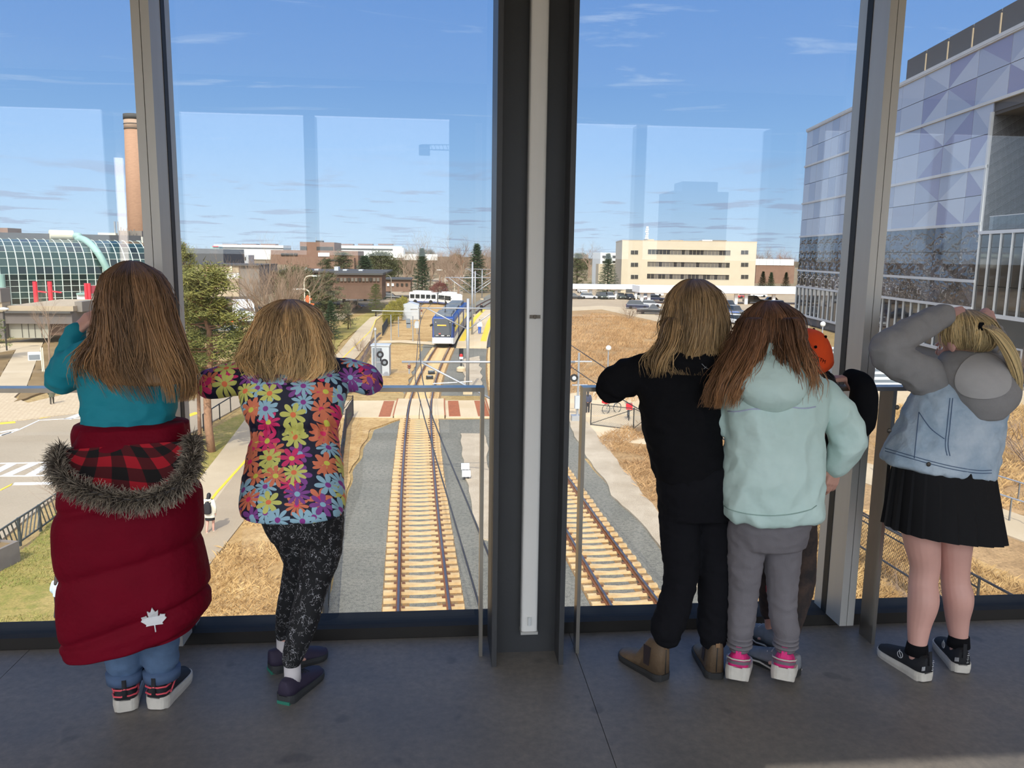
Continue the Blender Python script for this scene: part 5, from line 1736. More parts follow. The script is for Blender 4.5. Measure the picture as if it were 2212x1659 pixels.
# ---- left: road, pavers, cream paths
zone('road', [(-70, 20), G(-40, 1200)[:2], G(60, 1115)[:2], G(150, 1050)[:2], G(300, 980)[:2], G(420, 930)[:2], G(540, 865)[:2], G(640, 800)[:2], G(600, 790)[:2], G(400, 868)[:2], G(180, 888)[:2], G(150, 893)[:2], G(60, 905)[:2], G(-40, 912)[:2], (-80, 52)], M_ROAD, -0.03)
zone('plaza_pavers', P((-60, 914), (60, 906), (150, 894), (300, 880), (420, 842), (300, 838), (180, 842), (60, 870), (30, 858), (60, 830), (-60, 842)), M_PAVE, 0.0)
zone('footpath', P((-60, 842), (56, 838), (95, 735), (115, 728), (150, 725), (150, 715), (60, 733), (-40, 748), (-40, 768), (35, 755), (0, 815), (-60, 825)), M_PATH, 0.005)
zone('planter_bed', P((30, 868), (100, 845), (150, 838), (60, 838)), M_DIRT, 0.02)
zone('grass_verge', P((95, 738), (150, 728), (230, 720), (300, 760), (200, 835), (60, 836)), M_DIRT, -0.01)
zone('grass_verge', P((-40, 760), (34, 756), (0, 812), (-60, 824)), M_DIRT, -0.01)
zone('parking_apron', P((380, 860), (400, 760), (480, 700), (600, 690), (740, 690), (800, 655), (1000, 640), (1000, 625), (700, 640), (380, 690), (330, 800)), M_PATH2, -0.035)
zone('parking_apron', P((700, 690), (800, 650), (900, 622), (1000, 600), (1010, 590), (800, 625), (600, 680)), M_PATH2, -0.03)
# ---- multi use path with yellow line
zone('footpath', P((320, 1180), (430, 1035), (470, 985), (540, 892), (620, 830), (730, 763), (772, 712), (800, 686), (826, 676), (833, 676), (812, 692), (800, 735), (772, 770), (740, 800), (640, 985), (560, 1082), (440, 1235), (360, 1340), (230, 1340)), M_PATH, 0.0, label='light concrete footpath with a yellow centre line')
zone('footpath', P((440, 1235), (560, 1082), (640, 985), (745, 790), (720, 790), (560, 955), (470, 1075), (400, 1185), (360, 1250)), M_PATH2, 0.004, label='greyer asphalt strip of the footpath')
def stripe(name, pts, wd, m_, z, parent=None, **kw):
 mb = MB()
 n = len(pts)
 L_, R_ = [], []
 for i, p in enumerate(pts):
  d = (Vector(pts[min(i + 1, n - 1)]) - Vector(pts[max(i - 1, 0)]))
  d.z = 0
  d.normalize()
  s = Vector((d.y, -d.x, 0)) * wd / 2
  L_.append(Vector(p) - s)
  R_.append(Vector(p) + s)
 for zz in (z - 0.012, z):
  pass
 vs = [(p.x, p.y, GZ + z) for p in L_] + [(p.x, p.y, GZ + z) for p in R_] + [(p.x, p.y, GZ + z - 0.03) for p in L_] + [(p.x, p.y, GZ + z - 0.03) for p in R_]
 fs = []
 for i in range(n - 1):
  fs += [(i, n + i, n + i + 1, i + 1), (2 * n + i, 2 * n + i + 1, 3 * n + i + 1, 3 * n + i), (i, i + 1, 2 * n + i + 1, 2 * n + i), (n + i, 3 * n + i, 3 * n + i + 1, n + i + 1)]
 fs += [(0, 2 * n, 3 * n, n), (n - 1, 2 * n - 1, 4 * n - 1, 3 * n - 1)]
 mb.add(vs, fs)
 return mb.build(name, m_, parent, **kw)
stripe('road_marking', P((395, 1160), (470, 1062), (522, 1005), (640, 870), (742, 772), (775, 740), (800, 715), (808, 700), (812, 690), (828, 678)), 0.13, M_YEL, 0.012, kind='structure', label='yellow centre line of the footpath')
# road markings on the left
for pts, wd, m_, lab in (
  ([(0, 1000), (60, 999), (170, 995)], 0.16, M_WHITE, 'upper edge line of the near crosswalk'),
  ([(0, 1027), (60, 1027), (150, 1025)], 0.16, M_WHITE, 'lower edge line of the near crosswalk'),
  ([(28, 1044), (120, 1043)], 0.4, M_WHITE, 'white stop bar below the crosswalk'),
  ([(0, 1058), (28, 1044)], 0.12, M_YEL, 'yellow lane line meeting the stop bar'),
  ([(0, 914), (33, 911)], 0.55, M_YEL, 'yellow tactile strip at the kerb, far left'),
  ([(82, 902), (118, 896)], 0.55, M_YEL, 'yellow tactile strip at the kerb, under the teal elbow'),
  ([(0, 941), (40, 928), (85, 907), (180, 902)], 0.14, M_WHITE, 'thin white line along the plaza kerb'),
  ([(0, 933), (40, 926)], 0.3, M_WHITE, 'short white bar of the far crosswalk, upper'),
  ([(0, 940), (24, 933)], 0.3, M_WHITE, 'short white bar of the far crosswalk, lower'),
  ([(145, 905), (178, 893)], 0.5, M_WHITE, 'white bar of the crosswalk beyond the teal top'),
  ([(405, 898), (428, 890)], 0.5, M_YEL, 'yellow mark on the road behind the pine trunk')):
 stripe('road_marking', P(*pts), wd, m_, -0.015, kind='structure', label=lab)
for a_, b_ in (((-20, 1024), (26, 1001)), ((14, 1026), (74, 1000)), ((64, 1026), (112, 999)), ((120, 1025), (160, 998))):
 stripe('road_marking', P(a_, b_), 0.45, M_WHITE, -0.015, kind='structure', label='slanting white bar of the near crosswalk')
# ---- crossing and platform
yc0, yc1 = 51.7, 57.8
zone('crossing_slab', [(-8.6, yc0 + 0.4), (-2.75, yc0), (-2.75, yc1), (-8.2, yc1)], M_CONC, 0.0, label='concrete crossing slab left of the left track')
zone('crossing_slab', [(0.65, yc0), (3.6, yc0), (3.6, yc1), (0.65, yc1)], M_CONC, 0.0, label='concrete crossing slab between the tracks')
zone('crossing_slab', [(6.95, yc0), (20, yc0 + 1), (30, 58), (30, 64), (12, 62), (6.95, yc1)], M_CONC, 0.0, label='concrete apron right of the right track')
M_TACT = mat('rusty_tactile_plate', (168, 98, 62), rough=0.8, var=0.25, vscale=5)
for x in (-3.45, 1.3, 3.2, 7.6):
 stripe('tactile_plate', [Vector((x, yc0 + 0.2, 0)), Vector((x + 0.02, yc1 - 0.2, 0))], 0.78, M_TACT, 0.016, label='rust brown tactile warning plate across the crossing slab, at x %d' % int(x), cat='tactile plate') if False else None
TACTL = ['rust brown tactile plate left of the left track', 'rust brown tactile plate just right of the left track', 'rust brown tactile plate just left of the right track', 'rust brown tactile plate right of the right track']
for x, l_ in zip((-3.3, 1.25, 3.15, 7.5), TACTL):
 stripe('tactile_plate', [Vector((x, yc0 + 0.25, 0)), Vector((x, yc1 - 0.25, 0))], 0.75, M_TACT, 0.016, label=l_, cat='paving plate')
# ---- tracks
M_TIE = mat('concrete_tie', (208, 180, 134), rough=0.85, var=0.22, vscale=2.2, color2=(184, 150, 104))
M_RAIL = mat('rusty_rail_side', (142, 88, 54), rough=0.7, var=0.3, vscale=2)
M_RAILT = mat('worn_rail_head', (132, 122, 118), rough=0.3, metal=0.8)
M_CLIP = mat('rail_clip_iron', (110, 72, 50), rough=0.8)
tie_mb = MB()
pr = [(-1.22, 0.0), (-0.95, 0.0), (-0.6, -0.01), (0, -0.05), (0.6, -0.01), (0.95, 0.0), (1.22, 0.0)]
r0 = []
for x, z in pr:
 r0.append([(x, -0.12, z - 0.16), (x, 0.12, z - 0.16), (x, 0.1, z), (x, -0.1, z)])
tie_mb.rings([[Vector(p) for p in r] for r in r0])
for sx in (-1, 1):
 for d in (-0.13, 0.13):
  tie_mb.mat(1).box(sx * 0.745 + d - 0.05, -0.05, 0.0, sx * 0.745 + d + 0.05, 0.05, 0.035)
tie_me = tie_mb.mesh('tie', [M_TIE, M_CLIP])
for which, lab in ((0, 'left railway track with pale concrete ties and rusty rails'), (1, 'right railway track with pale concrete ties, passing right of the column')):
 tr = thing('railway_track', lab, 'railway track', (0, 0, 0))
 for sx in (-1, 1):
  for nm, w0, w1, z0, z1, mm in (('rail', -0.075, 0.075, 0.0, 0.03, M_RAIL), ('rail', -0.018, 0.018, 0.03, 0.12, M_RAIL), ('rail', -0.036, 0.036, 0.12, 0.16, M_RAILT)):
   pass
  mb = MB()
  yy = [4 + 3 * i for i in range(60)] + [184 + 6 * i for i in range(8)]
  for mi, w_, z0, z1 in ((0, 0.075, 0.0, 0.025), (0, 0.02, 0.025, 0.12), (1, 0.036, 0.12, 0.16)):
   mb.mat(mi)
   rr = []
   for y in yy:
    p, d = clp(y, which, sx * 0.7525)
    n = Vector((d.y, -d.x, 0))
    rr.append([p - n * w_ + Vector((0, 0, z0)), p + n * w_ + Vector((0, 0, z0)), p + n * w_ + Vector((0, 0, z1)), p - n * w_ + Vector((0, 0, z1))])
   mb.rings(rr)
  mb.build('rail', [M_RAIL, M_RAILT], tr)
 y = 17.0
 rj = random.Random(3 + which)
 while y < 91.5:
  if not (yc0 - 0.3 < y < yc1 + 0.3):
   p, d = clp(y, which)
   put('tie', tie_me, tr, loc=(p.x + rj.uniform(-0.02, 0.02), p.y, p.z), rz=-math.atan2(d.x, d.y) + rj.uniform(-0.008, 0.008))
  y += 0.61
 for sx in (-1, 1):
  stripe('stained_ballast', [clp(y_, which, sx * 1.0)[0] for y_ in range(14, 52, 2)], 0.5, M_RUST, -0.085, tr)
  stripe('stained_ballast', [clp(y_, which, sx * 1.0)[0] for y_ in range(58, 94, 3)], 0.75, M_RUST, -0.085, tr)
  stripe('stained_ballast', [clp(y_, which, sx * 0.55)[0] for y_ in range(14, 52, 2)], 0.26, M_RUST, -0.09, tr)
 # crossing panels
 for r in range(3):
  ya, yb_ = yc0 + r * 2.05, yc0 + r * 2.05 + 2.0
  for xa, xb in ((-1.62, -0.84), (-0.66, -0.02), (0.02, 0.66), (0.84, 1.62)):
   q = []
   for xx, yy_ in ((xa, ya), (xb, ya), (xb, yb_), (xa, yb_)):
    p, d = clp(yy_, which, xx)
    q.append((p.x, p.y))
   MB().prism(q, GZ - 0.1, GZ + 0.14).build('crossing_panel', M_CONC, tr)
 for xa in (-1.66, 1.66):
  stripe('panel_edge', [clp(y_, which, xa)[0] for y_ in (yc0, 54, 56, yc1)], 0.08, M_TACT, 0.145, tr)
# station platform between the tracks
pf = thing('station_platform', 'concrete tram platform between the tracks with yellow edge strips', 'platform', (0, 0, 0))
def plat(off0, off1, y0, y1, z0, z1):
 mb = MB()
 rr = []
 n = max(2, int((y1 - y0) / 4))
 for i in range(n + 1):
  y = y0 + (y1 - y0) * i / n
  a, d = clp(y, 0, off0)
  b_, d = clp(y, 0, off1)
  zt = z1 if not hasattr(z1, '__len__') else z1[0] + (z1[1] - z1[0]) * i / n
  zb = z0 if not hasattr(z0, '__len__') else z0[0] + (z0[1] - z0[0]) * i / n
  rr.append([Vector((a.x, a.y, GZ + zb)), Vector((b_.x, b_.y, GZ + zb)), Vector((b_.x, b_.y, GZ + zt)), Vector((a.x, a.y, GZ + zt))])
 return mb.rings(rr)
plat(1.45, 4.9, 91.5, 95, -0.1, (0.03, 0.33)).build('ramp', M_CONC, pf)
plat(1.45, 4.9, 95, 150, -0.1, 0.33).build('deck', M_CONC, pf)
plat(1.55, 2.25, 95.2, 150, 0.32, 0.345).build('edge_strip', M_YEL, pf)
plat(4.1, 4.8, 95.2, 150, 0.32, 0.345).build('edge_strip', M_YEL, pf)
stripe('dark_track_bed', [clp(y_, 1, 0)[0] for y_ in range(92, 172, 6)], 3.0, M_ASPH, -0.012, kind='structure')
stripe('crossing_path', P((800, 738), (870, 737), (950, 742)), 2.6, M_CONC, -0.01, kind='structure', label='narrow concrete path in front of the tram')
# ================================================================== buildings
M_BEIGE = mat('beige_concrete_panel', (192, 178, 154), rough=0.85, var=0.06, vscale=0.3)
M_BEIGE2 = mat('warm_beige_wall', (178, 160, 134), rough=0.85, var=0.08, vscale=0.3)
M_WPANE = mat('dark_office_glass', (58, 54, 50), rough=0.15, spec=0.6)
M_BLIND = mat('grey_blind_behind_glass', (100, 92, 82), rough=0.4, spec=0.6)
M_FRAMEW = mat('window_frame_paint', (176, 168, 150), rough=0.6)
M_WHITEB = mat('white_cladding', (226, 226, 220), rough=0.7, var=0.05, vscale=0.3)
M_ROOFD = mat('dark_roof_edge', (74, 72, 70), rough=0.8)
M_BRICK = ground_mat('brown_brick', (134, 106, 90), (126, 99, 84), None, s1=0.4, s2=3, speck=0.1, bump=0)
M_BRICKD = ground_mat('dark_brown_brick', (106, 82, 70), (98, 76, 64), None, s1=0.4, s2=3, speck=0.1, bump=0)
M_DGREY = mat('dark_grey_cladding', (84, 84, 86), rough=0.7, var=0.08, vscale=0.4)
M_MGREY = mat('mid_grey_cladding', (128, 120, 112), rough=0.8, var=0.1, vscale=0.3)
M_LGREY = mat('pale_grey_metal', (188, 190, 192), rough=0.5, var=0.06, vscale=1)
M_VERD = mat('pale_green_copper', (140, 172, 162), rough=0.6, var=0.12, vscale=0.8)
M_POSTR = mat('red_painted_steel', (216, 44, 62), rough=0.5)
M_CREAM = mat('cream_metal', (222, 212, 188), rough=0.6)
M_TEALG = mat('green_tinted_pane', (46, 68, 66), rough=0.06, spec=0.6, metal=0.12)
M_TEALD = mat('dark_tinted_pane', (32, 44, 44), rough=0.06, spec=0.7, metal=0.2)
M_RIBW = mat('pale_glazing_bar', (206, 216, 204), rough=0.5)
M_STEELS = mat('galvanised_steel', (172, 176, 180), rough=0.4, metal=0.55)
class Face:
 """A vertical building front between two surveyed points."""
 def __init__(self, a, b, name, label, zb=GZ - 0.1):
  self.a, self.b = Vector((a.x, a.y, zb)), Vector((b.x, b.y, zb))
  self.d = (self.b - self.a)
  self.W = self.d.length
  self.d.normalize()
  self.n = Vector((self.d.y, -self.d.x, 0))      # towards the camera side
  self.o = thing(name, label, 'building', self.a, math.atan2(self.d.y, self.d.x))
 def s(self, px, py=560):
  """Distance along the front where pixel column px meets it."""
  r = _ray(px, py)
  A = np.array([[r.x, -self.d.x], [r.y, -self.d.y]])
  t, s_ = np.linalg.solve(A, np.array([self.a.x, self.a.y]))
  return s_, EYE + r.z * t - self.a.z
 def box(self, name, s0, z0, s1, z1, d0, d1, m_, parent=None, **kw):
  """d: depth behind the front (+ = away from the camera)."""
  return MB().box(s0, d0, z0, s1, d1, z1).build(name, m_, parent or self.o, **kw)
 def pbox(self, name, x0, y0, x1, y1, d0, d1, m_, parent=None, **kw):
  xm, ym = (x0 + x1) / 2, (y0 + y1) / 2
  s0, s1 = self.s(x0, ym)[0], self.s(x1, ym)[0]
  z1, z0 = self.s(xm, y0)[1], self.s(xm, y1)[1]
  return self.box(name, s0, z0, s1, z1, d0, d1, m_, parent, **kw)
def front(x0, x1, y, name, label, y2=None):
 a = J(x0, 560, y)
 b = J(x1, 560, y2 if y2 is not None else y)
 return Face(a, b, name, label)
# ---- four-storey beige office block on the right
f = front(1343, 1633, 232, 'office_block', 'beige four-storey office block with three long window bands and rooftop units', 226)
ztop = f.s(1490, 522)[1]
f.box('wall', 0, 0, f.W, ztop, 0.35, 30, M_BEIGE)
f.box('roof_edge', -0.1, ztop, f.W + 0.1, ztop + 0.25, 0.0, 30, M_BEIGE2)
bands = [(540.0, 550.3), (566.6, 577.0), (592.8, 603.2)]
prev = ztop
sb0, sb1 = f.s(1399, 560)[0], f.s(1577, 560)[0]
zs = [(f.s(1490, y1)[1], f.s(1490, y0)[1]) for y0, y1 in bands]
f.box('side_wall', 0, 0, sb0, ztop, 0, 0.4, M_BEIGE)
f.box('side_wall', sb1, 0, f.W, ztop, 0, 0.4, M_BEIGE)
zz = [ztop] + [v for z0, z1 in zs for v in (z1, z0)] + [0.0]
for i in range(0, len(zz), 2):
 f.box('spandrel', sb0, zz[i + 1], sb1, zz[i], 0, 0.4, M_BEIGE)
rng = random.Random(4)
for z0, z1 in zs:
 n = 22
 for k in range(n):
  a_, b_ = sb0 + (sb1 - sb0) * k / n, sb0 + (sb1 - sb0) * (k + 1) / n
  f.box('window_pane', a_ + 0.05, z0, b_ - 0.05, z1, 0.22, 0.3, M_WPANE if rng.random() < 0.45 else M_BLIND)
 f.box('window_frame', sb0, z0 - 0.12, sb1, z0, -0.05, 0.3, M_FRAMEW)
for y0, y1 in bands:
 for xa, xb in ((1362, 1379), (1600, 1617)):
  w_ = f.pbox('window', xa, y0 + 0.4, xb, y1 - 0.2, -0.06, 0.02, M_FRAMEW)
  xm = (xa + xb) / 2
  for p, q in ((xa + 0.7, xm - 0.3), (xm + 0.3, xb - 0.7)):
   f.pbox('pane', p, y0 + 1, q, y1 - 0.8, -0.1, -0.05, M_WPANE, w_)
for xa, xb, yt, m_ in ((1397, 1416, 516, M_BEIGE), (1452, 1480, 518, M_BEIGE2), (1492, 1506, 520, M_MGREY), (1522, 1544, 517.5, M_WHITEB), (1544, 1576, 518, M_MGREY)):
 f.box('rooftop_unit', f.s(xa, 522)[0], ztop + 0.2, f.s(xb, 522)[0], f.s(xa, yt)[1], 4, 10, m_)
s_, zt_ = f.s(1400, 488)
f.box('antenna_mast', s_ - 0.12, ztop, s_ + 0.12, zt_, 3, 3.24, M_STEELS)
for k in range(6):
 f.box('antenna_panel', s_ - 0.5 + 0.12 * (k % 3), zt_ - 3.6 + 0.62 * k, s_ + 0.5 - 0.1 * (k % 2), zt_ - 3.15 + 0.62 * k, 2.6, 2.9, M_WHITEB)
# white block behind it, left
f = front(1287, 1345, 270, 'low_block', 'white block with dark window strips, left behind the beige offices')
f.pbox('wall', 1296, 546, 1346, 640, 0, 14, M_WHITEB)
f.pbox('annex', 1287, 570, 1340, 640, -4, 0.5, M_BEIGE)
for y0, y1 in ((552, 557.5), (563.5, 568.5)):
 for xa in (1301, 1309, 1323, 1331):
  f.pbox('window', xa, y0, xa + 7.3, y1, -0.15, 0.05, M_WPANE)
f.pbox('window', 1327, 583, 1340, 588, -4.1, -3.9, M_WPANE)
f.pbox('brick_panel', 1328, 588, 1340, 600, -4.15, -3.9, M_BRICK)
f = front(1632, 1702, 330, 'warehouse', 'long white warehouse wall low on the skyline behind spruces')
f.pbox('wall', 1632, 560, 1715, 573, 0, 20, M_WHITEB)
f.pbox('base_wall', 1632, 573, 1715, 640, 0.2, 20, M_BRICK)
for xa in (1640, 1655, 1670, 1685):
 f.pbox('pilaster', xa, 560, xa + 1, 573, -0.2, 0.2, M_LGREY)
# ---- station canopies and their columns
M_CANW = mat('white_canopy_paint', (236, 234, 232), rough=0.5)
M_SOFF = mat('timber_soffit', (186, 140, 84), rough=0.6)
for nm, x0, x1, y, yt, yb, posts, lab in (('far', 1150, 1384, 196, 614.5, 623.5, (1278, 1333, 1376), 'left white flat canopy over the parked cars'), ('near', 1382, 1770, 178, 618.5, 633, (1390, 1405, 1595, 1617, 1677), 'long white flat canopy in front of the beige offices')):
 a, b = J(x0, 620, y), J(x1, 620, y)
 o = thing('station_canopy', lab, 'canopy', (a.x, a.y, GZ - 0.12))
 W = b.x - a.x
 zt_, zb_ = J((x0 + x1) / 2, yt, y).z - GZ, J((x0 + x1) / 2, yb, y).z - GZ
 MB().box(0, 0, zb_, W, 7, zt_).build('roof', M_CANW, o)
 MB().box(0.3, 0.3, zb_ - 0.12, W - 0.3, 6.7, zb_).build('soffit', M_SOFF, o)
 for px in posts:
  xx = J(px, 640, y).x - a.x
  MB().box(xx - 0.35, 1.2, 0, xx + 0.35, 1.7, zb_ - 0.1).build('post', M_CANW, o)
 if nm == 'near':
  xx = J(1366, 628, y).x - a.x
# dark info sign under the left canopy
a = J(1352, 628, 193)
t_ = thing('platform_sign', 'dark station name board hanging under the left canopy', 'sign', (a.x, a.y, a.z))
MB().box(0, 0, -0.5, 2.3, 0.12, 0.4).build('board', M_ROOFD, t_)
MB().box(0.5, 0.03, 0.4, 0.6, 0.09, 1.0).build('hanger', M_STEELS, t_)
MB().box(1.7, 0.03, 0.4, 1.8, 0.09, 1.0).build('hanger', M_STEELS, t_)
for k, xx in enumerate((0.2, 0.75, 0.95, 1.15, 1.35, 1.55, 1.75)):
 pass
# ---- distant campus buildings, middle
f = front(460, 890, 300, 'long_white_building', 'long low white building with rooftop drums far on the skyline')
f.pbox('upper_wall', 462, 529, 612, 534.5, 0, 16, M_WHITEB)
f.pbox('window_strip', 470, 534.5, 612, 538, 0.3, 16, M_WPANE)
f.pbox('lower_wall', 462, 538, 612, 560, 0, 16, M_WHITEB)
f.pbox('upper_wall', 722, 531, 868, 537, 0, 16, mat('pale_green_cladding', (206, 220, 210), rough=0.7))
f.pbox('window_strip', 722, 537, 850, 541, 0.3, 16, M_WPANE)
f.pbox('lower_wall', 722, 541, 868, 560, 0, 16, M_WHITEB)
f.pbox('end_tower', 849, 535, 872, 557, -1, 14, M_WHITEB)
f.pbox('low_wing', 868, 549, 945, 562, 0, 14, M_WHITEB)
for xa in (474, 516, 558, 728, 771, 815):
 f.pbox('rooftop_drum', xa, 526.5, xa + 32, 529.5, 4, 10, mat('rusty_roof_drum', (120, 92, 84), rough=0.8))
f = front(585, 780, 215, 'stepped_brick_building', 'stepped brown brick building with strip windows and rooftop cabin')
f.pbox('upper_block', 648, 523, 722, 545, 0, 16, M_BRICK)
f.pbox('main_block', 590, 541, 776, 572, -3, 14, M_BRICK)
f.pbox('lower_block', 640, 556, 770, 590, -6, 0, M_BRICK)
f.pbox('window', 649, 532, 663, 541, -0.2, 0.3, M_WPANE)
f.pbox('window', 684, 533, 720, 541, -0.2, 0.3, M_WPANE)
for xa in (612, 621, 630, 639):
 f.pbox('window', xa, 547, xa + 8, 552.5, -3.2, -2.8, M_WPANE)
f.pbox('bright_window', 691, 546, 715, 554, -3.25, -2.8, M_WHITEB)
f.pbox('window', 703, 560, 735, 563, -6.2, -5.8, M_WPANE)
f.pbox('cabin', 677, 519, 692, 524, 4, 7, M_ROOFD)
f.pbox('mast', 677.5, 512, 678.2, 519, 4, 4.2, M_STEELS)
f.pbox('mast', 690.5, 513, 691.2, 519, 4, 4.2, M_STEELS)
f = front(385, 482, 168, 'windowless_block', 'dark grey windowless box building beyond the pine top')
f.pbox('wall', 380, 537, 483, 590, 0, 18, M_DGREY)
f.pbox('side_panel', 378, 538, 392, 572, -0.4, 0.2, M_BEIGE2)
f.pbox('roof_rail', 450, 531, 463, 533, 3, 3.2, M_POSTR)
f.pbox('rooftop_unit', 445, 532, 464, 537, 3.3, 6, M_VERD)
f = front(380, 560, 140, 'low_office_building', 'low beige building with paired dark windows in a white band')
f.pbox('upper_wall', 380, 573, 516, 588, 0, 16, M_BEIGE2)
f.pbox('roof_edge', 380, 571, 560, 574, -0.3, 16, M_ROOFD)
f.pbox('white_band', 380, 588, 516, 601, 0.1, 16, M_WHITEB)
f.pbox('lower_wall', 380, 601, 516, 640, -0.1, 16, M_BEIGE2)
f.pbox('end_wall', 516, 575, 560, 640, 0.2, 16, M_MGREY)
f.pbox('corner_pipe', 497, 575, 502, 588, -0.25, 0.1, M_CREAM)
for xa in (419, 429, 465, 476):
 w_ = f.pbox('window', xa, 589, xa + 9.6, 600, -0.1, 0.12, M_FRAMEW)
 f.pbox('pane', xa + 0.7, 589.8, xa + 9, 599.4, -0.16, -0.08, M_WPANE, w_)
f = front(465, 560, 195, 'grey_annex', 'small white plant rooms beside the dark windowless block')
f.pbox('wall', 484, 550, 500, 572, 0, 6, M_WHITEB)
f.pbox('wall', 515, 551, 537, 572, 0, 6, M_LGREY)
for xa in (519, 524, 529):
 f.pbox('slot_window', xa, 555, xa + 2.4, 562, -0.15, 0.05, M_ROOFD)
f = front(585, 835, 150, 'brown_brick_hall', 'flat brown brick hall with a high strip of small windows')
f.pbox('wall', 588, 588, 742, 628, 0, 20, M_BRICK)
f.pbox('roof_edge', 586, 585.5, 836, 589, -0.5, 20, M_ROOFD)
f.pbox('tall_block', 736, 590, 832, 640, -9, 2, M_BRICKD)
f.pbox('roof_edge', 735, 587, 834, 591, -9.4, 2, M_ROOFD)
for k in range(12):
 f.pbox('strip_window', 740 + k * 7.4, 597, 740 + k * 7.4 + 5.4, 604, -9.25, -8.9, M_BLIND if k % 3 else M_WPANE)
f.pbox('dark_window', 679, 592, 697, 605, -0.25, 0.2, M_WPANE)
for xa, yt in ((646, 580), (672, 582), (716, 577), (770, 583), (735, 583)):
 f.pbox('rooftop_unit', xa, yt, xa + 9, 588, 4, 7, M_LGREY)
f = front(832, 886, 190, 'low_shop_row', 'low reddish brick row with small windows right of the brick hall')
f.pbox('wall', 832, 604, 887, 630, 0, 12, M_BRICK)
f.pbox('roof_edge', 830, 602, 889, 604.5, -0.5, 12, M_ROOFD)
for xa in (836, 846, 856, 866, 876):
 f.pbox('window', xa, 612, xa + 5, 618, -0.2, 0.1, M_WHITEB if xa < 850 else M_WPANE)
# ---- barrel-vaulted glass hall on the left
A0, B0 = J(-60, 600, 142), J(335, 600, 158)
f = Face(A0, B0, 'glass_hall', 'barrel vaulted glass hall with pale green ribs and dark tinted panes')
Hv, Hc, Dc = f.s(120, 592)[1], f.s(120, 516)[1] - f.s(120, 592)[1], 7.5
prof = [(0, 0.0)] + [(0, Hv * k / 6) for k in range(1, 7)] + [(Dc * (1 - math.cos(a)), Hv + Hc * math.sin(a)) for a in [math.pi / 2 * k / 7 for k in range(1, 8)]]
step = 1.32
ncol = int(f.W / step)
rng = random.Random(8)
cache = {}
npane = 0
rest = {0: MB(), 1: MB()}
s_vis = f.s(0, 560)[0]
for c in range(ncol):
 s0 = c * step
 for r in range(len(prof) - 1):
  (d0, z0), (d1, z1) = prof[r], prof[r + 1]
  k = 0 if (r >= 7 and rng.random() < 0.75) or rng.random() < 0.45 else 1
  if npane < 300 and s0 + step > s_vis:
   key = (r, k)
   if key not in cache:
    mbx = MB()
    dv = Vector((0, d1 - d0, z1 - z0)).normalized()
    nn = Vector((0, -dv.z, dv.y)) * 0.04
    mbx.rings([[Vector((0.03, d0, z0)) - nn, Vector((step - 0.03, d0, z0)) - nn, Vector((step - 0.03, d0, z0)) + nn, Vector((0.03, d0, z0)) + nn],
                           [Vector((0.03, d1, z1)) - nn, Vector((step - 0.03, d1, z1)) - nn, Vector((step - 0.03, d1, z1)) + nn, Vector((0.03, d1, z1)) + nn]])
    cache[key] = mbx.mesh('pane', [M_TEALG, M_TEALD][k])
   put('pane', cache[key], f.o, loc=(s0, 0, 0))
   npane += 1
  else:
   rest[k].add([(s0, d0, z0), (s0 + step, d0, z0), (s0 + step, d1, z1), (s0, d1, z1)], [(0, 1, 2, 3)])
for k in (0, 1):
 if rest[k].v:
  rest[k].build('far_panes', [M_TEALG, M_TEALD][k], f.o, kind='stuff')
for c in range(ncol + 1):
 pts = [Vector((c * step, d - 0.06, z)) for d, z in prof]
 if s_vis - 2 < c * step:
  MB().tube(pts, 0.085, 4).build('rib', M_RIBW, f.o)
for r, (d, z) in enumerate(prof):
 MB().bar((0, d - 0.05, z), (f.W, d - 0.05, z), 0.07, 0.07).build('purlin', M_RIBW, f.o)
f.box('back_block', 0, 0, f.W, Hv + Hc + 0.2, Dc, Dc + 14, M_DGREY)
f.box('roof_parapet', 0, Hv + Hc, f.W, Hv + Hc + 1.0, Dc + 0.2, Dc + 1.0, M_DGREY)
f.box('interior_floor', 0, 3.2, f.W, 3.5, 0.6, Dc, M_MGREY)
f.box('interior_floor', 0, 6.6, f.W, 6.9, 0.8, Dc, M_MGREY)
# copper green duct over the vault
s0 = f.s(180, 515)[0]
s1 = f.s(232, 600)[0]
duct = [Vector((s0, 7.6, Hv + Hc + 0.7)), Vector((s0 + 0.6, 6.0, Hv + Hc + 0.6))]
for k in range(7, 0, -1):
 d, z = prof[6 + k]
 duct.append(Vector((s0 + (s1 - s0) * (8 - k) / 8, d - 0.9, z + 0.25)))
duct += [Vector((s1, -0.9, Hv)), Vector((s1, -0.9, Hv * 0.5)), Vector((s1, -0.9, 0))]
MB().tube(cr(duct, 4), 0.62, 14).build('green_duct', M_VERD, f.o, True, label='pale green curved duct running down the vault')
MB().tube([Vector((s0 - 3.9, 7.6, Hv + Hc + 0.8)), Vector((s0 - 0.1, 7.6, Hv + Hc + 0.8))], 0.85, 16).build('cream_drum', M_CREAM, f.o)
MB().tube([Vector((f.s(-3, 560)[0], -0.8, 0)), Vector((f.s(-3, 560)[0], -0.8, Hv))], 0.62, 14).build('green_duct', M_VERD, f.o)
f2 = front(200, 320, 190, 'plant_rooms', 'cream plant room and silver flue stacks behind the glass hall roof')
f2.pbox('cream_box', 212, 503, 250, 520, 0, 6, M_CREAM)
f2.pbox('dark_screen', 250, 498, 300, 520, 2, 8, M_MGREY)
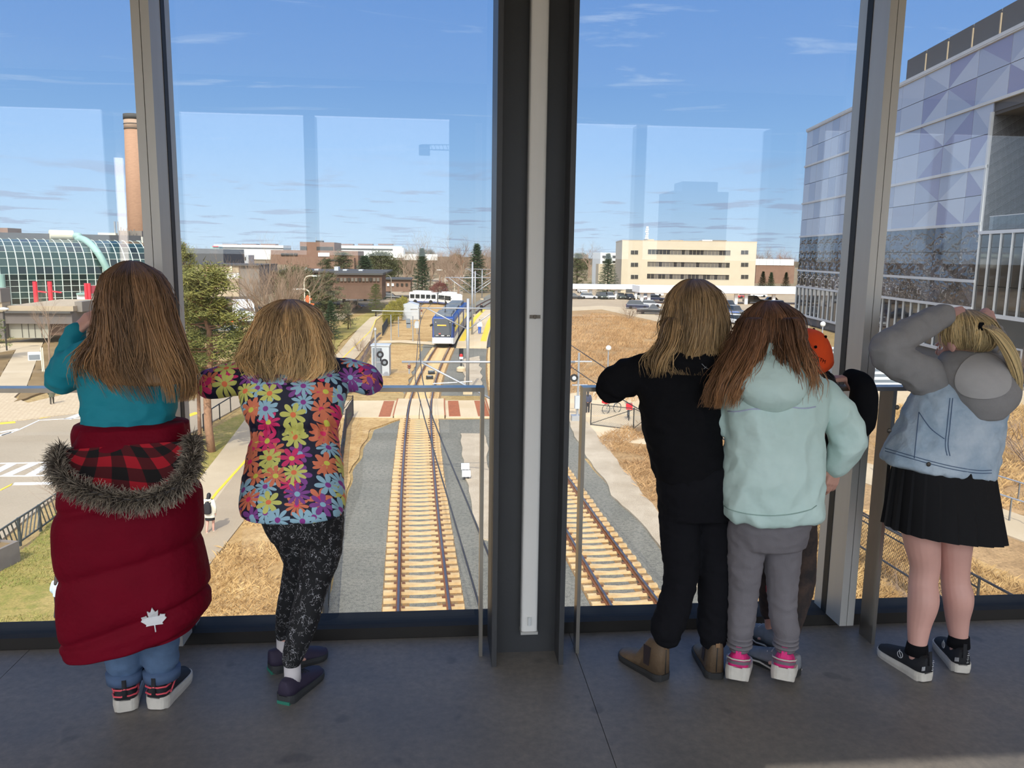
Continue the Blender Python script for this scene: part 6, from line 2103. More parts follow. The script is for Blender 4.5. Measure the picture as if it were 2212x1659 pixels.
for px, yt, w_ in ((243.5, 478, 3.4), (250, 478, 3.2), (257, 490, 2), (263, 494, 2), (271, 492, 2.6), (279, 496, 2), (286, 495, 2)):
 s_, z_ = f2.s(px, yt)
 MB().cyl((s_, 1.0), w_ * 0.055, 0, z_, 12).build('flue_stack', M_STEELS if w_ > 3 else M_MGREY, f2.o)
f2.pbox('cream_box', 272, 512, 322, 525, -4, 0, M_CREAM)
f2.pbox('red_box', -20, 492, 17, 512, 0, 6, M_BRICK)
# chimney
yc_ = 205
b_ = J(306, 520, yc_)
zt_ = J(299, 247, yc_).z - GZ
t_ = thing('brick_chimney', 'tall tapering tan brick chimney with a dark cap, left of the window post', 'chimney', (b_.x, b_.y, GZ - 0.12))
M_CHIM = mat('tan_chimney_brick', (172, 134, 108), rough=0.9, var=0.14, vscale=1.2, stretch=(1, 1, 4))
MB().lathe((0, 0, 0), [(3.3, 0), (2.75, zt_ * 0.6), (2.4, zt_ - 3.5)], 24).build('shaft', M_CHIM, t_, True)
MB().lathe((0, 0, 0), [(2.45, zt_ - 3.5), (2.42, zt_ - 1.1)], 24).build('upper_bands', mat('pale_chimney_band', (186, 158, 136), rough=0.9, var=0.3, vscale=3, stretch=(0.2, 0.2, 4)), t_, True)
MB().lathe((0, 0, 0), [(2.5, zt_ - 1.2), (2.5, zt_)], 24).build('cap', M_ROOFD, t_, True)
for z in (zt_ - 3.4, zt_ - 2.3):
 MB().lathe((0, 0, 0), [(2.5, z), (2.5, z + 0.15)], 24).build('band', M_ROOFD, t_, True)
# low dark building in front of the hall
f = front(-40, 160, 94, 'low_dark_building', 'low dark flat-roofed building in front of the glass hall')
f.pbox('roof', 15, 661, 158, 672, 0, 13, M_BEIGE2)
f.pbox('fascia', 14, 672, 158, 699, -0.3, 12, mat('brown_grey_cladding', (104, 96, 92), rough=0.8, var=0.1, vscale=0.5))
f.pbox('eave', 14, 672, 158, 676, -0.7, 0.2, M_ROOFD)
f.pbox('lower_wall', 16, 699, 101, 731, 0.4, 11, mat('sage_grey_wall', (152, 148, 134), rough=0.8))
f.pbox('lower_wall', 101, 699, 158, 726, 0.8, 11, M_BRICKD)
f.pbox('left_block', -40, 622, 12, 652, -1, 1, M_MGREY)
f.pbox('left_block', -40, 652, 13, 672, -0.8, 1, M_BEIGE2)
f.pbox('left_wall', -40, 672, 14, 731, -0.6, 2, mat('brown_grey_cladding', (104, 96, 92)))
for px in (44, 58, 72, 86):
 f.pbox('panel_joint', px, 700, px + 0.5, 730, 0.3, 0.45, M_ROOFD)
f.pbox('vent_box', 153, 653, 169, 675, 1, 4, M_MGREY)
# white pavilion with red posts
f = front(165, 240, 112, 'white_pavilion', 'white walled pavilion with mint trim and red posts by the glass hall')
f.pbox('wall', 168, 637, 236, 700, 0, 9, M_WHITEB)
f.pbox('trim', 167, 633, 237, 637, -0.3, 9, M_VERD)
for px, yt, yb in ((196, 611, 682), (203, 611, 690)):
 s_, zt_ = f.s(px, yt)
 MB().cyl((s_, -1.6), 0.2, 0, zt_, 10).build('red_post', M_POSTR, f.o)
f.pbox('dark_red_panel', 205, 616, 226, 633, -1.5, -1.2, mat('dark_red_panel', (136, 34, 52), rough=0.6))
f = front(60, 120, 128, 'red_entrance_frame', 'pair of red posts in front of the dark tinted panes')
for px in (75, 107):
 s_, zt_ = f.s(px, 608)
 MB().cyl((s_, 0), 0.32, 0, zt_, 10).build('red_post', M_POSTR, f.o)
 MB().bar((s_, 0, 4.2), (s_ + 1.6, 0, 4.0), 0.12, 0.2).build('bracket', M_POSTR, f.o)
# ---- big glass-clad building on the right
def facade_mats():
 out = []
 for nm, c, wob in (('pale_frit_panel', (168, 173, 186), 0.0), ('mid_frit_panel', (150, 156, 174), 0.0), ('violet_frit_panel', (132, 131, 158), 0.0), ('wavy_mirror_panel', (96, 98, 110), 0.5), ('wavy_mirror_panel_dark', (70, 68, 76), 0.5)):
  m_ = bpy.data.materials.new(nm)
  m_.use_nodes = True
  t = NT(m_.node_tree)
  b = t.n['Principled BSDF']
  b.inputs['Base Color'].default_value = srgb(c)
  b.inputs['Roughness'].default_value = 0.12 if wob == 0 else 0.03
  b.inputs['Metallic'].default_value = 0.0 if wob == 0 else 0.55
  b.inputs['Specular IOR Level'].default_value = 0.6
  if wob:
   n = t.noise(t.mapping(t.new('ShaderNodeTexCoord').outputs['Object'], scale=(0.9, 0.9, 1.3)), 1.0, 1.0, 0.4, 0.6)
   bp = t.new('ShaderNodeBump')
   bp.inputs['Strength'].default_value = 0.6
   bp.inputs['Distance'].default_value = 0.14
   t.link(n, bp.inputs['Height'])
   t.link(bp.outputs[0], b.inputs['Normal'])
  out.append(m_)
 return out
FM = facade_mats()
C0 = G(1716, 694)
vp = _ray(1196, 551)
dirn = Vector((vp.x, vp.y, 0)).normalized()
# s runs from the far corner (0) towards the camera; depth goes away from the tracks
fb = Face(C0, C0 - dirn * 104, 'glass_clad_building', 'large glass clad building with triangle patterned panels on the right')
def fs(px, py):
 return fb.s(px, py)
zrow = [fb.s(1722, y)[1] for y in (618, 583.6, 547, 512, 477, 443, 404, 366.7, 330, 295)]
ztop_f = zrow[-1]
PW = 3.05
so1 = fs(2131, 380)[0]                      # far edge of the recessed terrace
so0 = fb.W
zo0, zo1 = fb.s(2160, 497)[1], fb.s(2150, 240)[1]
ncl = int(fb.W / PW)
cz = {}
def panel(w_, h_, m1, m2, up):
 key = (round(w_, 2), round(h_, 2), m1, m2, up)
 if key in cz:
  return cz[key]
 mbx = MB()
 g = 0.03
 a, b, c, d = (g, 0, g), (w_ - g, 0, g), (w_ - g, 0, h_ - g), (g, 0, h_ - g)
 vs = [a, b, c, d] + [(p_[0], 0.12, p_[2]) for p_ in (a, b, c, d)]
 if up:
  mbx.mat(0).add(vs, [(0, 1, 2)])
  mbx.mat(1).add(vs, [(0, 2, 3)])
 else:
  mbx.mat(0).add(vs, [(0, 1, 3)])
  mbx.mat(1).add(vs, [(1, 2, 3)])
 mbx.mat(0).add(vs, [(4, 7, 6, 5), (0, 4, 5, 1), (1, 5, 6, 2), (2, 6, 7, 3), (3, 7, 4, 0)])
 cz[key] = mbx.mesh('panel', [FM[m1], FM[m2]])
 return cz[key]
s_mid = fs(1935, 400)[0]
npn = 0
cols, s_ = [], 0.0
while s_ < fb.W - 1:
 cols.append((s_, PW if s_ < s_mid - 1 else PW * 1.9))
 s_ += cols[-1][1]
for c, (cs, cw) in enumerate(cols):
 for r in range(len(zrow) - 1):
  z0, z1 = zrow[r], zrow[r + 1]
  s0_, w_ = cs, cw
  if s0_ < so1 < s0_ + w_ and z0 < zo1:
   w_ = so1 - s0_
  if s0_ >= so1 and z0 < zo1 - 1.5:
   continue
  if w_ < 0.3:
   continue
  up = (c + r) % 2 == 0
  if r <= 2:
   m1, m2 = [(3, 4), (4, 3), (3, 3)][(r + c) % 3]
   if r == 0:
    m1, m2 = (4, 3)
  elif s0_ < s_mid:
   m1 = m2 = 0 if (c + r) % 3 else 1
  else:
   m1, m2 = [(0, 1), (2, 0), (2, 1), (1, 0), (0, 2), (1, 2)][(c + 2 * (r // 2) + (r % 2) * 3) % 6]
  put('panel', panel(w_, z1 - z0, m1, m2, up), fb.o, loc=(s0_, 0, z0))
  npn += 1
for i, z in enumerate(zrow):
 if i % 2 == 1 or i == 0:
  fb.box('band', 0, z - 0.14, so1 if z < zo1 else fb.W, z + 0.14, -0.16, 0.1, M_LGREY)
fb.box('roof_coping', -0.1, ztop_f, fb.W, ztop_f + 0.35, -0.2, 0.8, M_LGREY)
fb.box('core', 0.05, 0.2, so1, ztop_f, 0.14, 28, M_DGREY)
fb.box('core_above', so1, zo1, fb.W, ztop_f, 0.14, 28, M_DGREY)
# roof screen set back, on the nearer part
sr1 = fs(1941, 165)[0]
zr = fb.s(1941, 143)[1]
for k in range(16):
 s0_ = sr1 + k * 5.2
 if s0_ > fb.W - 5:
  break
 fb.box('roof_screen', s0_, ztop_f + 0.35, s0_ + 5.0, zr + 0.6, 0.9, 1.2, M_DGREY)
 fb.box('screen_bracket', s0_ + 5.02, ztop_f + 0.35, s0_ + 5.18, zr + 0.2, 0.8, 0.95, M_BEIGE2)
# recessed terrace
fb.box('terrace_ceiling', so1, zo1 - 0.3, so0, zo1, 0.2, 9, M_ROOFD)
fb.box('terrace_back', so1, zo0, so0, zo1 - 0.3, 8.6, 9, mat('grey_green_glass', (86, 98, 98), rough=0.2, spec=0.6))  # back glass in one even grey-green tone
fb.box('terrace_side', so1 - 0.35, zo0, so1, zo1, -0.1, 9, M_LGREY)
fb.box('terrace_floor', so1 - 0.3, zo0 - 0.3, so0, zo0, -0.1, 9, M_LGREY)
for k in range(14):
 s_ = so1 + 0.8 + k * 1.5
 if s_ < fb.W - 2:
  fb.box('guard_pane', s_, zo0 + 0.1, s_ + 1.44, zo0 + 1.3, 0.3, 0.34, M_GLASSB)
fb.box('guard_rail', so1 + 0.8, zo0 + 1.3, so0, zo0 + 1.36, 0.28, 0.36, M_LGREY)
for k in range(3):
 MB().cyl((so1 + 5 + k * 5, 4.5), 0.12, zo1 - 0.9, zo1 - 0.3, 10).build('ceiling_lamp', M_WHITEB, fb.o)
# clear curtain wall below the terrace and along the base
M_CURT = mat('dark_clear_curtain_glass', (44, 46, 50), rough=0.04, spec=0.9, metal=0.3)
zc0, zc1 = fb.s(1722, 676)[1], zrow[0]
zl0 = fb.s(2160, 680)[1]
rows_ = [zl0, zl0 + (zo0 - zl0) * 0.33, zl0 + (zo0 - zl0) * 0.8, zo0 - 0.35]
for k in range(15):
 s0_ = so1 + k * 1.9
 if s0_ > fb.W - 2:
  break
 for j in range(3):
  fb.box('curtain_pane', s0_, rows_[j], s0_ + 1.82, rows_[j + 1] - 0.06, 0.05, 0.12, M_CURT)
 fb.box('mullion', s0_ - 0.06, zl0, s0_ + 0.02, zo0 - 0.3, -0.12, 0.1, M_LGREY)
fb.box('curtain_back', so1, zl0, so0, zo0 - 0.3, 0.5, 0.8, M_ROOFD)
fb.box('sill_band', so1, zl0 - 0.35, so0, zl0, -0.15, 0.2, M_LGREY)
k = 0
while k * 2.0 < so1 - 2:
 s0_ = k * 2.0
 fb.box('curtain_pane', s0_, zc0, s0_ + 1.92, zc1 - 0.2, 0.05, 0.12, M_CURT)
 fb.box('mullion', s0_ - 0.06, zc0, s0_ + 0.04, zc1, -0.12, 0.1, M_LGREY)
 k += 1
fb.box('sill_band', 0, zc0 - 0.3, so1, zc0, -0.15, 0.2, M_LGREY)
fb.box('base_wall', 0, 0, fb.W, zc0 - 0.3, 0.35, 20, mat('dark_slate_wall', (62, 64, 74), rough=0.6, var=0.15, vscale=0.6))
d_s = fs(2185, 715)[0]
for q in (-1.2, 0.2):
 dd = fb.box('entrance_door', d_s + q, 0, d_s + q + 1.2, 3.0, 0.25, 0.36, M_LGREY)
 fb.box('pane', d_s + q + 0.12, 0.2, d_s + q + 1.08, 2.85, 0.2, 0.3, M_CURT, dd)
# ================================================================== trees and planting
M_BARK = mat('grey_brown_bark', (128, 108, 90), rough=0.95, var=0.25, vscale=6, stretch=(4, 4, 0.6))
M_BARKP = mat('pinkish_pine_bark', (172, 132, 104), rough=0.95, var=0.25, vscale=6, stretch=(3, 3, 0.8))
M_BARKD = mat('dark_bark', (86, 72, 60), rough=0.95, var=0.3, vscale=6, stretch=(4, 4, 0.6))
M_TWIG = mat('bare_twigs', (150, 126, 106), rough=0.95, var=0.2, vscale=2)
def leaf_mat(name, c1, c2, rough=0.7):
 m_ = mat(name, c1, rough=rough, vscale=1.3, color2=c2, spec=0.2)
 return m_
M_PINE = leaf_mat('yellow_green_needles', (128, 122, 62), (88, 90, 48))
M_PINED = leaf_mat('dull_olive_needles', (92, 92, 58), (66, 70, 46))
M_SPR = leaf_mat('dark_spruce_needles', (58, 74, 46), (40, 54, 36))
M_FRESH = leaf_mat('fresh_green_needles', (122, 134, 70), (88, 106, 54))
M_CEDAR = leaf_mat('golden_cedar_leaf', (150, 136, 50), (112, 110, 44))
M_REDB = leaf_mat('reddish_bud_twigs', (150, 92, 84), (120, 74, 68))
M_TWIGR = mat('rust_bare_twigs', (158, 112, 84), rough=0.95, var=0.2, vscale=2)
def tuft(mb, c, r, n, ln, rng, flat=0.7, up=0.2):
 """A clump of needle blades round c."""
 vs, fs_ = [], []
 for _ in range(n):
  d = Vector((rng.gauss(0, 1), rng.gauss(0, 1), rng.gauss(0, flat) + up)).normalized()
  p = c + Vector((rng.gauss(0, r), rng.gauss(0, r), rng.gauss(0, r * flat))) * 0.5
  s = d.orthogonal().normalized() * ln * 0.13
  e = p + d * ln * rng.uniform(0.7, 1.2)
  b = len(vs)
  vs += [p - s, p + s, e]
  fs_.append((b, b + 1, b + 2))
 mb.add(vs, fs_)
def branchy(mb, p, d, ln, r, depth, rng, kids_=3, spread=0.6, up=0.12, sides=5, wob=0.12, shrink=0.68, tips=None):
 n = 4 if depth > 0 else 3
 pts, rad = [p], [r]
 q, dd = p.copy(), d.copy()
 for i in range(n):
  dd = (dd + Vector((rng.gauss(0, wob), rng.gauss(0, wob), rng.gauss(0, wob) + up * 0.3))).normalized()
  q = q + dd * ln / n
  pts.append(q.copy())
  rad.append(max(r * (1 - 0.62 * (i + 1) / n), 0.004))
 mb.tube(pts, rad, sides if depth > 1 else 3, cap=False)
 if depth == 0:
  if tips is not None:
   tips.append((q, dd))
  return
 for k in range(kids_ + (1 if depth > 1 else 0)):
  t = rng.uniform(0.3, 1.0)
  i = min(int(t * n), n - 1)
  b = pts[i].lerp(pts[i + 1], t * n - i)
  a = rng.uniform(0, 6.28)
  o = dd.orthogonal().normalized()
  o = Quaternion(dd, a) @ o
  nd = (dd * (1 - spread * 0.5) + o * spread * rng.uniform(0.7, 1.2) + Vector((0, 0, up))).normalized()
  branchy(mb, b, nd, ln * shrink * rng.uniform(0.75, 1.15), max(rad[i] * 0.6, 0.004), depth - 1, rng, kids_, spread, up, sides, wob, shrink, tips)
def make_tree(kind, seed):
 """Returns list of (part name, mesh, kind) and the nominal height."""
 rng = random.Random(seed)
 V = Vector
 if kind.startswith('bare'):
  mb = MB()
  h = 10.0
  if kind == 'bare_vase':
   mb.tube([V((0, 0, 0)), V((0.05, 0, 1.6))], [0.26, 0.22], 8)
   for k in range(9):
    a = k * 2.4 + rng.uniform(-0.3, 0.3)
    el = rng.uniform(0.25, 1.0)
    branchy(mb, V((0, 0, 1.2 + 0.08 * k)), V((math.cos(a) * el, math.sin(a) * el, 1.1)).normalized(), rng.uniform(4.4, 6.0), 0.1, 3, rng, 6, 0.46, 0.18, 5, 0.06, 0.58)
  elif kind == 'bare_shrub':
   for k in range(14):
    a = rng.uniform(0, 6.28)
    branchy(mb, V((math.cos(a) * 0.4, math.sin(a) * 0.4, 0)), V((math.cos(a) * 0.8, math.sin(a) * 0.8, 1.0)).normalized(), rng.uniform(3.5, 6), 0.07, 2, rng, 4, 0.6, 0.1, 4, 0.12, 0.62)
  else:
   branchy(mb, V((0, 0, 0)), V((0, 0, 1)), 6.4, 0.2, 4, rng, 4, 0.62, 0.16, 6, 0.05, 0.62)
  return [('branches', mb, M_TWIGR if kind == 'bare_rust' else M_TWIG if kind != 'bare_shrub' else M_TWIG, None)], 10.0
 tr, fo = MB(), MB()
 if kind == 'pine':
  pts = [V((rng.gauss(0, 0.05) * i, rng.gauss(0, 0.05) * i, i * 1.6)) for i in range(7)]
  tr.tube(pts, [0.2, 0.18, 0.17, 0.15, 0.12, 0.08, 0.03], 8)
  for k in range(46):
   z = 3.2 + 6.0 * (k / 46) ** 0.9 + rng.uniform(-0.2, 0.2)
   a = k * 2.4 + rng.uniform(-0.4, 0.4)
   i = min(int(z / 1.6), 5)
   b = pts[i].lerp(pts[i + 1], z / 1.6 - i)
   L = (2.9 - 2.2 * max(0, (z - 5.0) / 4.6)) * rng.uniform(0.6, 1.1)
   d = V((math.cos(a), math.sin(a), rng.uniform(-0.05, 0.45))).normalized()
   bp = [b, b + d * L * 0.5 + V((0, 0, -0.08)), b + d * L + V((0, 0, 0.18))]
   tr.tube(bp, [0.045, 0.03, 0.012], 4, cap=False)
   for j in range(5):
    t = rng.uniform(0.35, 1.05)
    c = b + d * L * t + V((rng.gauss(0, 0.22), rng.gauss(0, 0.22), rng.uniform(0, 0.3)))
    tuft(fo, c, 0.5, 46, 0.27, rng, 0.6, 0.35)
  return [('trunk', tr, M_BARKP, None), ('foliage', fo, M_PINE, 'stuff')], 10.0
 if kind in ('dull_pine', 'fresh_pine'):
  tr.tube([V((0, 0, 0)), V((0.1, 0, 5)), V((0, 0, 9.4))], [0.2, 0.13, 0.03], 7)
  for k in range(52):
   z = 1.6 + 8.0 * k / 52
   a = k * 2.4
   L = (2.7 * (1 - (z / 10.4)) ** 0.75 + 0.25) * rng.uniform(0.55, 1.15)
   d = V((math.cos(a), math.sin(a), 0.15))
   tr.tube([V((0, 0, z)), V((0, 0, z)) + d * L], [0.03, 0.01], 3, cap=False)
   for j in range(4):
    c = V((0, 0, z)) + d * L * rng.uniform(0.3, 1.05) + V((rng.gauss(0, 0.18), rng.gauss(0, 0.18), rng.gauss(0.05, 0.15)))
    tuft(fo, c, 0.42, 34, 0.28, rng, 0.7, 0.3)
  return [('trunk', tr, M_BARKD, None), ('foliage', fo, M_PINED if kind == 'dull_pine' else M_FRESH, 'stuff')], 10.0
 if kind == 'spruce':
  tr.tube([V((0, 0, 0)), V((0, 0, 9.6))], [0.2, 0.03], 6)
  for k in range(120):
   z = 0.7 + 9.1 * (k / 120)
   a = k * 2.4
   L = 2.5 * (1 - z / 10.05) ** 0.9 * rng.uniform(0.75, 1.15) + 0.08
   d = V((math.cos(a), math.sin(a), -0.25)).normalized()
   for j in range(3):
    c = V((0, 0, z)) + d * L * (0.4 + 0.3 * j) + V((0, 0, 0.12 * j))
    tuft(fo, c, 0.3, 20, 0.32, rng, 0.45, -0.05)
  return [('trunk', tr, M_BARKD, None), ('foliage', fo, M_SPR, 'stuff')], 10.0
 if kind in ('cedar', 'red_shrub', 'round_shrub'):
  tr.tube([V((0, 0, 0)), V((0, 0, 6))], [0.2, 0.1], 6)
  for k in range(230):
   th, ph = rng.uniform(0, 6.28), math.acos(rng.uniform(-0.7, 1))
   r = rng.uniform(0.7, 1.0)
   c = V((2.9 * r * math.sin(ph) * math.cos(th), 2.9 * r * math.sin(ph) * math.sin(th), 4.6 + 4.6 * r * math.cos(ph)))
   tuft(fo, c, 0.8, 26, 0.5, rng, 0.9, 0.4)
  return [('trunk', tr, M_BARKD, None), ('foliage', fo, {'cedar': M_CEDAR, 'red_shrub': M_REDB, 'round_shrub': M_PINED}[kind], 'stuff')], 10.0
PROTO = {}
NAMES = {'pine': 'pine_tree', 'dull_pine': 'pine_tree', 'fresh_pine': 'pine_tree', 'spruce': 'spruce_tree', 'bare': 'bare_tree', 'bare_vase': 'bare_tree', 'bare_rust': 'bare_tree', 'bare_shrub': 'bare_shrub', 'cedar': 'cedar_shrub', 'red_shrub': 'red_shrub', 'round_shrub': 'evergreen_shrub'}
def tree(kind, base, top_z, label, seed=0, wid=1.0, group=None, rz=None, cat=None):
 key = (kind, seed)
 if key not in PROTO:
  parts, h = make_tree(kind, 100 + seed * 17 + len(kind))
  PROTO[key] = ([(n, mb.mesh(n, m_, n == 'trunk'), k) for n, mb, m_, k in parts], h)
 parts, h = PROTO[key]
 o = thing(NAMES[kind], label, cat or ('shrub' if 'shrub' in NAMES[kind] else 'tree'), base, rz if rz is not None else random.uniform(0, 6.28), group)
 sc = (top_z - base.z) / (h if kind != 'bare_vase' else 11.8)
 o.scale = (sc * wid, sc * wid, sc)
 for n, me, k in parts:
  put(n, me, o, kind=k)
 return o
def ptree(kind, px, pyb, pyt, label, seed=0, wid=1.0, y=None, **kw):
 if y is None:
  b = G(px, pyb, GZ - 0.08)
 else:
  q = J(px, pyb, y)
  b = Vector((q.x, q.y, GZ - 0.1))
 return tree(kind, b, J(px, pyt, b.y).z, label, seed, wid, **kw)
ptree('pine', 457, 978, 560, 'fluffy yellow green pine with a pinkish trunk beside the footpath', 1, 1.1, rz=0.4)
ptree('pine', 432, 950, 640, 'dark trunked pine just left of the pinkish pine trunk', 2, 0.7, rz=2.0)
ptree('pine', 417, 850, 512, 'slender tall pine whose top rises before the windowless block', 3, 0.5, rz=1.1)
ptree('bare_vase', 598, 765, 528, 'large bare spreading tree behind the blonde head', 1, 1.25, rz=0.3)
ptree('dull_pine', 708, 722, 588, 'brownish olive pine rising above the blonde head', 1, 1.7)
ptree('spruce', 716, 734, 650, 'small dark spruce on the lawn right of the blonde hair', 1, 1.15)
ptree('fresh_pine', 812, 684, 612, 'fresh light green pine beside the bend of the footpath', 1, 1.2)
ptree('dull_pine', 752, 712, 655, 'low rusty brown pine between dark spruce and footpath bend', 2, 1.1)
ptree('bare', 757, 708, 640, 'thin bare sapling with rusty buds by the footpath bend', 1, 0.9)
ptree('spruce', 912, 640, 536, 'tall dark spruce above the white bus', 2, 1.05, y=178)
ptree('spruce', 1030, 610, 526, 'tall dark conifer left of the column above the tram', 3, 1.3, y=225)
ptree('red_shrub', 948, 632, 605, 'small reddish budding tree above the bus cab', 1, 1.3, y=172)
ptree('dull_pine', 962, 632, 612, 'small dark evergreen right of the reddish tree', 3, 1.3, y=176)
ptree('round_shrub', 640, 612, 565, 'rounded dark evergreen left of the brick hall roof', 1, 1.4, y=142)
ptree('dull_pine', 742, 600, 541, 'olive conifer behind the brick hall roof', 1, 1.6, y=176)
ptree('spruce', 788, 600, 552, 'dark conifer behind the right end of the brick hall', 1, 1.9, y=180)
ptree('round_shrub', 822, 600, 535, 'broad dark evergreen crown on the skyline', 1, 1.5, y=250)
ptree('dull_pine', 705, 600, 556, 'conifer clump right of the brick cabin', 4, 1.3, y=170)
ptree('spruce', 1312, 632, 547, 'lone dark spruce before the white block', 1, 1.35, y=222)
ptree('dull_pine', 1246, 622, 546, 'olive pine right of the column', 2, 1.3, y=240)
for i, (px, yt) in enumerate(((1646, 586), (1664, 588), (1696, 588))):
 ptree('spruce', px, 632, yt, ['bluish spruce at the right corner of the beige offices', 'second spruce from the beige offices', 'spruce touching the glass building corner'][i], i + 1, 1.25, y=240)
for i, (px, yb, yt) in enumerate(((838, 706, 655), (849, 700, 645), (861, 694, 640), (872, 688, 636))):
 ptree('cedar', px, yb, yt, ['golden cedar nearest the footpath bend', 'second golden cedar in the hedge by the footpath', 'third golden cedar, by the grey shed', 'last golden cedar, half behind the grey shed'][i], i % 2, 0.75)
rng = random.Random(77)
SKY_B = []
lab = ['grey bare tree in the distant skyline wood', 'rusty bare tree in the distant skyline wood', 'dark evergreen in the distant skyline wood']
for i in range(74):
 px = rng.choice([rng.uniform(690, 1072), rng.uniform(860, 1072), rng.uniform(1232, 1300), rng.uniform(1630, 1712), rng.uniform(395, 640)])
 y = rng.uniform(372, 500) if px > 1600 else rng.uniform(335, 480)
 k = rng.choices([0, 1, 2], [6, 2, 2])[0]
 if px > 1600 and k == 2:
  k = 0
 hz = 549 + (px - 1106) * 0.0138
 yt = hz - rng.uniform(-6, 10) * (300 / y) - (6 if px > 860 else 0)
 if 395 < px < 640:
  yt = hz + rng.uniform(2, 10)
 b = J(px, 560, y)
 b.z = GZ - 0.12
 if any((b - q).length < 11 for q in SKY_B):
  continue
 SKY_B.append(b.copy())
 tree(['bare', 'bare_rust', 'round_shrub'][k], b, J(px, yt, y).z, lab[k], i % 3 if k < 2 else i % 2, rng.uniform(1.2, 1.8) if k < 2 else 1.0, group=['grey bare trees along the skyline', 'rusty bare trees along the skyline', 'dark evergreens along the skyline'][k])
for i in range(40):
 px = rng.uniform(872, 1072)
 y = rng.uniform(195, 300)
 hz = 549
 b = J(px, 560, y)
 b.z = GZ - 0.12
 if abs(b.x - (cl(y, 0) + 3)) < 8 or any((b - q).length < 6 for q in SKY_B):
  continue
 SKY_B.append(b.copy())
 tree('bare', b, J(px, hz + rng.uniform(-20, 14), y).z, 'bare grey tree in the thicket behind the tram', i % 3, rng.uniform(1.0, 1.5), group='bare trees behind the tram')
# left foreground planting
ptree('bare', 108, 796, 662, 'slim bare tree on the dirt bed left of the teal elbow', 2, 0.85, rz=0.2)
ptree('bare_shrub', 178, 745, 690, 'small rusty bare shrub by the brick wall', 1, 1.1)
ptree('fresh_pine', -22, 778, 655, 'pine whose branch tips reach in at the left frame edge', 2, 1.35)
ptree('bare_shrub', 182, 1128, 930, 'leafless bush behind the fur trimmed coat', 2, 0.9)
ptree('bare_shrub', 1775, 800, 660, 'pale bare sapling clump before the glass building', 3, 0.55)
ptree('bare_shrub', 2235, 1010, 830, 'tangled bare bush at the right frame edge', 4, 1.3)
ptree('bare_shrub', 2200, 830, 690, 'leafless sapling behind the long ponytail', 5, 0.6)
ptree('bare_shrub', 1995, 1330, 1180, 'dry bramble behind the bare legs', 6, 1.2)
for i, (px, yb, yt) in enumerate(((1360, 690, 640), (1640, 710, 690), (1610, 735, 700))):
 ptree('bare_shrub', px, yb, yt, ['dry shrub at the car park edge', 'low dry shrub right of the blue car', 'scrubby bush in front of the pale parked car'][i], 1 + i, 1.2)
for i, (px, yb) in enumerate(((772, 812), (784, 795), (766, 845), (793, 772), (776, 760))):
 ptree('bare_shrub', px, yb, yb - 62, ['leafless bush directly left of the signal cabinet', 'leafless bush up and left of the signal cabinet', 'leafless bush nearest the flowered elbow', 'leafless bush above the signal cabinet roof', 'leafless bush farthest along the footpath edge'][i], i + 1, 0.6)
def blades(name, poly, n, h, m_, seed, label, lean=0.5, wd=0.012, zb=GZ - 0.04, cat='grass'):
 """Dead grass standing on a patch of ground: uncountable blades in one object."""
 rng = random.Random(seed)
 xs, ys_ = [p[0] for p in poly], [p[1] for p in poly]
 vs, fs_ = [], []
 def inside(x, y):
  c = False
  for i in range(len(poly)):
   (x0, y0), (x1, y1) = poly[i - 1][:2], poly[i][:2]
   if (y0 > y) != (y1 > y) and x < (x1 - x0) * (y - y0) / (y1 - y0) + x0:
    c = not c
  return c
 k = 0
 while k < n:
  x, y = rng.uniform(min(xs), max(xs)), rng.uniform(min(ys_), max(ys_))
  k += 1
  if not inside(x, y):
   continue
  if mnoise.noise(Vector((x * 0.35 + seed, y * 0.35, 0))) < -0.18:
   continue
  a = rng.uniform(0, 6.28)
  L = h * rng.uniform(0.4, 1.2)
  d = Vector((rng.gauss(0.2, lean), rng.gauss(0.1, lean), 1)).normalized()
  s = Vector((math.cos(a), math.sin(a), 0)) * wd
  p = Vector((x, y, zb))
  b = len(vs)
  vs += [p - s, p + s, p + d * L * 0.6 + s * 0.7, p + d * L + Vector((d.x, d.y, -0.4)) * L * 0.2]
  fs_ += [(b, b + 1, b + 2), (b, b + 2, b + 3)]
 o = MB().add(vs, fs_).build(name, m_, kind='stuff', label=label)
 o['category'] = cat
 return o
M_STRAW = mat('straw_blades', (204, 170, 116), rough=0.9, var=0.3, vscale=0.7, color2=(166, 130, 82))
M_STRAWR = mat('russet_blades', (188, 152, 108), rough=0.9, var=0.3, vscale=0.5, color2=(158, 122, 84))
M_GREENB = mat('green_blades', (132, 136, 62), rough=0.9, var=0.3, vscale=0.6, color2=(168, 150, 90))
blades('dead_grass', P((440, 1235), (560, 1084), (640, 990), (720, 900), (700, 1200), (690, 1400), (330, 1440)), 26000, 0.3, M_STRAW, 1, 'tan dead grass beside the footpath', 0.7)
blades('dry_reeds', P((1690, 1090), (1880, 1110), (2260, 1300), (2240, 1420), (1680, 1420), (1600, 1280)), 46000, 0.5, M_STRAW, 2, 'dry straw reeds below the bridge on the right', 0.6, 0.008)
blades('russet_grass', P((1290, 945), (1400, 905), (1560, 940), (1640, 1190), (1600, 1290), (1430, 1110)), 22000, 0.4, M_STRAWR, 3, 'russet grass on the bank right of the gravel verge', 0.7)
blades('russet_weeds', P((1215, 860), (1215, 690), (1290, 676), (1430, 700), (1560, 770), (1590, 850), (1400, 872)), 52000, 0.5, M_STRAWR, 4, 'russet weeds on the field right of the column', 0.4, 0.025)
blades('lawn_grass', P((-40, 1240), (60, 1180), (145, 1080), (170, 1330), (90, 1400), (-60, 1420)), 24000, 0.13, M_GREENB, 5, 'short green and straw lawn at the lower left', 0.6)
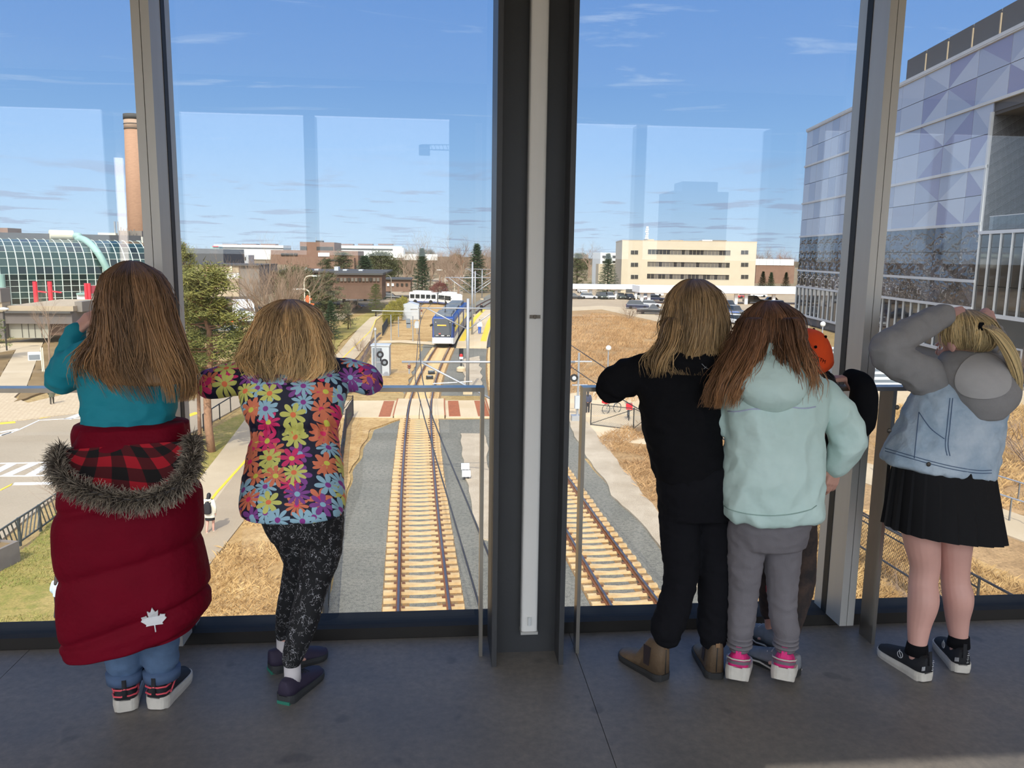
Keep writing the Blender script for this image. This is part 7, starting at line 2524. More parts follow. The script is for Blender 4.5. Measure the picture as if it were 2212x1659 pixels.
blades('dead_grass', P((1900, 880), (2240, 880), (2240, 1110), (2180, 1110), (1900, 990)), 34000, 0.6, M_STRAW, 6, 'pale dead grass behind the denim jacket', 0.6, 0.01)
# ================================================================== rail equipment, vehicles, people outside
M_POLE = mat('galvanised_pole', (176, 178, 182), rough=0.4, metal=0.5)
M_WIRE = mat('dark_overhead_wire', (52, 50, 50), rough=0.5)
M_CABG = mat('grey_cabinet_paint', (184, 188, 192), rough=0.5, var=0.05, vscale=1)
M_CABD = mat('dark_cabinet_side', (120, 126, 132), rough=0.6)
M_BLKM = mat('matt_black_metal', (30, 31, 33), rough=0.6)
M_TIRE = mat('tyre_rubber', (28, 28, 30), rough=0.85)
M_CARG = mat('car_window_glass', (36, 42, 48), rough=0.08, spec=0.8)
M_CHR = mat('bright_trim', (190, 192, 196), rough=0.25, metal=0.8)
M_LAMPR = glow('red_signal_lens', (255, 40, 40), 1.5)
M_LAMPW = mat('clear_lamp', (236, 236, 230), rough=0.2)
M_LAMPT = mat('red_tail_lamp', (190, 26, 26), rough=0.25)
M_ORNG = mat('construction_orange', (246, 104, 40), rough=0.6)
GB = GZ - 0.04
# ---- tram
yt_ = 90.6
p0, d0 = clp(yt_, 0)
ang = -math.atan2(d0.x, d0.y)
tm = thing('tram', 'blue and white tram with a tall black windscreen coming up the left track', 'tram', (p0.x, p0.y, GZ + 0.12), ang)
M_TBLUE = mat('deep_blue_tram_paint', (34, 70, 140), rough=0.35)
M_TWHITE = mat('white_tram_paint', (232, 232, 230), rough=0.35)
M_TBLK = mat('black_tram_glass', (20, 24, 30), rough=0.06, spec=0.8)
M_TGREY = mat('grey_roof_equipment', (112, 118, 122), rough=0.6, var=0.2, vscale=1.5)
def sect(w_, z0, z1, y, r=0.25, top=0.9):
 return [Vector((-w_, y, z0)), Vector((w_, y, z0)), Vector((w_, y, z1 - r)), Vector((w_ * top, y, z1)), Vector((-w_ * top, y, z1)), Vector((-w_, y, z1 - r))]
MB().rings([sect(1.05, 0.95, 1.25, 0.06, 0.05, 1), sect(1.12, 0.93, 2.9, 0.34, 0.05, 1), sect(1.22, 0.9, 3.2, 0.55), sect(1.27, 0.9, 3.3, 1.1), sect(1.27, 0.9, 3.3, 9.0)]).build('body', M_TBLUE, tm)
MB().rings([sect(0.9, 0.42, 1.05, -0.12, 0.1), sect(1.16, 0.32, 1.1, 0.2, 0.1), sect(1.28, 0.28, 1.05, 0.9, 0.1), sect(1.28, 0.28, 1.0, 9.0, 0.1)]).build('bumper', M_TWHITE, tm)
MB().add([(-0.95, -0.06, 1.14), (0.95, -0.06, 1.14), (1.07, 0.33, 3.13), (-1.07, 0.33, 3.13), (-0.92, 0.1, 1.18), (0.92, 0.1, 1.18), (1.07, 0.5, 3.1), (-1.07, 0.5, 3.1)], [(0, 1, 2, 3), (4, 7, 6, 5), (0, 4, 5, 1), (1, 5, 6, 2), (2, 6, 7, 3), (3, 7, 4, 0)]).build('windscreen', M_TBLK, tm)
MB().obox((0, -0.035, 1.28), (1.8, 0.05, 0.16)).build('lamp_strip', M_BLKM, tm)
for x in (-0.72, -0.55, 0.55, 0.72):
 MB().ball((x, -0.06, 1.28), 0.06, 8, 6).build('headlight', M_LAMPW, tm)
MB().obox((0, -0.06, 1.28), (0.34, 0.03, 0.1)).build('number_plate', M_TWHITE, tm)
for x in (-0.8, 0.8):
 MB().ball((x, 0.2, 2.75), 0.05, 8, 6).build('marker_light', M_LAMPW, tm)
MB().obox((-0.12, 0.09, 2.42), (1.0, 0.05, 0.13), rot=Matrix.Rotation(-0.14, 3, 'X')).build('destination_sign', glow('amber_display', (255, 170, 60), 0.5), tm)
MB().obox((-0.35, -0.03, 1.5), (0.2, 0.03, 0.07)).build('dash_light', glow('red_dash_light', (255, 80, 50), 0.4), tm)
for sx in (-1, 1):
 for k in range(4):
  MB().box(min(sx * 1.265, sx * 1.29), 1.4 + k * 1.9, 1.55, max(sx * 1.265, sx * 1.29), 3.1 + k * 1.9, 2.75).build('side_window', M_TBLK, tm)
 MB().bar((sx * 1.12, 0.25, 2.5), (sx * 1.42, 0.1, 2.35), 0.08, 0.22).build('mirror', M_BLKM, tm)
for y0, y1, h in ((1.6, 3.4, 0.35), (4.2, 6.8, 0.42), (7.2, 8.7, 0.3)):
 MB().box(-0.85, y0, 3.28, 0.85, y1, 3.28 + h).build('roof_unit', M_TGREY, tm)
for sx in (-1, 1):
 MB().tube([(sx * 1.0, 1.2, 3.35), (sx * 1.0, 1.2, 3.5), (sx * 1.0, 8.8, 3.5)], 0.03, 6).build('roof_rail', M_POLE, tm)
MB().tube([(0, 3.8, 3.6), (0.0, 4.9, 4.4), (0, 3.7, 5.2)], 0.05, 6).bar((-0.8, 3.7, 5.2), (0.8, 3.7, 5.2), 0.08, 0.06).build('pantograph', M_BLKM, tm)
for k in range(1, 3):
 yc = yt_ + 9.6 + (k - 1) * 9.9
 q0, e0 = clp(yc, 0)
 loc = tm.matrix_world.inverted() if False else None
 rel = Matrix.Rotation(-ang, 3, 'Z') @ (Vector((q0.x, q0.y, 0)) - Vector((p0.x, p0.y, 0)))
 a2 = -math.atan2(e0.x, e0.y) - ang
 cb_ = MB().rings([sect(1.27, 0.3, 3.3, 0.0), sect(1.27, 0.3, 3.3, 9.3)]).build('rear_car', M_TBLUE, tm, loc=(rel.x, rel.y, 0), rz=a2)
 for sx in (-1, 1):
  MB().box(min(sx * 1.265, sx * 1.29), 0.6, 1.5, max(sx * 1.265, sx * 1.29), 8.6, 2.75).build('side_window', M_TBLK, cb_)
 MB().box(-0.85, 1.0, 3.28, 0.85, 8.0, 3.68).build('roof_unit', M_TGREY, cb_)
 MB().box(-1.0, -0.5, 0.5, 1.0, 0.02, 3.1).build('gangway', M_BLKM, cb_)
for y in (1.5, 3.0, 7.0):
 for sx in (-1, 1):
  MB().tube([(sx * 0.68, y, 0.34), (sx * 0.82, y, 0.34)], 0.34, 14).build('wheel', M_BLKM, tm)
# ---- overhead line
def catenary(base, top_z, arms, label, r=0.13, strut=True):
 o = thing('overhead_line_mast', label, 'mast', (base.x, base.y, GB))
 H_ = top_z - GB
 MB().tube([(0, 0, 0), (0, 0, H_)], [r, r * 0.8], 12).build('pole', M_POLE, o, True)
 MB().box(-0.35, -0.35, -0.1, 0.35, 0.35, 0.22).build('footing', M_CONC, o)
 for hz, x0, x1, zb, xl, xr in arms:
  MB().tube([(x0, 0, hz), (x1, 0, hz)], 0.05, 8).build('cross_arm', M_POLE, o, True)
  if xl is not None:
   MB().tube([(0, 0, zb), (xl, 0, hz)], 0.045, 8).build('strut', M_POLE, o, True)
  if xr is not None:
   MB().tube([(0, 0, zb), (xr, 0, hz)], 0.045, 8).build('strut', M_POLE, o, True)
  for x in (x0 * 0.93, x1 * 0.93):
   if abs(x) > 1:
    MB().tube([(x, 0, hz), (x, 0, hz - 0.5)], 0.035, 6).build('hanger', M_POLE, o)
    MB().lathe((x, 0, hz - 0.12), [(0.05, -0.16), (0.09, -0.12), (0.05, -0.08), (0.09, -0.04), (0.05, 0)], 8).build('insulator', mat('brown_insulator', (120, 66, 52), rough=0.4), o)
 return o
YN = 34.0
nb = Vector((2.95, YN, 0))
zA = J(970, 782, YN).z - GB
xL = J(868, 782, YN).x - nb.x
catenary(nb, GB + zA + 0.4, [(zA, xL, 3.0, zA - 1.9, xL * 0.82, 2.6)], 'near overhead line mast whose long arm spans the left track, mostly behind the column')
MB().tube([(J(935, 829, YN).x, YN, J(935, 829, YN).z), (J(1020, 824, YN).x, YN, J(1020, 824, YN).z)], 0.025, 6).build('registration_arm', M_POLE, None, label='thin steady arm under the near cross arm', cat='steady arm')
pa = G(1010, 849, GB)
zA = J(1010, 666, pa.y).z - GB
zB = J(1008, 712, pa.y).z - GB
catenary(pa, J(1010, 645, pa.y).z, [(zA, J(903, 666, pa.y).x - pa.x, J(1085, 666, pa.y).x - pa.x, zB, J(921, 667, pa.y).x - pa.x, J(1075, 680, pa.y).x - pa.x)], 'tall overhead line mast standing between the tracks before the platform')
pb = J(1020, 690, 103)
zA = J(1020, 600, 103).z - GB
catenary(Vector((pb.x, pb.y, 0)), J(1020, 566, 103).z, [(zA, -3.4, 3.6, zA - 2.2, -3.0, 3.0)], 'second overhead line mast, on the platform behind the tram')
pb = J(1026, 680, 140)
zA = J(1026, 600, 140).z - GB
catenary(Vector((pb.x, pb.y, 0)), J(1026, 586, 140).z, [(zA, -3.4, 3.6, zA - 2.0, -3.0, 3.0)], 'third overhead line mast, far end of the platform')
pb = J(1041, 650, 190)
catenary(Vector((pb.x, pb.y, 0)), J(1041, 583, 190).z, [(7.0, -4, 4, 5.2, -3.4, 3.4)], 'farthest overhead line mast, by the curving tracks')
zc = -2.95
for nm, pts, lab in (('contact_wire', [(0.95, 4, zc), (0.55, 10.2, zc), (-0.55, 26, zc), (-0.80, 34, zc + 0.02), (-0.9, 62, zc), (0.7, 90, zc), (2.2, 106, zc), (5.6, 138, zc)], 'lower overhead wire above the left track'),
                     ('messenger_wire', [(1.15, 4, zc + 0.6), (0.72, 10.2, zc + 0.55), (-0.28, 23, zc + 0.5), (-0.66, 34, zc + 0.9), (-0.9, 48, zc + 0.5), (-0.9, 62, zc + 0.9), (0.7, 90, zc + 0.5), (5.6, 138, zc + 0.9)], 'upper overhead wire above the left track'),
                     ('contact_wire', [(7.2, 4, zc), (6.3, 20, zc), (5.5, 34, zc), (5.3, 62, zc), (7.0, 90, zc), (11.6, 138, zc)], 'lower overhead wire above the right track'),
                     ('messenger_wire', [(7.2, 4, zc + 0.6), (6.3, 20, zc + 0.5), (5.5, 34, zc + 0.9), (5.3, 62, zc + 0.9), (7.0, 90, zc + 0.5), (11.6, 138, zc + 0.9)], 'upper overhead wire above the right track')):
 o = MB().tube(cr([Vector(p) for p in pts], 4), 0.017, 5).build(nm, M_WIRE, label=lab, cat='wire')
# ---- signals, cabinets
def gbox(name, label, cat, px0, px1, pyt, pyb, depth, m_, rz=0.0):
 a, b = G(px0, pyb, GB), G(px1, pyb, GB)
 c = (a + b) / 2
 w_ = (b - a).length
 h = J((px0 + px1) / 2, pyt, c.y).z - GB
 o = thing(name, label, cat, (c.x, c.y, GB), rz)
 return o, w_, h
o, w_, h = gbox('signal_cabinet', 'grey signal cabinet behind a pole with two round crossing lamps', 'cabinet', 803, 841, 748, 812, 0.9, M_CABG, -0.06)
MB().rings([[Vector((-w_ / 2, 0, 0)), Vector((w_ / 2, 0, 0)), Vector((w_ / 2, 1.3, 0)), Vector((-w_ / 2, 1.3, 0))], [Vector((-w_ / 2, 0, h)), Vector((w_ / 2, 0, h)), Vector((w_ / 2, 1.3, h)), Vector((-w_ / 2, 1.3, h))]]).build('body', M_CABG, o)
MB().box(-w_ / 2 - 0.06, -0.06, h, w_ / 2 + 0.06, 1.36, h + 0.12).build('roof', M_CABG, o)
MB().box(-w_ / 2 + 0.1, -0.03, 0.2, 0.12, 0.0, h - 0.15).build('door', M_CABD, o)
MB().box(-0.02, -0.06, h * 0.5, 0.06, -0.03, h * 0.62).build('handle', M_BLKM, o)
b = G(812, 820, GB)
o = thing('crossing_signal', 'grey pole with two round black crossing lamps beside the signal cabinet', 'signal', (b.x, b.y, GB))
hp = J(812, 712, b.y).z - GB
MB().tube([(0, 0, 0), (0, 0, hp)], 0.07, 10).build('pole', M_POLE, o)
MB().lathe((0, 0, hp), [(0.1, -0.1), (0.13, 0.0), (0.05, 0.16)], 10).build('pole_cap', M_POLE, o)
for dx, z in ((0.4, J(822, 765, b.y).z - GB), (0.75, J(829, 782, b.y).z - GB)):
 l_ = MB().tube([(dx, -0.32, z), (dx, -0.28, z), (dx, 0.02, z)], [0.30, 0.30, 0.22], 16).build('lamp_hood', M_BLKM, o)
 MB().tube([(dx, -0.34, z), (dx, -0.3, z)], 0.14, 12).build('lens', M_CABD, l_)
 MB().bar((0, 0, z), (dx, 0, z), 0.06, 0.06).build('bracket', M_POLE, o)
o, w_, h = gbox('equipment_shed', 'pale grey metal equipment shed with shallow gable behind the cedars', 'shed', 869, 905, 656, 691, 3, M_CABG)
for a_, b_, c_ in ((0, 0, 1),):
 MB().rings([[Vector((-w_ / 2, y, 0)), Vector((w_ / 2, y, 0)), Vector((w_ / 2, y, h * 0.9)), Vector((0, y, h * 1.05)), Vector((-w_ / 2, y, h * 0.9))] for y in (0, 4.5)]).build('body', M_CABG, o)
 MB().box(w_ / 2, 0.1, 0.2, w_ / 2 + 0.04, 4.4, h * 0.85).build('painted_shade_side', M_CABD, o)  # darker slab: the shade of this side is put into its colour
 MB().box(0.2, -0.05, 0.1, 1.2, 0, h * 0.75).build('door', M_LGREY, o)
 MB().box(0.0, -0.12, h * 0.66, 1.1, -0.0, h * 0.7).build('awning', M_POLE, o)
for px, yt, yb, lab, heads in ((892, 683, 738, 'grey crossing post with lamp heads left of the tram', ((-0.5, 703), (0.45, 703), (-0.55, 694))), (861, 684, 728, 'plain thin grey post in the grass left of the tram', ()), (901, 690, 722, 'short grey post with a small box near the tram', ((0.0, 699),)), (845, 680, 736, 'thin fence-like post by the narrow concrete path', ())):
 b = G(px, yb, GB)
 o = thing('crossing_post', lab, 'post', (b.x, b.y, GB))
 hp = J(px, yt, b.y).z - GB
 MB().tube([(0, 0, 0), (0, 0, hp)], 0.06, 8).build('pole', M_POLE, o)
 for dx, yy in heads:
  z = J(px, yy, b.y).z - GB
  MB().obox((dx, -0.1, z), (0.5, 0.3, 0.6)).build('signal_head', M_CABD if dx < 0 else M_CABG, o)
  MB().bar((0, 0, z), (dx if dx else 0.1, 0, z), 0.05, 0.05).build('bracket', M_POLE, o)
b = G(892, 738, GB)
MB().tube([(J(903, 672, b.y + 4).x, b.y + 4, J(903, 673, b.y + 4).z), (J(803, 672, b.y + 4).x, b.y + 4, J(803, 671, b.y + 4).z)], 0.05, 6).build('crossing_gate_arm', M_LGREY, label='long pale crossing gate arm in front of the equipment shed', cat='gate arm')
b = G(996, 802, GB)
o = thing('wayside_signal', 'small black track signal showing red, on a white foot between the tracks', 'signal', (b.x, b.y, GB))
z1, z0 = J(996, 753, b.y).z - GB, J(996, 776, b.y).z - GB
MB().tube([(0, 0, 0), (0, 0, z0)], 0.05, 8).build('post', M_BLKM, o)
MB().lathe((0, 0, 0), [(0.42, 0), (0.42, 0.3), (0.2, 0.45)], 10).build('foot', M_CONC, o)
MB().box(-0.2, -0.12, z0, 0.2, 0.12, z1).build('housing', M_BLKM, o)
MB().ball((0, -0.13, z0 + (z1 - z0) * 0.38), 0.13, 10, 8).build('red_lens', M_LAMPR, o)
MB().box(-0.17, -0.15, z0 + 0.02, 0.17, -0.12, z0 + 0.24).build('white_plate', M_TWHITE, o)
for (px, py), lab in (((1005, 1018), 'upper small white box on the gravel between the tracks'), ((1007, 1034), 'lower small white box on the gravel between the tracks')):
 b = G(px, py, GB)
 o = thing('track_junction_box', lab, 'box', (b.x, b.y, GB))
 MB().box(-0.2, -0.12, 0.12, 0.2, 0.12, 0.38).build('body', M_TWHITE, o)
 MB().box(-0.12, -0.05, 0.0, -0.06, 0.05, 0.12).box(0.06, -0.05, 0, 0.12, 0.05, 0.12).build('feet', M_BLKM, o, kind='stuff')
for (px, py), lab in (((932, 806), 'upper dark track unit between the rails of the left track'), ((928, 817), 'lower dark track unit between the rails of the left track')):
 b = G(px, py, GZ)
 o = thing('track_unit', lab, 'box', (b.x, b.y, GZ + 0.0))
 MB().box(-0.3, -0.3, 0.0, 0.3, 0.3, 0.18).build('housing', M_BLKM, o)
 MB().box(-0.18, -0.18, 0.18, 0.18, 0.18, 0.22).build('lid', M_CABD, o)
b = G(1247, 908, GB)
o = thing('crossing_signal', 'silver crossing mast with lamp and cross arm right of the dark column', 'signal', (b.x, b.y, GB))
hp = J(1247, 762, b.y).z - GB
MB().tube([(0, 0, 0), (0, 0, hp)], 0.07, 10).build('pole', M_POLE, o)
for yy, x0, x1 in ((781, -0.7, 0.85), (832, -0.4, 0.6)):
 MB().tube([(x0, 0, J(1247, yy, b.y).z - GB), (x1, 0, J(1247, yy, b.y).z - GB)], 0.05, 8).build('cross_arm', M_POLE, o)
z = J(1237, 815, b.y).z - GB
l_ = MB().tube([(-0.33, -0.3, z), (-0.33, 0.0, z)], [0.26, 0.2], 14).build('lamp_hood', M_BLKM, o)
MB().tube([(-0.33, -0.34, z), (-0.33, -0.3, z)], 0.13, 12).build('lens', M_CABG, l_)
MB().box(-0.2, -0.2, J(1247, 882, b.y).z - GB, 0.25, 0.12, J(1247, 855, b.y).z - GB).build('control_box', M_CABG, o)
MB().box(-0.4, -0.3, 0, 0.4, 0.3, 0.35).build('footing', M_POLE, o)
# ---- lamps
def street_lamp(px, yb, yt, pxh, lab, dark=False, y=None):
 b = G(px, yb, GB) if y is None else J(px, 600, y)
 o = thing('street_lamp', lab, 'street lamp', (b.x, b.y, GB))
 hp = J(px, yt, b.y).z - GB
 dx = J(pxh, yt, b.y).x - b.x
 m_ = M_BLKM if dark else M_CREAM
 MB().tube(cr([(0, 0, 0), (0, 0, hp * 0.6), (0, 0, hp * 0.9), (dx * 0.25, 0, hp), (dx * 0.9, 0, hp + 0.1)], 4), 0.08, 8).build('pole', m_, o, True)
 MB().obox((dx, 0, hp + 0.08), (1.1, 0.35, 0.16)).build('lamp_head', M_LAMPW, o)
 return o
street_lamp(671, 720, 626, 641, 'tall cream street lamp right above the blonde head')
street_lamp(773, 668, 605, 749, 'cream street lamp before the left end of the brick hall')
street_lamp(811, 640, 600, 788, 'cream street lamp before the right part of the brick hall')
street_lamp(845, 664, 595, 823, 'cream street lamp at the right corner of the brick hall')
street_lamp(962, 625, 584, 948, 'small distant street lamp behind the bus', y=215)
street_lamp(982, 622, 584, 970, 'distant street lamp right of the bus', y=222)
street_lamp(657, 690, 597, 684, 'thin lamp pole rising in front of the bare spreading tree', y=120)
b = G(15, 758, GB)
o = thing('plaza_lamp', 'black lamp post with flat white disc head by the pine at the left edge', 'street lamp', (b.x, b.y, GB))
hp = J(12, 668, b.y).z - GB
MB().tube([(0, 0, 0), (0, 0, hp)], 0.08, 8).build('pole', M_BLKM, o)
MB().lathe((0, 0, hp), [(0.15, -0.2), (0.5, 0.0), (0.45, 0.1), (0.1, 0.2)], 14).build('lamp_head', M_LAMPW, o)
for px, yb, yg, lab in ((1313, 800, 752, 'globe lamp in the russet weeds'), (1771, 790, 700, 'globe lamp between bare twigs and the glass building')):
 b = G(px, yb, GB)
 o = thing('globe_lamp', lab, 'street lamp', (b.x, b.y, GB))
 hp = J(px, yg, b.y).z - GB
 MB().tube([(0, 0, 0), (0, 0, hp)], 0.06, 8).build('pole', M_POLE, o)
 MB().ball((0, 0, hp), 0.26, 14, 10).build('globe', M_LAMPW, o, True)
# sign box by the bare tree
b = G(92, 803, GB)
o = thing('information_stand', 'small white box sign on two posts in the dirt bed', 'sign', (b.x, b.y, GB), 0.3)
for x in (0.0, 0.12):
 MB().box(x - 0.04, -0.04, 0, x + 0.04, 0.04, 2.1).build('post', M_CREAM, o)
MB().box(-1.0, -0.05, 1.0, -0.05, 0.35, 1.7).build('case', M_TWHITE, o)
MB().box(-0.93, -0.09, 1.08, -0.12, -0.05, 1.5).build('dark_panel', M_CABD, o)
# wall of the dirt bed near the road, planter
b0, b1 = G(0, 1228, GB), G(31, 1213, GB)
o = thing('concrete_planter', 'square grey concrete planter with soil at the lower left edge', 'planter', (G(10, 1224, GB).x - 0.35, G(10, 1224, GB).y, GB), -0.25)
hp = 0.75
for n_, q in (('front_wall', (-0.55, -0.55, 0, 0.55, -0.45, hp)), ('back_wall', (-0.55, 0.45, 0, 0.55, 0.55, hp)), ('side_wall', (-0.55, -0.45, 0, -0.45, 0.45, hp)), ('side_wall', (0.45, -0.45, 0, 0.55, 0.45, hp))):
 MB().box(*q).build(n_, mat('planter_concrete', (130, 120, 112), rough=0.9, var=0.1, vscale=3), o)
MB().box(-0.45, -0.45, 0, 0.45, 0.45, hp - 0.06).build('soil', M_DIRT, o)
# ---- fences
def chain_fence(name, pts, h, lab, post_m, wire_m, gap=0.16, post_gap=3.0, r=0.006, brace=False, rails=(1.0, 0.04)):
 o = thing(name, lab, 'fence', (pts[0].x, pts[0].y, GB))
 L = [p - Vector((pts[0].x, pts[0].y, pts[0].z)) for p in pts]
 mesh_ = MB()
 for i in range(len(L) - 1):
  a, b = L[i], L[i + 1]
  d = b - a
  n = d.length
  u = d / n
  k = max(1, round(n / post_gap))
  for j in range(k + (1 if i == len(L) - 2 else 0)):
   p = a + d * j / k
   MB().tube([(p.x, p.y, p.z), (p.x, p.y, p.z + h + 0.05)], 0.035, 6).build('post', post_m, o)
  for f in rails:
   MB().tube([a + Vector((0, 0, h * f)), b + Vector((0, 0, h * f))], 0.024, 6).build('rail', post_m, o)
  if brace:
   MB().tube([a + Vector((0, 0, 0.1)), b + Vector((0, 0, h - 0.05))], 0.02, 5).build('brace', post_m, o)
  m_ = int(n / gap)
  ht = h * max(rails)
  for j in range(-int(ht / gap), m_ + 1):
   for sgn in (1, -1):
    s0 = j * gap if sgn > 0 else (j * gap + ht)
    s1 = s0 + sgn * ht
    z0_, z1_ = 0.0, ht
    lo_, hi_ = min(s0, s1), max(s0, s1)
    t0_, t1_ = 0.0, 1.0
    if s1 != s0:
     for lim in (0.0, n):
      pass
     ta, tb_ = (0 - s0) / (s1 - s0), (n - s0) / (s1 - s0)
     t0_, t1_ = max(0, min(ta, tb_)), min(1, max(ta, tb_))
    if t1_ - t0_ < 0.02:
     continue
    mesh_.tube([a + u * (s0 + (s1 - s0) * t0_) + Vector((0, 0, ht * t0_)), a + u * (s0 + (s1 - s0) * t1_) + Vector((0, 0, ht * t1_))], r, 3, False)
 mesh_.build('wire_mesh', wire_m, o, kind='stuff')
 return o
M_FENB = mat('black_vinyl_fence', (34, 36, 38), rough=0.5)
M_FENG = mat('galvanised_mesh', (150, 150, 146), rough=0.5, metal=0.4)
chain_fence('chain_link_fence', P((1736, 1160), (1850, 1223), (1962, 1299), (2100, 1395)), 2.0, 'black chain link fence crossing the dry grass below the right windows', M_FENB, M_FENB, 0.14, 3.4, 0.006, rails=(1.0, 0.86, 0.03))
chain_fence('chain_link_fence', P((1276, 917), (1368, 928), (1400, 945)), 1.35, 'short chain link fence with a brace on the concrete apron', M_FENB, M_FENG, 0.12, 4.6, 0.006, True)
chain_fence('chain_link_fence', P((700, 1395), (722, 1180), (738, 1010), (748, 925), (763, 897)), 1.15, 'dark chain link fence between dead grass and left ballast', M_FENB, M_FENB, 0.12, 3.0, 0.006)
chain_fence('chain_link_fence', P((735, 895), (763, 897)), 1.3, 'braced end panel of the chain link fence by the left crossing', M_FENB, M_FENB, 0.14, 3.0, 0.008, True)
chain_fence('chain_link_fence', P((826, 725), (840, 700), (852, 690)), 1.3, 'dark chain link fence in front of the golden cedars', M_FENB, M_FENB, 0.16, 3.0, 0.012)
M_WALLD = mat('dark_retaining_wall', (82, 70, 66), rough=0.9, var=0.2, vscale=1)
stripe('retaining_kerb', P((750, 850), (765, 815), (790, 775), (805, 745), (822, 728)), 0.35, M_WALLD, 0.55, label='dark low retaining edge along the right side of the footpath', cat='kerb')
# guard fence with slanted bars at the road
pts = P((-60, 1262), (0, 1209), (44, 1177), (88, 1146), (127, 1117), (165, 1088))
o = thing('guard_fence', 'dark green guard fence with slanted bars along the road, lower left', 'fence', (pts[0].x, pts[0].y, GB))
M_DKG = mat('dark_green_steel', (54, 62, 62), rough=0.5)
L = [p - pts[0] for p in pts]
for i in range(len(L) - 1):
 a, b = L[i], L[i + 1]
 h = 1.02
 MB().box(a.x - 0.04, a.y - 0.04, 0, a.x + 0.04, a.y + 0.04, h + 0.03).build('post', M_DKG, o)
 for z in (h, 0.16):
  MB().bar(a + Vector((0, 0, z)), b + Vector((0, 0, z)), 0.05, 0.05).build('rail', M_DKG, o)
 for k in range(6):
  f0, f1 = (k - 0.8) / 5, (k + 0.5) / 5
  if i % 2:
   f0, f1 = f1, f0
  q0, q1 = a.lerp(b, min(1, max(0, f0))), a.lerp(b, min(1, max(0, f1)))
  z0_, z1_ = 0.16 + (h - 0.16) * max(0, -(k - 0.8) / 1.3 if k < 0.8 else 0), h - (h - 0.16) * max(0, ((k + 0.5) / 5 - 1) * 5 / 1.3)
  if i % 2:
   z0_, z1_ = h - (z0_ - 0.16), 0.16 + (h - z1_)
   q0, q1 = q1, q0
   z0_, z1_ = z0_, z1_
  MB().bar(q0 + Vector((0, 0, z0_)), q1 + Vector((0, 0, z1_)), 0.035, 0.035).build('slanted_bar', M_DKG, o)
# handrails
def handrail(pts, h, lab, m_, gap=2.4):
 o = thing('handrail', lab, 'handrail', (pts[0].x, pts[0].y, GB))
 L = [p - pts[0] for p in pts]
 for i in range(len(L) - 1):
  a, b = L[i], L[i + 1]
  n = max(1, round((b - a).length / gap))
  for k in range(n + 1):
   p = a.lerp(b, k / n)
   MB().tube([(p.x, p.y, 0), (p.x, p.y, h)], 0.035, 6).build('post', m_, o)
  MB().tube([a + Vector((0, 0, h)), b + Vector((0, 0, h))], 0.035, 6).build('rail', m_, o)
 return o
zone('footpath', P((1780, 975), (1880, 1002), (2010, 1045), (2240, 1125), (2240, 1180), (2000, 1090), (1860, 1040), (1780, 1015)), M_PATH, 0.01, label='cream footpath crossing the slope behind the denim jacket')
handrail(P((1895, 1022), (1925, 1034), (2180, 1125), (2230, 1142)), 1.0, 'grey handrail along the cream footpath behind the skirt', M_POLE)
handrail(P((2100, 1055), (2198, 1088), (2240, 1102)), 1.0, 'second grey handrail beyond the cream footpath', M_POLE, 4)
handrail(P((440, 930), (475, 905), (540, 862)), 1.0, 'dark handrail behind the pine trunks', M_BLKM, 2.2)
# white stepped seating
a = G(1872, 838, GB)
b = G(1990, 838, GB)
dW = (b - a).length
o = thing('stepped_seating', 'bright white stepped concrete seats behind the right window post', 'steps', (a.x, a.y, GB), math.atan2((b - a).y, (b - a).x))
for k in range(8):
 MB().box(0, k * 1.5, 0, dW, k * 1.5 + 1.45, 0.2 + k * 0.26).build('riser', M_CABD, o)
 MB().box(0, k * 1.5, 0.2 + k * 0.26, dW, k * 1.5 + 0.75, 0.32 + k * 0.26).build('seat_slab', M_TWHITE, o)
zone('plaza_apron', P((1700, 840), (1760, 790), (2240, 790), (2240, 880), (1880, 880)), M_CONC, -0.01)
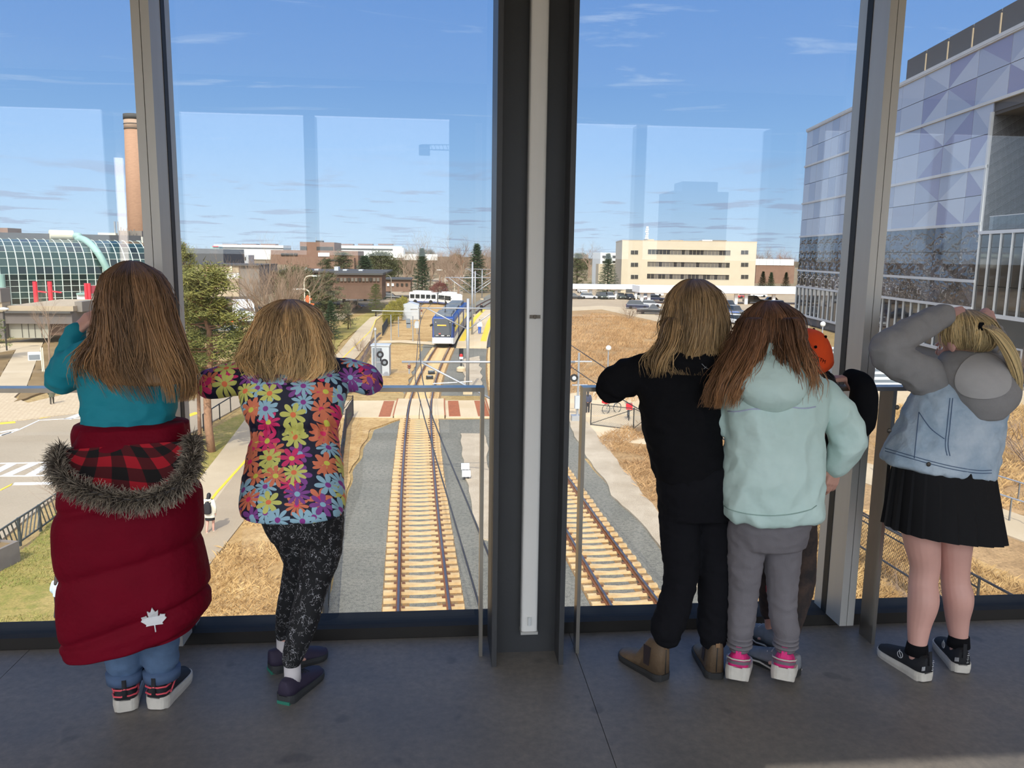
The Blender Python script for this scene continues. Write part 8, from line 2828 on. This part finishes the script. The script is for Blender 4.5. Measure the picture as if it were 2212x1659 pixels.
# ---- cars
CARS = {}
def car_proto(kind):
 L, W, H_, hood, cab0, cab1 = {'hatch': (4.2, 1.78, 1.5, 0.82, 0.24, 0.98), 'suv': (4.6, 1.88, 1.75, 0.95, 0.22, 0.99), 'sedan': (4.6, 1.8, 1.45, 0.8, 0.26, 0.86), 'pickup': (5.5, 1.95, 1.85, 1.0, 0.26, 0.62)}[kind]
 o = thing('car', 'x', 'car', (0, 0, 0))
 body = MB()
 rr = []
 for f, zt, w_ in ((0.0, hood * 0.7, 0.86), (0.03, hood * 0.9, 0.95), (cab0, hood * 1.02, 1), (0.6, hood * 1.06, 1), (cab1 - 0.02, hood * 1.08, 0.99), (1.0, hood * 0.98, 0.92)):
  y = f * L
  x = W / 2 * w_
  rr.append([Vector((-x, y, 0.28)), Vector((x, y, 0.28)), Vector((x, y, zt * 0.8)), Vector((x * 0.94, y, zt)), Vector((-x * 0.94, y, zt)), Vector((-x, y, zt * 0.8))])
 body.rings(rr)
 # cabin roof and pillars
 body.rings([[Vector((-W * 0.38, L * (cab0 + 0.14), H_ - 0.06)), Vector((W * 0.38, L * (cab0 + 0.14), H_ - 0.06)), Vector((W * 0.38, L * (cab1 - 0.12), H_ - 0.06)), Vector((-W * 0.38, L * (cab1 - 0.12), H_ - 0.06))],
    [Vector((-W * 0.36, L * (cab0 + 0.17), H_)), Vector((W * 0.36, L * (cab0 + 0.17), H_)), Vector((W * 0.36, L * (cab1 - 0.15), H_)), Vector((-W * 0.36, L * (cab1 - 0.15), H_))]])
 body.build('body', M_TWHITE, o)
 gl = MB()
 gl.rings([[Vector((-W * 0.46, L * cab0, hood)), Vector((W * 0.46, L * cab0, hood)), Vector((W * 0.46, L * cab1, hood * 1.04)), Vector((-W * 0.46, L * cab1, hood * 1.04))],
              [Vector((-W * 0.385, L * (cab0 + 0.14), H_ - 0.05)), Vector((W * 0.385, L * (cab0 + 0.14), H_ - 0.05)), Vector((W * 0.385, L * (cab1 - 0.12), H_ - 0.05)), Vector((-W * 0.385, L * (cab1 - 0.12), H_ - 0.05))]])
 gl.build('windows', M_CARG, o)
 for y in (0.19, 0.8):
  for sx in (-1, 1):
   MB().tube([(sx * (W / 2 - 0.2), L * y, 0.33), (sx * (W / 2 + 0.02), L * y, 0.33)], 0.33, 14).build('wheel', M_TIRE, o)
 for sx in (-1, 1):
  MB().obox((sx * W * 0.36, 0.0, hood * 0.68), (0.32, 0.06, 0.14)).build('headlight', M_LAMPW, o)
  MB().obox((sx * W * 0.38, L, hood * 0.82), (0.26, 0.06, 0.2)).build('tail_light', M_LAMPT, o)
 MB().obox((0, 0.0, 0.45), (W * 0.8, 0.1, 0.16)).build('bumper', M_BLKM, o)
 CARS[kind] = o
 return o
def paint(c):
 return mat('car_paint_%02x%02x%02x' % c, c, rough=0.3, spec=0.6, coat=0.4)
FIRST = {}
def car(kind, px, py, heading, c, lab, y=None):
 b = G(px, py, GB) if y is None else J(px, py, y)
 if kind not in CARS:
  o = car_proto(kind)
  o['label'] = lab
 else:
  o = copy_tree(CARS[kind], label=lab)
 o.location = (b.x, b.y, GB)
 o.rotation_euler = (0, 0, heading)
 for ch in COL.objects[-14:] if False else [c_ for c_ in o.children_recursive]:
  if ch.name.startswith('body'):
   ch.material_slots[0].link = 'OBJECT'
   ch.material_slots[0].material = paint(c)
 return o
WH, SI, BK, GY, BL, RD, DG, NV = (230, 230, 228), (178, 180, 184), (34, 35, 38), (96, 98, 102), (40, 108, 206), (158, 30, 34), (52, 62, 56), (36, 44, 70)
S_, Nn, E_, Wd = math.pi, 0.0, -math.pi / 2, math.pi / 2
for i, a_ in enumerate([
  ('suv', 1263, 634, 0.1, WH, 'white van-like car farthest left beneath the far canopy'),
  ('sedan', 1258, 646, 1.5, BK, 'black sedan left of the first canopy post'),
  ('hatch', 1290, 646, 1.5, SI, 'silver hatchback right of the first canopy post'),
  ('suv', 1306, 647, 0.1, DG, 'dark green SUV facing out beneath the far canopy'),
  ('suv', 1322, 647, 0.1, SI, 'silver SUV facing out left of the second canopy post'),
  ('hatch', 1346, 647, 0.1, DG, 'dark green hatchback right of the second canopy post'),
  ('sedan', 1366, 648, 0.1, BK, 'black sedan beneath the dark station sign'),
  ('suv', 1396, 648, 0.1, WH, 'white SUV between the paired canopy posts'),
  ('hatch', 1414, 648, 0.1, BK, 'black hatchback just right of the paired canopy posts'),
  ('pickup', 1432, 640, 1.5, WH, 'white pickup behind the dark cars by the blonde hair'),
  ('sedan', 1436, 650, 1.5, NV, 'navy sedan touching the left edge of the long blonde hair'),
  ('suv', 1402, 668, 1.35, NV, 'navy SUV behind the black pickup'),
  ('hatch', 1428, 664, 1.35, SI, 'silver hatchback behind the black pickup'),
  ('pickup', 1440, 679, 1.35, BK, 'black pickup parked at the edge of the brown field'),
  ('hatch', 1578, 690, 3.0, BL, 'bright blue hatchback between the two long haired heads'),
  ('suv', 1600, 682, 0.2, GY, 'grey SUV right of the bright blue hatchback'),
  ('sedan', 1566, 672, 0.2, SI, 'silver sedan behind the bright blue hatchback'),
  ('hatch', 1606, 702, 0.2, WH, 'white hatchback beside the auburn hair'),
  ('suv', 1585, 668, 0.2, BK, 'black SUV farther behind the bright blue hatchback'),
  ('sedan', 1630, 645, 1.5, RD, 'red sedan beneath the near canopy'),
  ('suv', 1648, 655, 1.5, BK, 'black SUV right of the red sedan'),
  ('hatch', 1566, 650, 1.5, WH, 'white hatchback beneath the near canopy behind the posts'),
  ('suv', 1655, 642, 1.5, WH, 'white SUV behind the red sedan'),
  ('sedan', 1690, 655, 1.5, SI, 'silver sedan at the corner of the glass building'),
  ('hatch', 1704, 664, 1.5, NV, 'navy hatchback at the corner of the glass building')]):
 car(*a_)
for a_ in [('sedan', 1262, 528, 1.2, BK, 'x'), ]:
 pass
car('hatch', 784, 668, 1.2, (90, 20, 28), 'dark red hatchback on the road beyond the bare sapling')
car('sedan', 522, 718, 1.5, GY, 'grey sedan behind the pine branches by the white truck')
car('suv', 414, 696, 1.5, WH, 'white SUV half hidden by the left pines')
car('hatch', 742, 640, 1.5, WH, 'white hatchback in front of the brick hall')
car('sedan', 866, 622, 1.5, BK, 'black sedan in front of the low shop row', y=186)
car('sedan', 840, 640, 0.2, SI, 'silver sedan near the right corner of the brick hall')
for px, c, l_ in ((862, RD, 'small red car far behind the shop row'), (876, BK, 'small black car far behind the shop row')):
 car('hatch', px, 600, 1.5, c, l_, y=262)
# white box truck
b = G(532, 700, GB)
o = thing('box_truck', 'white box truck behind the pine, left of the blonde hair', 'truck', (b.x, b.y, GB), 0.35)
MB().box(-1.2, 0, 0.7, 1.2, 5.6, 3.3).build('cargo_box', M_TWHITE, o)
MB().rings([[Vector((-1.1, y, 0.6)), Vector((1.1, y, 0.6)), Vector((1.1, y, zt)), Vector((-1.1, y, zt))] for y, zt in ((-2.0, 1.3), (-1.5, 1.5), (-0.9, 2.4), (0, 2.5))]).build('cab', M_LGREY, o)
MB().add([(-1.0, -1.42, 1.6), (1.0, -1.42, 1.6), (1.0, -0.95, 2.35), (-1.0, -0.95, 2.35), (-1.0, -1.3, 1.6), (1.0, -1.3, 1.6), (1.0, -0.83, 2.3), (-1.0, -0.83, 2.3)], [(0, 1, 2, 3), (4, 7, 6, 5), (0, 4, 5, 1), (2, 6, 7, 3), (1, 5, 6, 2), (3, 7, 4, 0)]).build('windscreen', M_CARG, o)
for y in (-1.3, 4.2):
 for sx in (-1, 1):
  MB().tube([(sx * 0.85, y, 0.45), (sx * 1.15, y, 0.45)], 0.45, 12).build('wheel', M_TIRE, o)
for k, (px, py) in enumerate(((484, 694), (494, 695), (503, 695), (510, 693))):
 b = G(px, py, GB)
 o = thing('safety_barrel', ['orange safety barrel nearest the pines', 'second orange safety barrel from the pines', 'third orange safety barrel from the pines', 'orange safety barrel nearest the white truck'][k], 'barrel', (b.x, b.y, GB))
 MB().lathe((0, 0, 0), [(0.38, 0), (0.38, 0.1), (0.3, 0.12), (0.26, 1.0), (0.1, 1.1)], 12).build('body', M_ORNG, o)
 MB().lathe((0, 0, 0.5), [(0.29, 0), (0.285, 0.14)], 12).build('white_band', M_TWHITE, o)
b = G(666, 690, GB)
o = thing('orange_flag_sign', 'bright orange construction sign with flags near the lamp above the blonde head', 'sign', (b.x, b.y, GB))
hz = J(666, 646, b.y).z - GB
MB().tube([(0, 0, 0), (0, 0, hz)], 0.05, 6).build('post', M_POLE, o)
MB().obox((0, -0.05, hz), (0.9, 0.05, 0.9), rot=Matrix.Rotation(0.785, 3, 'Y')).build('board', M_ORNG, o)
MB().obox((0.6, 0, hz - 0.9), (0.7, 0.04, 0.5)).build('flag', M_ORNG, o)
# ---- articulated bus
b0 = G(884, 656, GB)
b1 = G(944, 658, GB)
b2 = G(975, 662, GB)
hB = J(915, 631, b0.y).z - GB
o = thing('articulated_bus', 'white articulated bus crossing behind the tram', 'bus', (b0.x, b0.y, GB))
M_BUS = mat('white_bus_paint', (238, 238, 236), rough=0.35)
M_BUSB = mat('blue_bus_skirt', (60, 76, 130), rough=0.4)
for i, (a, b) in enumerate(((b0, b1), (b1.lerp(b2, 0.08), b2))):
 d = b - a
 n = d.length
 rz = math.atan2(d.y, d.x)
 lc = a - b0
 sec = MB().rings([[Vector((x, 0, 0.35)), Vector((x, 2.5, 0.35)), Vector((x, 2.5, hB - 0.25)), Vector((x, 2.2, hB)), Vector((x, 0.3, hB)), Vector((x, 0, hB - 0.25))] for x in (0, n)]).build('body' if i == 0 else 'front_body', M_BUS, o, loc=(lc.x, lc.y, 0), rz=rz)
 k_ = 5 if i == 0 else 2
 for k in range(k_):
  MB().box(0.25 + k * (n - 0.3) / k_, -0.04, hB * 0.48, (k + 1) * (n - 0.3) / k_, 0.02, hB * 0.82).build('window', M_CARG, sec)
 MB().box(0.0, -0.03, 0.33, n, 0.02, 0.6).build('skirt', M_BUSB, sec)
 for x in ((n * 0.22, n * 0.78) if i == 0 else (n * 0.6,)):
  MB().tube([(x, -0.05, 0.45), (x, 0.3, 0.45)], 0.45, 14).build('wheel', M_TIRE, sec)
 MB().box(n * 0.1, 0.5, hB, n * 0.75, 2.0, hB + 0.3).build('roof_unit', M_BUS, sec)
lc = b1 - b0
MB().box(lc.x - 0.25, lc.y + 0.1, 0.4, lc.x + 0.45, lc.y + 2.3, hB - 0.1).build('bellows', M_BLKM, o)
# ---- people outside
def walker(px, pyf, pyt, coat_c, pants_c, hair_c, lab, face=(0, 1), stride=0.16, skirt=False, long_coat=True, y=None, bag=None, hood=False, z0=None):
 b = G(px, pyf, GB if z0 is None else z0) if y is None else J(px, pyf, y)
 h = J(px, pyt, b.y).z - b.z
 k = h / 1.7
 f = Vector((face[0], face[1], 0)).normalized()
 s = Vector((f.y, -f.x, 0))
 o = thing('person', lab, 'person', (b.x, b.y, b.z), 0)
 def W(a, c, z):
  return Vector((b.x, b.y, b.z)) + (s * a + f * c + Vector((0, 0, z))) * k
 mb = MB()
 hd = W(0, 0.02, 1.58)
 head_shape(mb, hd, (f.x, f.y, 0), (0.072 * k, 0.09 * k, 0.11 * k))
 limb(mb, [hd, W(0, 0, 1.38)], [0.05 * k, 0.06 * k], 10, 2)
 limb(mb, [W(0, 0, 1.38), W(0, 0, 1.2), W(0, 0, 0.92)], [0.08 * k, 0.12 * k, 0.13 * k], 12, 3)
 for sd in (-1, 1):
  limb(mb, [W(sd * 0.09, 0, 0.9), W(sd * 0.09, sd * stride * 0.6 + 0.03, 0.5), W(sd * 0.09, sd * stride - 0.04, 0.09), W(sd * 0.09, sd * stride + 0.12, 0.04)], [0.085 * k, 0.06 * k, 0.042 * k, 0.035 * k], 10, 3)
  limb(mb, [W(sd * 0.17, 0, 1.36), W(sd * 0.24, -0.04, 1.08), W(sd * 0.22, -sd * stride * 0.5 + 0.08, 0.86)], [0.055 * k, 0.046 * k, 0.034 * k], 10, 3)
  mb.ball(W(sd * 0.22, -sd * stride * 0.5 + 0.1, 0.8), (0.035 * k, 0.04 * k, 0.07 * k), 8, 6)
 skin_part(o, 'body', vox(mb, 0.016, 1), M_SKIN)
 mb = MB()
 zb = 0.68 if long_coat else 0.88
 mb.rings([ring(W(0, 0, z), rx * k, ry * k, 18, 2.3, math.atan2(s.y, s.x)) for z, rx, ry in ((zb, 0.235 if long_coat else 0.19, 0.17), (0.95, 0.2, 0.155), (1.2, 0.21, 0.155), (1.36, 0.2, 0.13), (1.44, 0.1, 0.085))])
 for sd in (-1, 1):
  limb(mb, [W(sd * 0.17, 0, 1.36), W(sd * 0.25, -0.04, 1.08), W(sd * 0.225, -sd * stride * 0.5 + 0.07, 0.89)], [0.08 * k, 0.068 * k, 0.058 * k], 10, 3)
 if hood:
  mb.ball(W(0, -0.08, 1.42), (0.13 * k, 0.1 * k, 0.07 * k), 12, 8)
 skin_part(o, 'coat', vox(mb, 0.018, 2), mat('walker_cloth_%02x%02x%02x' % coat_c, coat_c, rough=0.85, var=0.1, vscale=5))
 mb = MB()
 if skirt:
  mb.rings([ring(W(0, 0, z), r * k, r * 0.75 * k, 18, 2) for z, r in ((0.55, 0.2), (0.9, 0.17))])
 else:
  for sd in (-1, 1):
   limb(mb, [W(sd * 0.09, 0, 0.9), W(sd * 0.09, sd * stride * 0.6 + 0.03, 0.5), W(sd * 0.09, sd * stride - 0.04, 0.12)], [0.1 * k, 0.078 * k, 0.06 * k], 10, 3)
 skin_part(o, 'skirt' if skirt else 'trousers', vox(mb, 0.018, 1), mat('walker_cloth_%02x%02x%02x' % pants_c, pants_c, rough=0.85))
 for sd in (-1, 1):
  wpart(o, 'shoe', MB().ball(W(sd * 0.09, sd * stride + 0.04, 0.05), (0.055 * k, 0.13 * k, 0.05 * k), 10, 6), mat('walker_shoe', (196, 176, 160), rough=0.7))
 mb = MB().ball(hd + Vector((0, 0, 0.02 * k)) - f * 0.02 * k, (0.088 * k, 0.098 * k, 0.115 * k), 14, 10)
 limb(mb, [hd - f * 0.05 * k, W(0, -0.1, 1.38)], [0.08 * k, 0.07 * k], 10, 3)
 skin_part(o, 'hair', vox(mb, 0.014, 1), mat('walker_hair_%02x%02x%02x' % hair_c, hair_c, rough=0.6))
 if bag:
  mb = MB()
  mb.rings([ring(W(0, -0.2, z), r * k, 0.09 * k, 16, 3, math.atan2(s.y, s.x)) for z, r in ((0.88, 0.12), (0.93, 0.155), (1.15, 0.155), (1.3, 0.12), (1.36, 0.06))])
  bk = wpart(o, 'backpack', mb, mat('black_backpack_cloth', bag, rough=0.8), label='black backpack')
  for sd in (-1, 1):
   wpart(o, 'strap', MB().tube([W(sd * 0.1, -0.14, 1.3), W(sd * 0.12, 0.0, 1.46), W(sd * 0.13, 0.13, 1.28)], 0.02 * k, 6), M_BLKM, parent=bk)
 return o
walker(455, 1151, 1065, (222, 214, 196), (30, 30, 34), (26, 22, 22), 'person in a cream coat with a black backpack walking up the footpath', (0.15, 1), 0.12, True, True, bag=(40, 40, 44), hood=True)
walker(113, 874, 833, (84, 86, 70), (58, 54, 46), (50, 40, 34), 'person in dark olive clothes walking on the pavers below the teal elbow', (-0.3, 1), 0.16, False, True)
walker(131, 1336, 1240, (186, 208, 226), (32, 32, 36), (50, 40, 34), 'person in a light blue jacket half hidden by the red coat', (0.3, 1), 0.1, False, False)
walker(1269, 893, 845, (60, 66, 88), (36, 36, 42), (40, 34, 30), 'person in navy standing by the silver crossing mast', (0.2, 1), 0.06, False, False)
walker(1036, 722, 690, (226, 226, 226), (50, 96, 190), (40, 34, 30), 'person in white and blue waiting on the tram platform', (0, -1), 0.05, False, False, z0=GZ + 0.33)
walker(1040, 676, 656, (30, 30, 34), (30, 30, 34), (30, 26, 26), 'person in black at the far end of the tram platform', (0, -1), 0.05, False, True, z0=GZ + 0.33)
# parked bicycles with red bags, seen past the black sleeve
for i, (px, py) in enumerate(((1321, 893), (1357, 905))):
 b = G(px, py, GB)
 o = thing('bicycle', ['parked bicycle with a red bag nearer the crossing mast', 'parked bicycle with a red box behind the chain link panel'][i], 'bicycle', (b.x, b.y, GB), 0.5 + 0.9 * i)
 for x in (-0.5, 0.5):
  MB().tube([(x + 0.33 * math.cos(2 * math.pi * k / 20), 0, 0.35 + 0.33 * math.sin(2 * math.pi * k / 20)) for k in range(21)], 0.022, 6, False).build('wheel', M_TIRE, o)
 MB().tube([(-0.5, 0, 0.35), (-0.12, 0, 0.82), (0.38, 0, 0.86), (0.5, 0, 0.35)], 0.022, 6).build('frame', M_CABD, o)
 MB().tube([(-0.5, 0, 0.35), (0.02, 0, 0.33), (0.38, 0, 0.8)], 0.02, 6).build('lower_frame', M_CABD, o)
 MB().tube([(0.38, -0.25, 1.0), (0.36, 0, 0.98), (0.38, 0.25, 1.0)], 0.018, 6).build('handlebar', M_BLKM, o)
 MB().obox((-0.14, 0, 0.9), (0.24, 0.14, 0.06)).build('saddle', M_BLKM, o)
 MB().obox((-0.52, 0, 0.92), (0.4, 0.4, 0.34)).build('bag', mat('red_bag_cloth', (206, 30, 46), rough=0.7), o)
# ---- what the glass mirrors: a tower crane and a tower block far behind the photographer
D_ = 300.0
def mir(px, py, D=D_):
 r = _ray(px, py)
 t = D / r.y
 return Vector((r.x * t, 6.49 - D, EYE + r.z * t))
c = mir(993, 540)
top = mir(995, 318)
o = thing('tower_crane', 'pale tower crane far behind the photographer, mirrored faintly in the left pane', 'crane', (c.x, c.y, GZ - 0.12))
M_CRN = mat('crane_steel', (108, 120, 150), rough=0.6)
H_ = top.z - GZ
mb = MB()
for sx in (-1, 1):
 for sy in (-1, 1):
  mb.bar((sx * 1.1, sy * 1.1, 0), (sx * 1.1, sy * 1.1, H_), 0.25, 0.25)
n = 14
for k in range(n):
 z0_, z1_ = H_ * k / n, H_ * (k + 1) / n
 mb.bar((-1.1, 1.1, z0_), (1.1, 1.1, z1_), 0.18, 0.18).bar((1.1, -1.1, z0_), (-1.1, -1.1, z1_), 0.18, 0.18).bar((1.1, -1.1, z0_), (1.1, 1.1, z1_), 0.18, 0.18).bar((-1.1, 1.1, z0_), (-1.1, -1.1, z1_), 0.18, 0.18)
mb.build('tower', M_CRN, o, kind='stuff')
jl = mir(908, 330).x - c.x
mb = MB()
mb.bar((jl, 0, H_ - 1.0), (2.5, 0, H_ - 1.0), 0.35, 0.35).bar((jl, 0, H_ + 0.6), (2.5, 0, H_ + 1.0), 0.3, 0.3)
for k in range(10):
 x0, x1 = jl * k / 10, jl * (k + 0.5) / 10
 mb.bar((x0, 0, H_ - 1), (x1, 0, H_ + 0.9), 0.18, 0.18)
mb.build('jib', M_CRN, o, kind='stuff')
MB().box(jl - 0.5, -1.2, H_ - 3.0, jl + 3.4, 1.2, H_ + 0.4).build('counterweight', M_CRN, o)
MB().box(-1.4, -1.4, H_ - 3.4, 1.4, 1.4, H_ - 0.9).build('cab', M_CRN, o)
a, b, t1, t2 = mir(1447, 540), mir(1567, 540), mir(1470, 412), mir(1510, 390)
o = thing('tower_block', 'grey tower block far behind the photographer, mirrored faintly in the right pane', 'building', (a.x, a.y, GZ - 0.12))
M_TWR = mat('blue_grey_tower_wall', (104, 120, 152), rough=0.8)  # one even blue-grey wall tone
Wd_ = b.x - a.x
MB().box(0, -18, 0, Wd_, 0, t1.z - GZ).build('wall', M_TWR, o)
MB().box(Wd_ * 0.22, -14, t1.z - GZ, Wd_ * 0.85, -3, t2.z - GZ).build('penthouse', M_TWR, o)
for k in range(7):
 MB().box(1.0, 0.0, 4 + k * 4.2, Wd_ - 1, 0.15, 6 + k * 4.2).build('window_band', M_WPANE, o)
# the end of the script
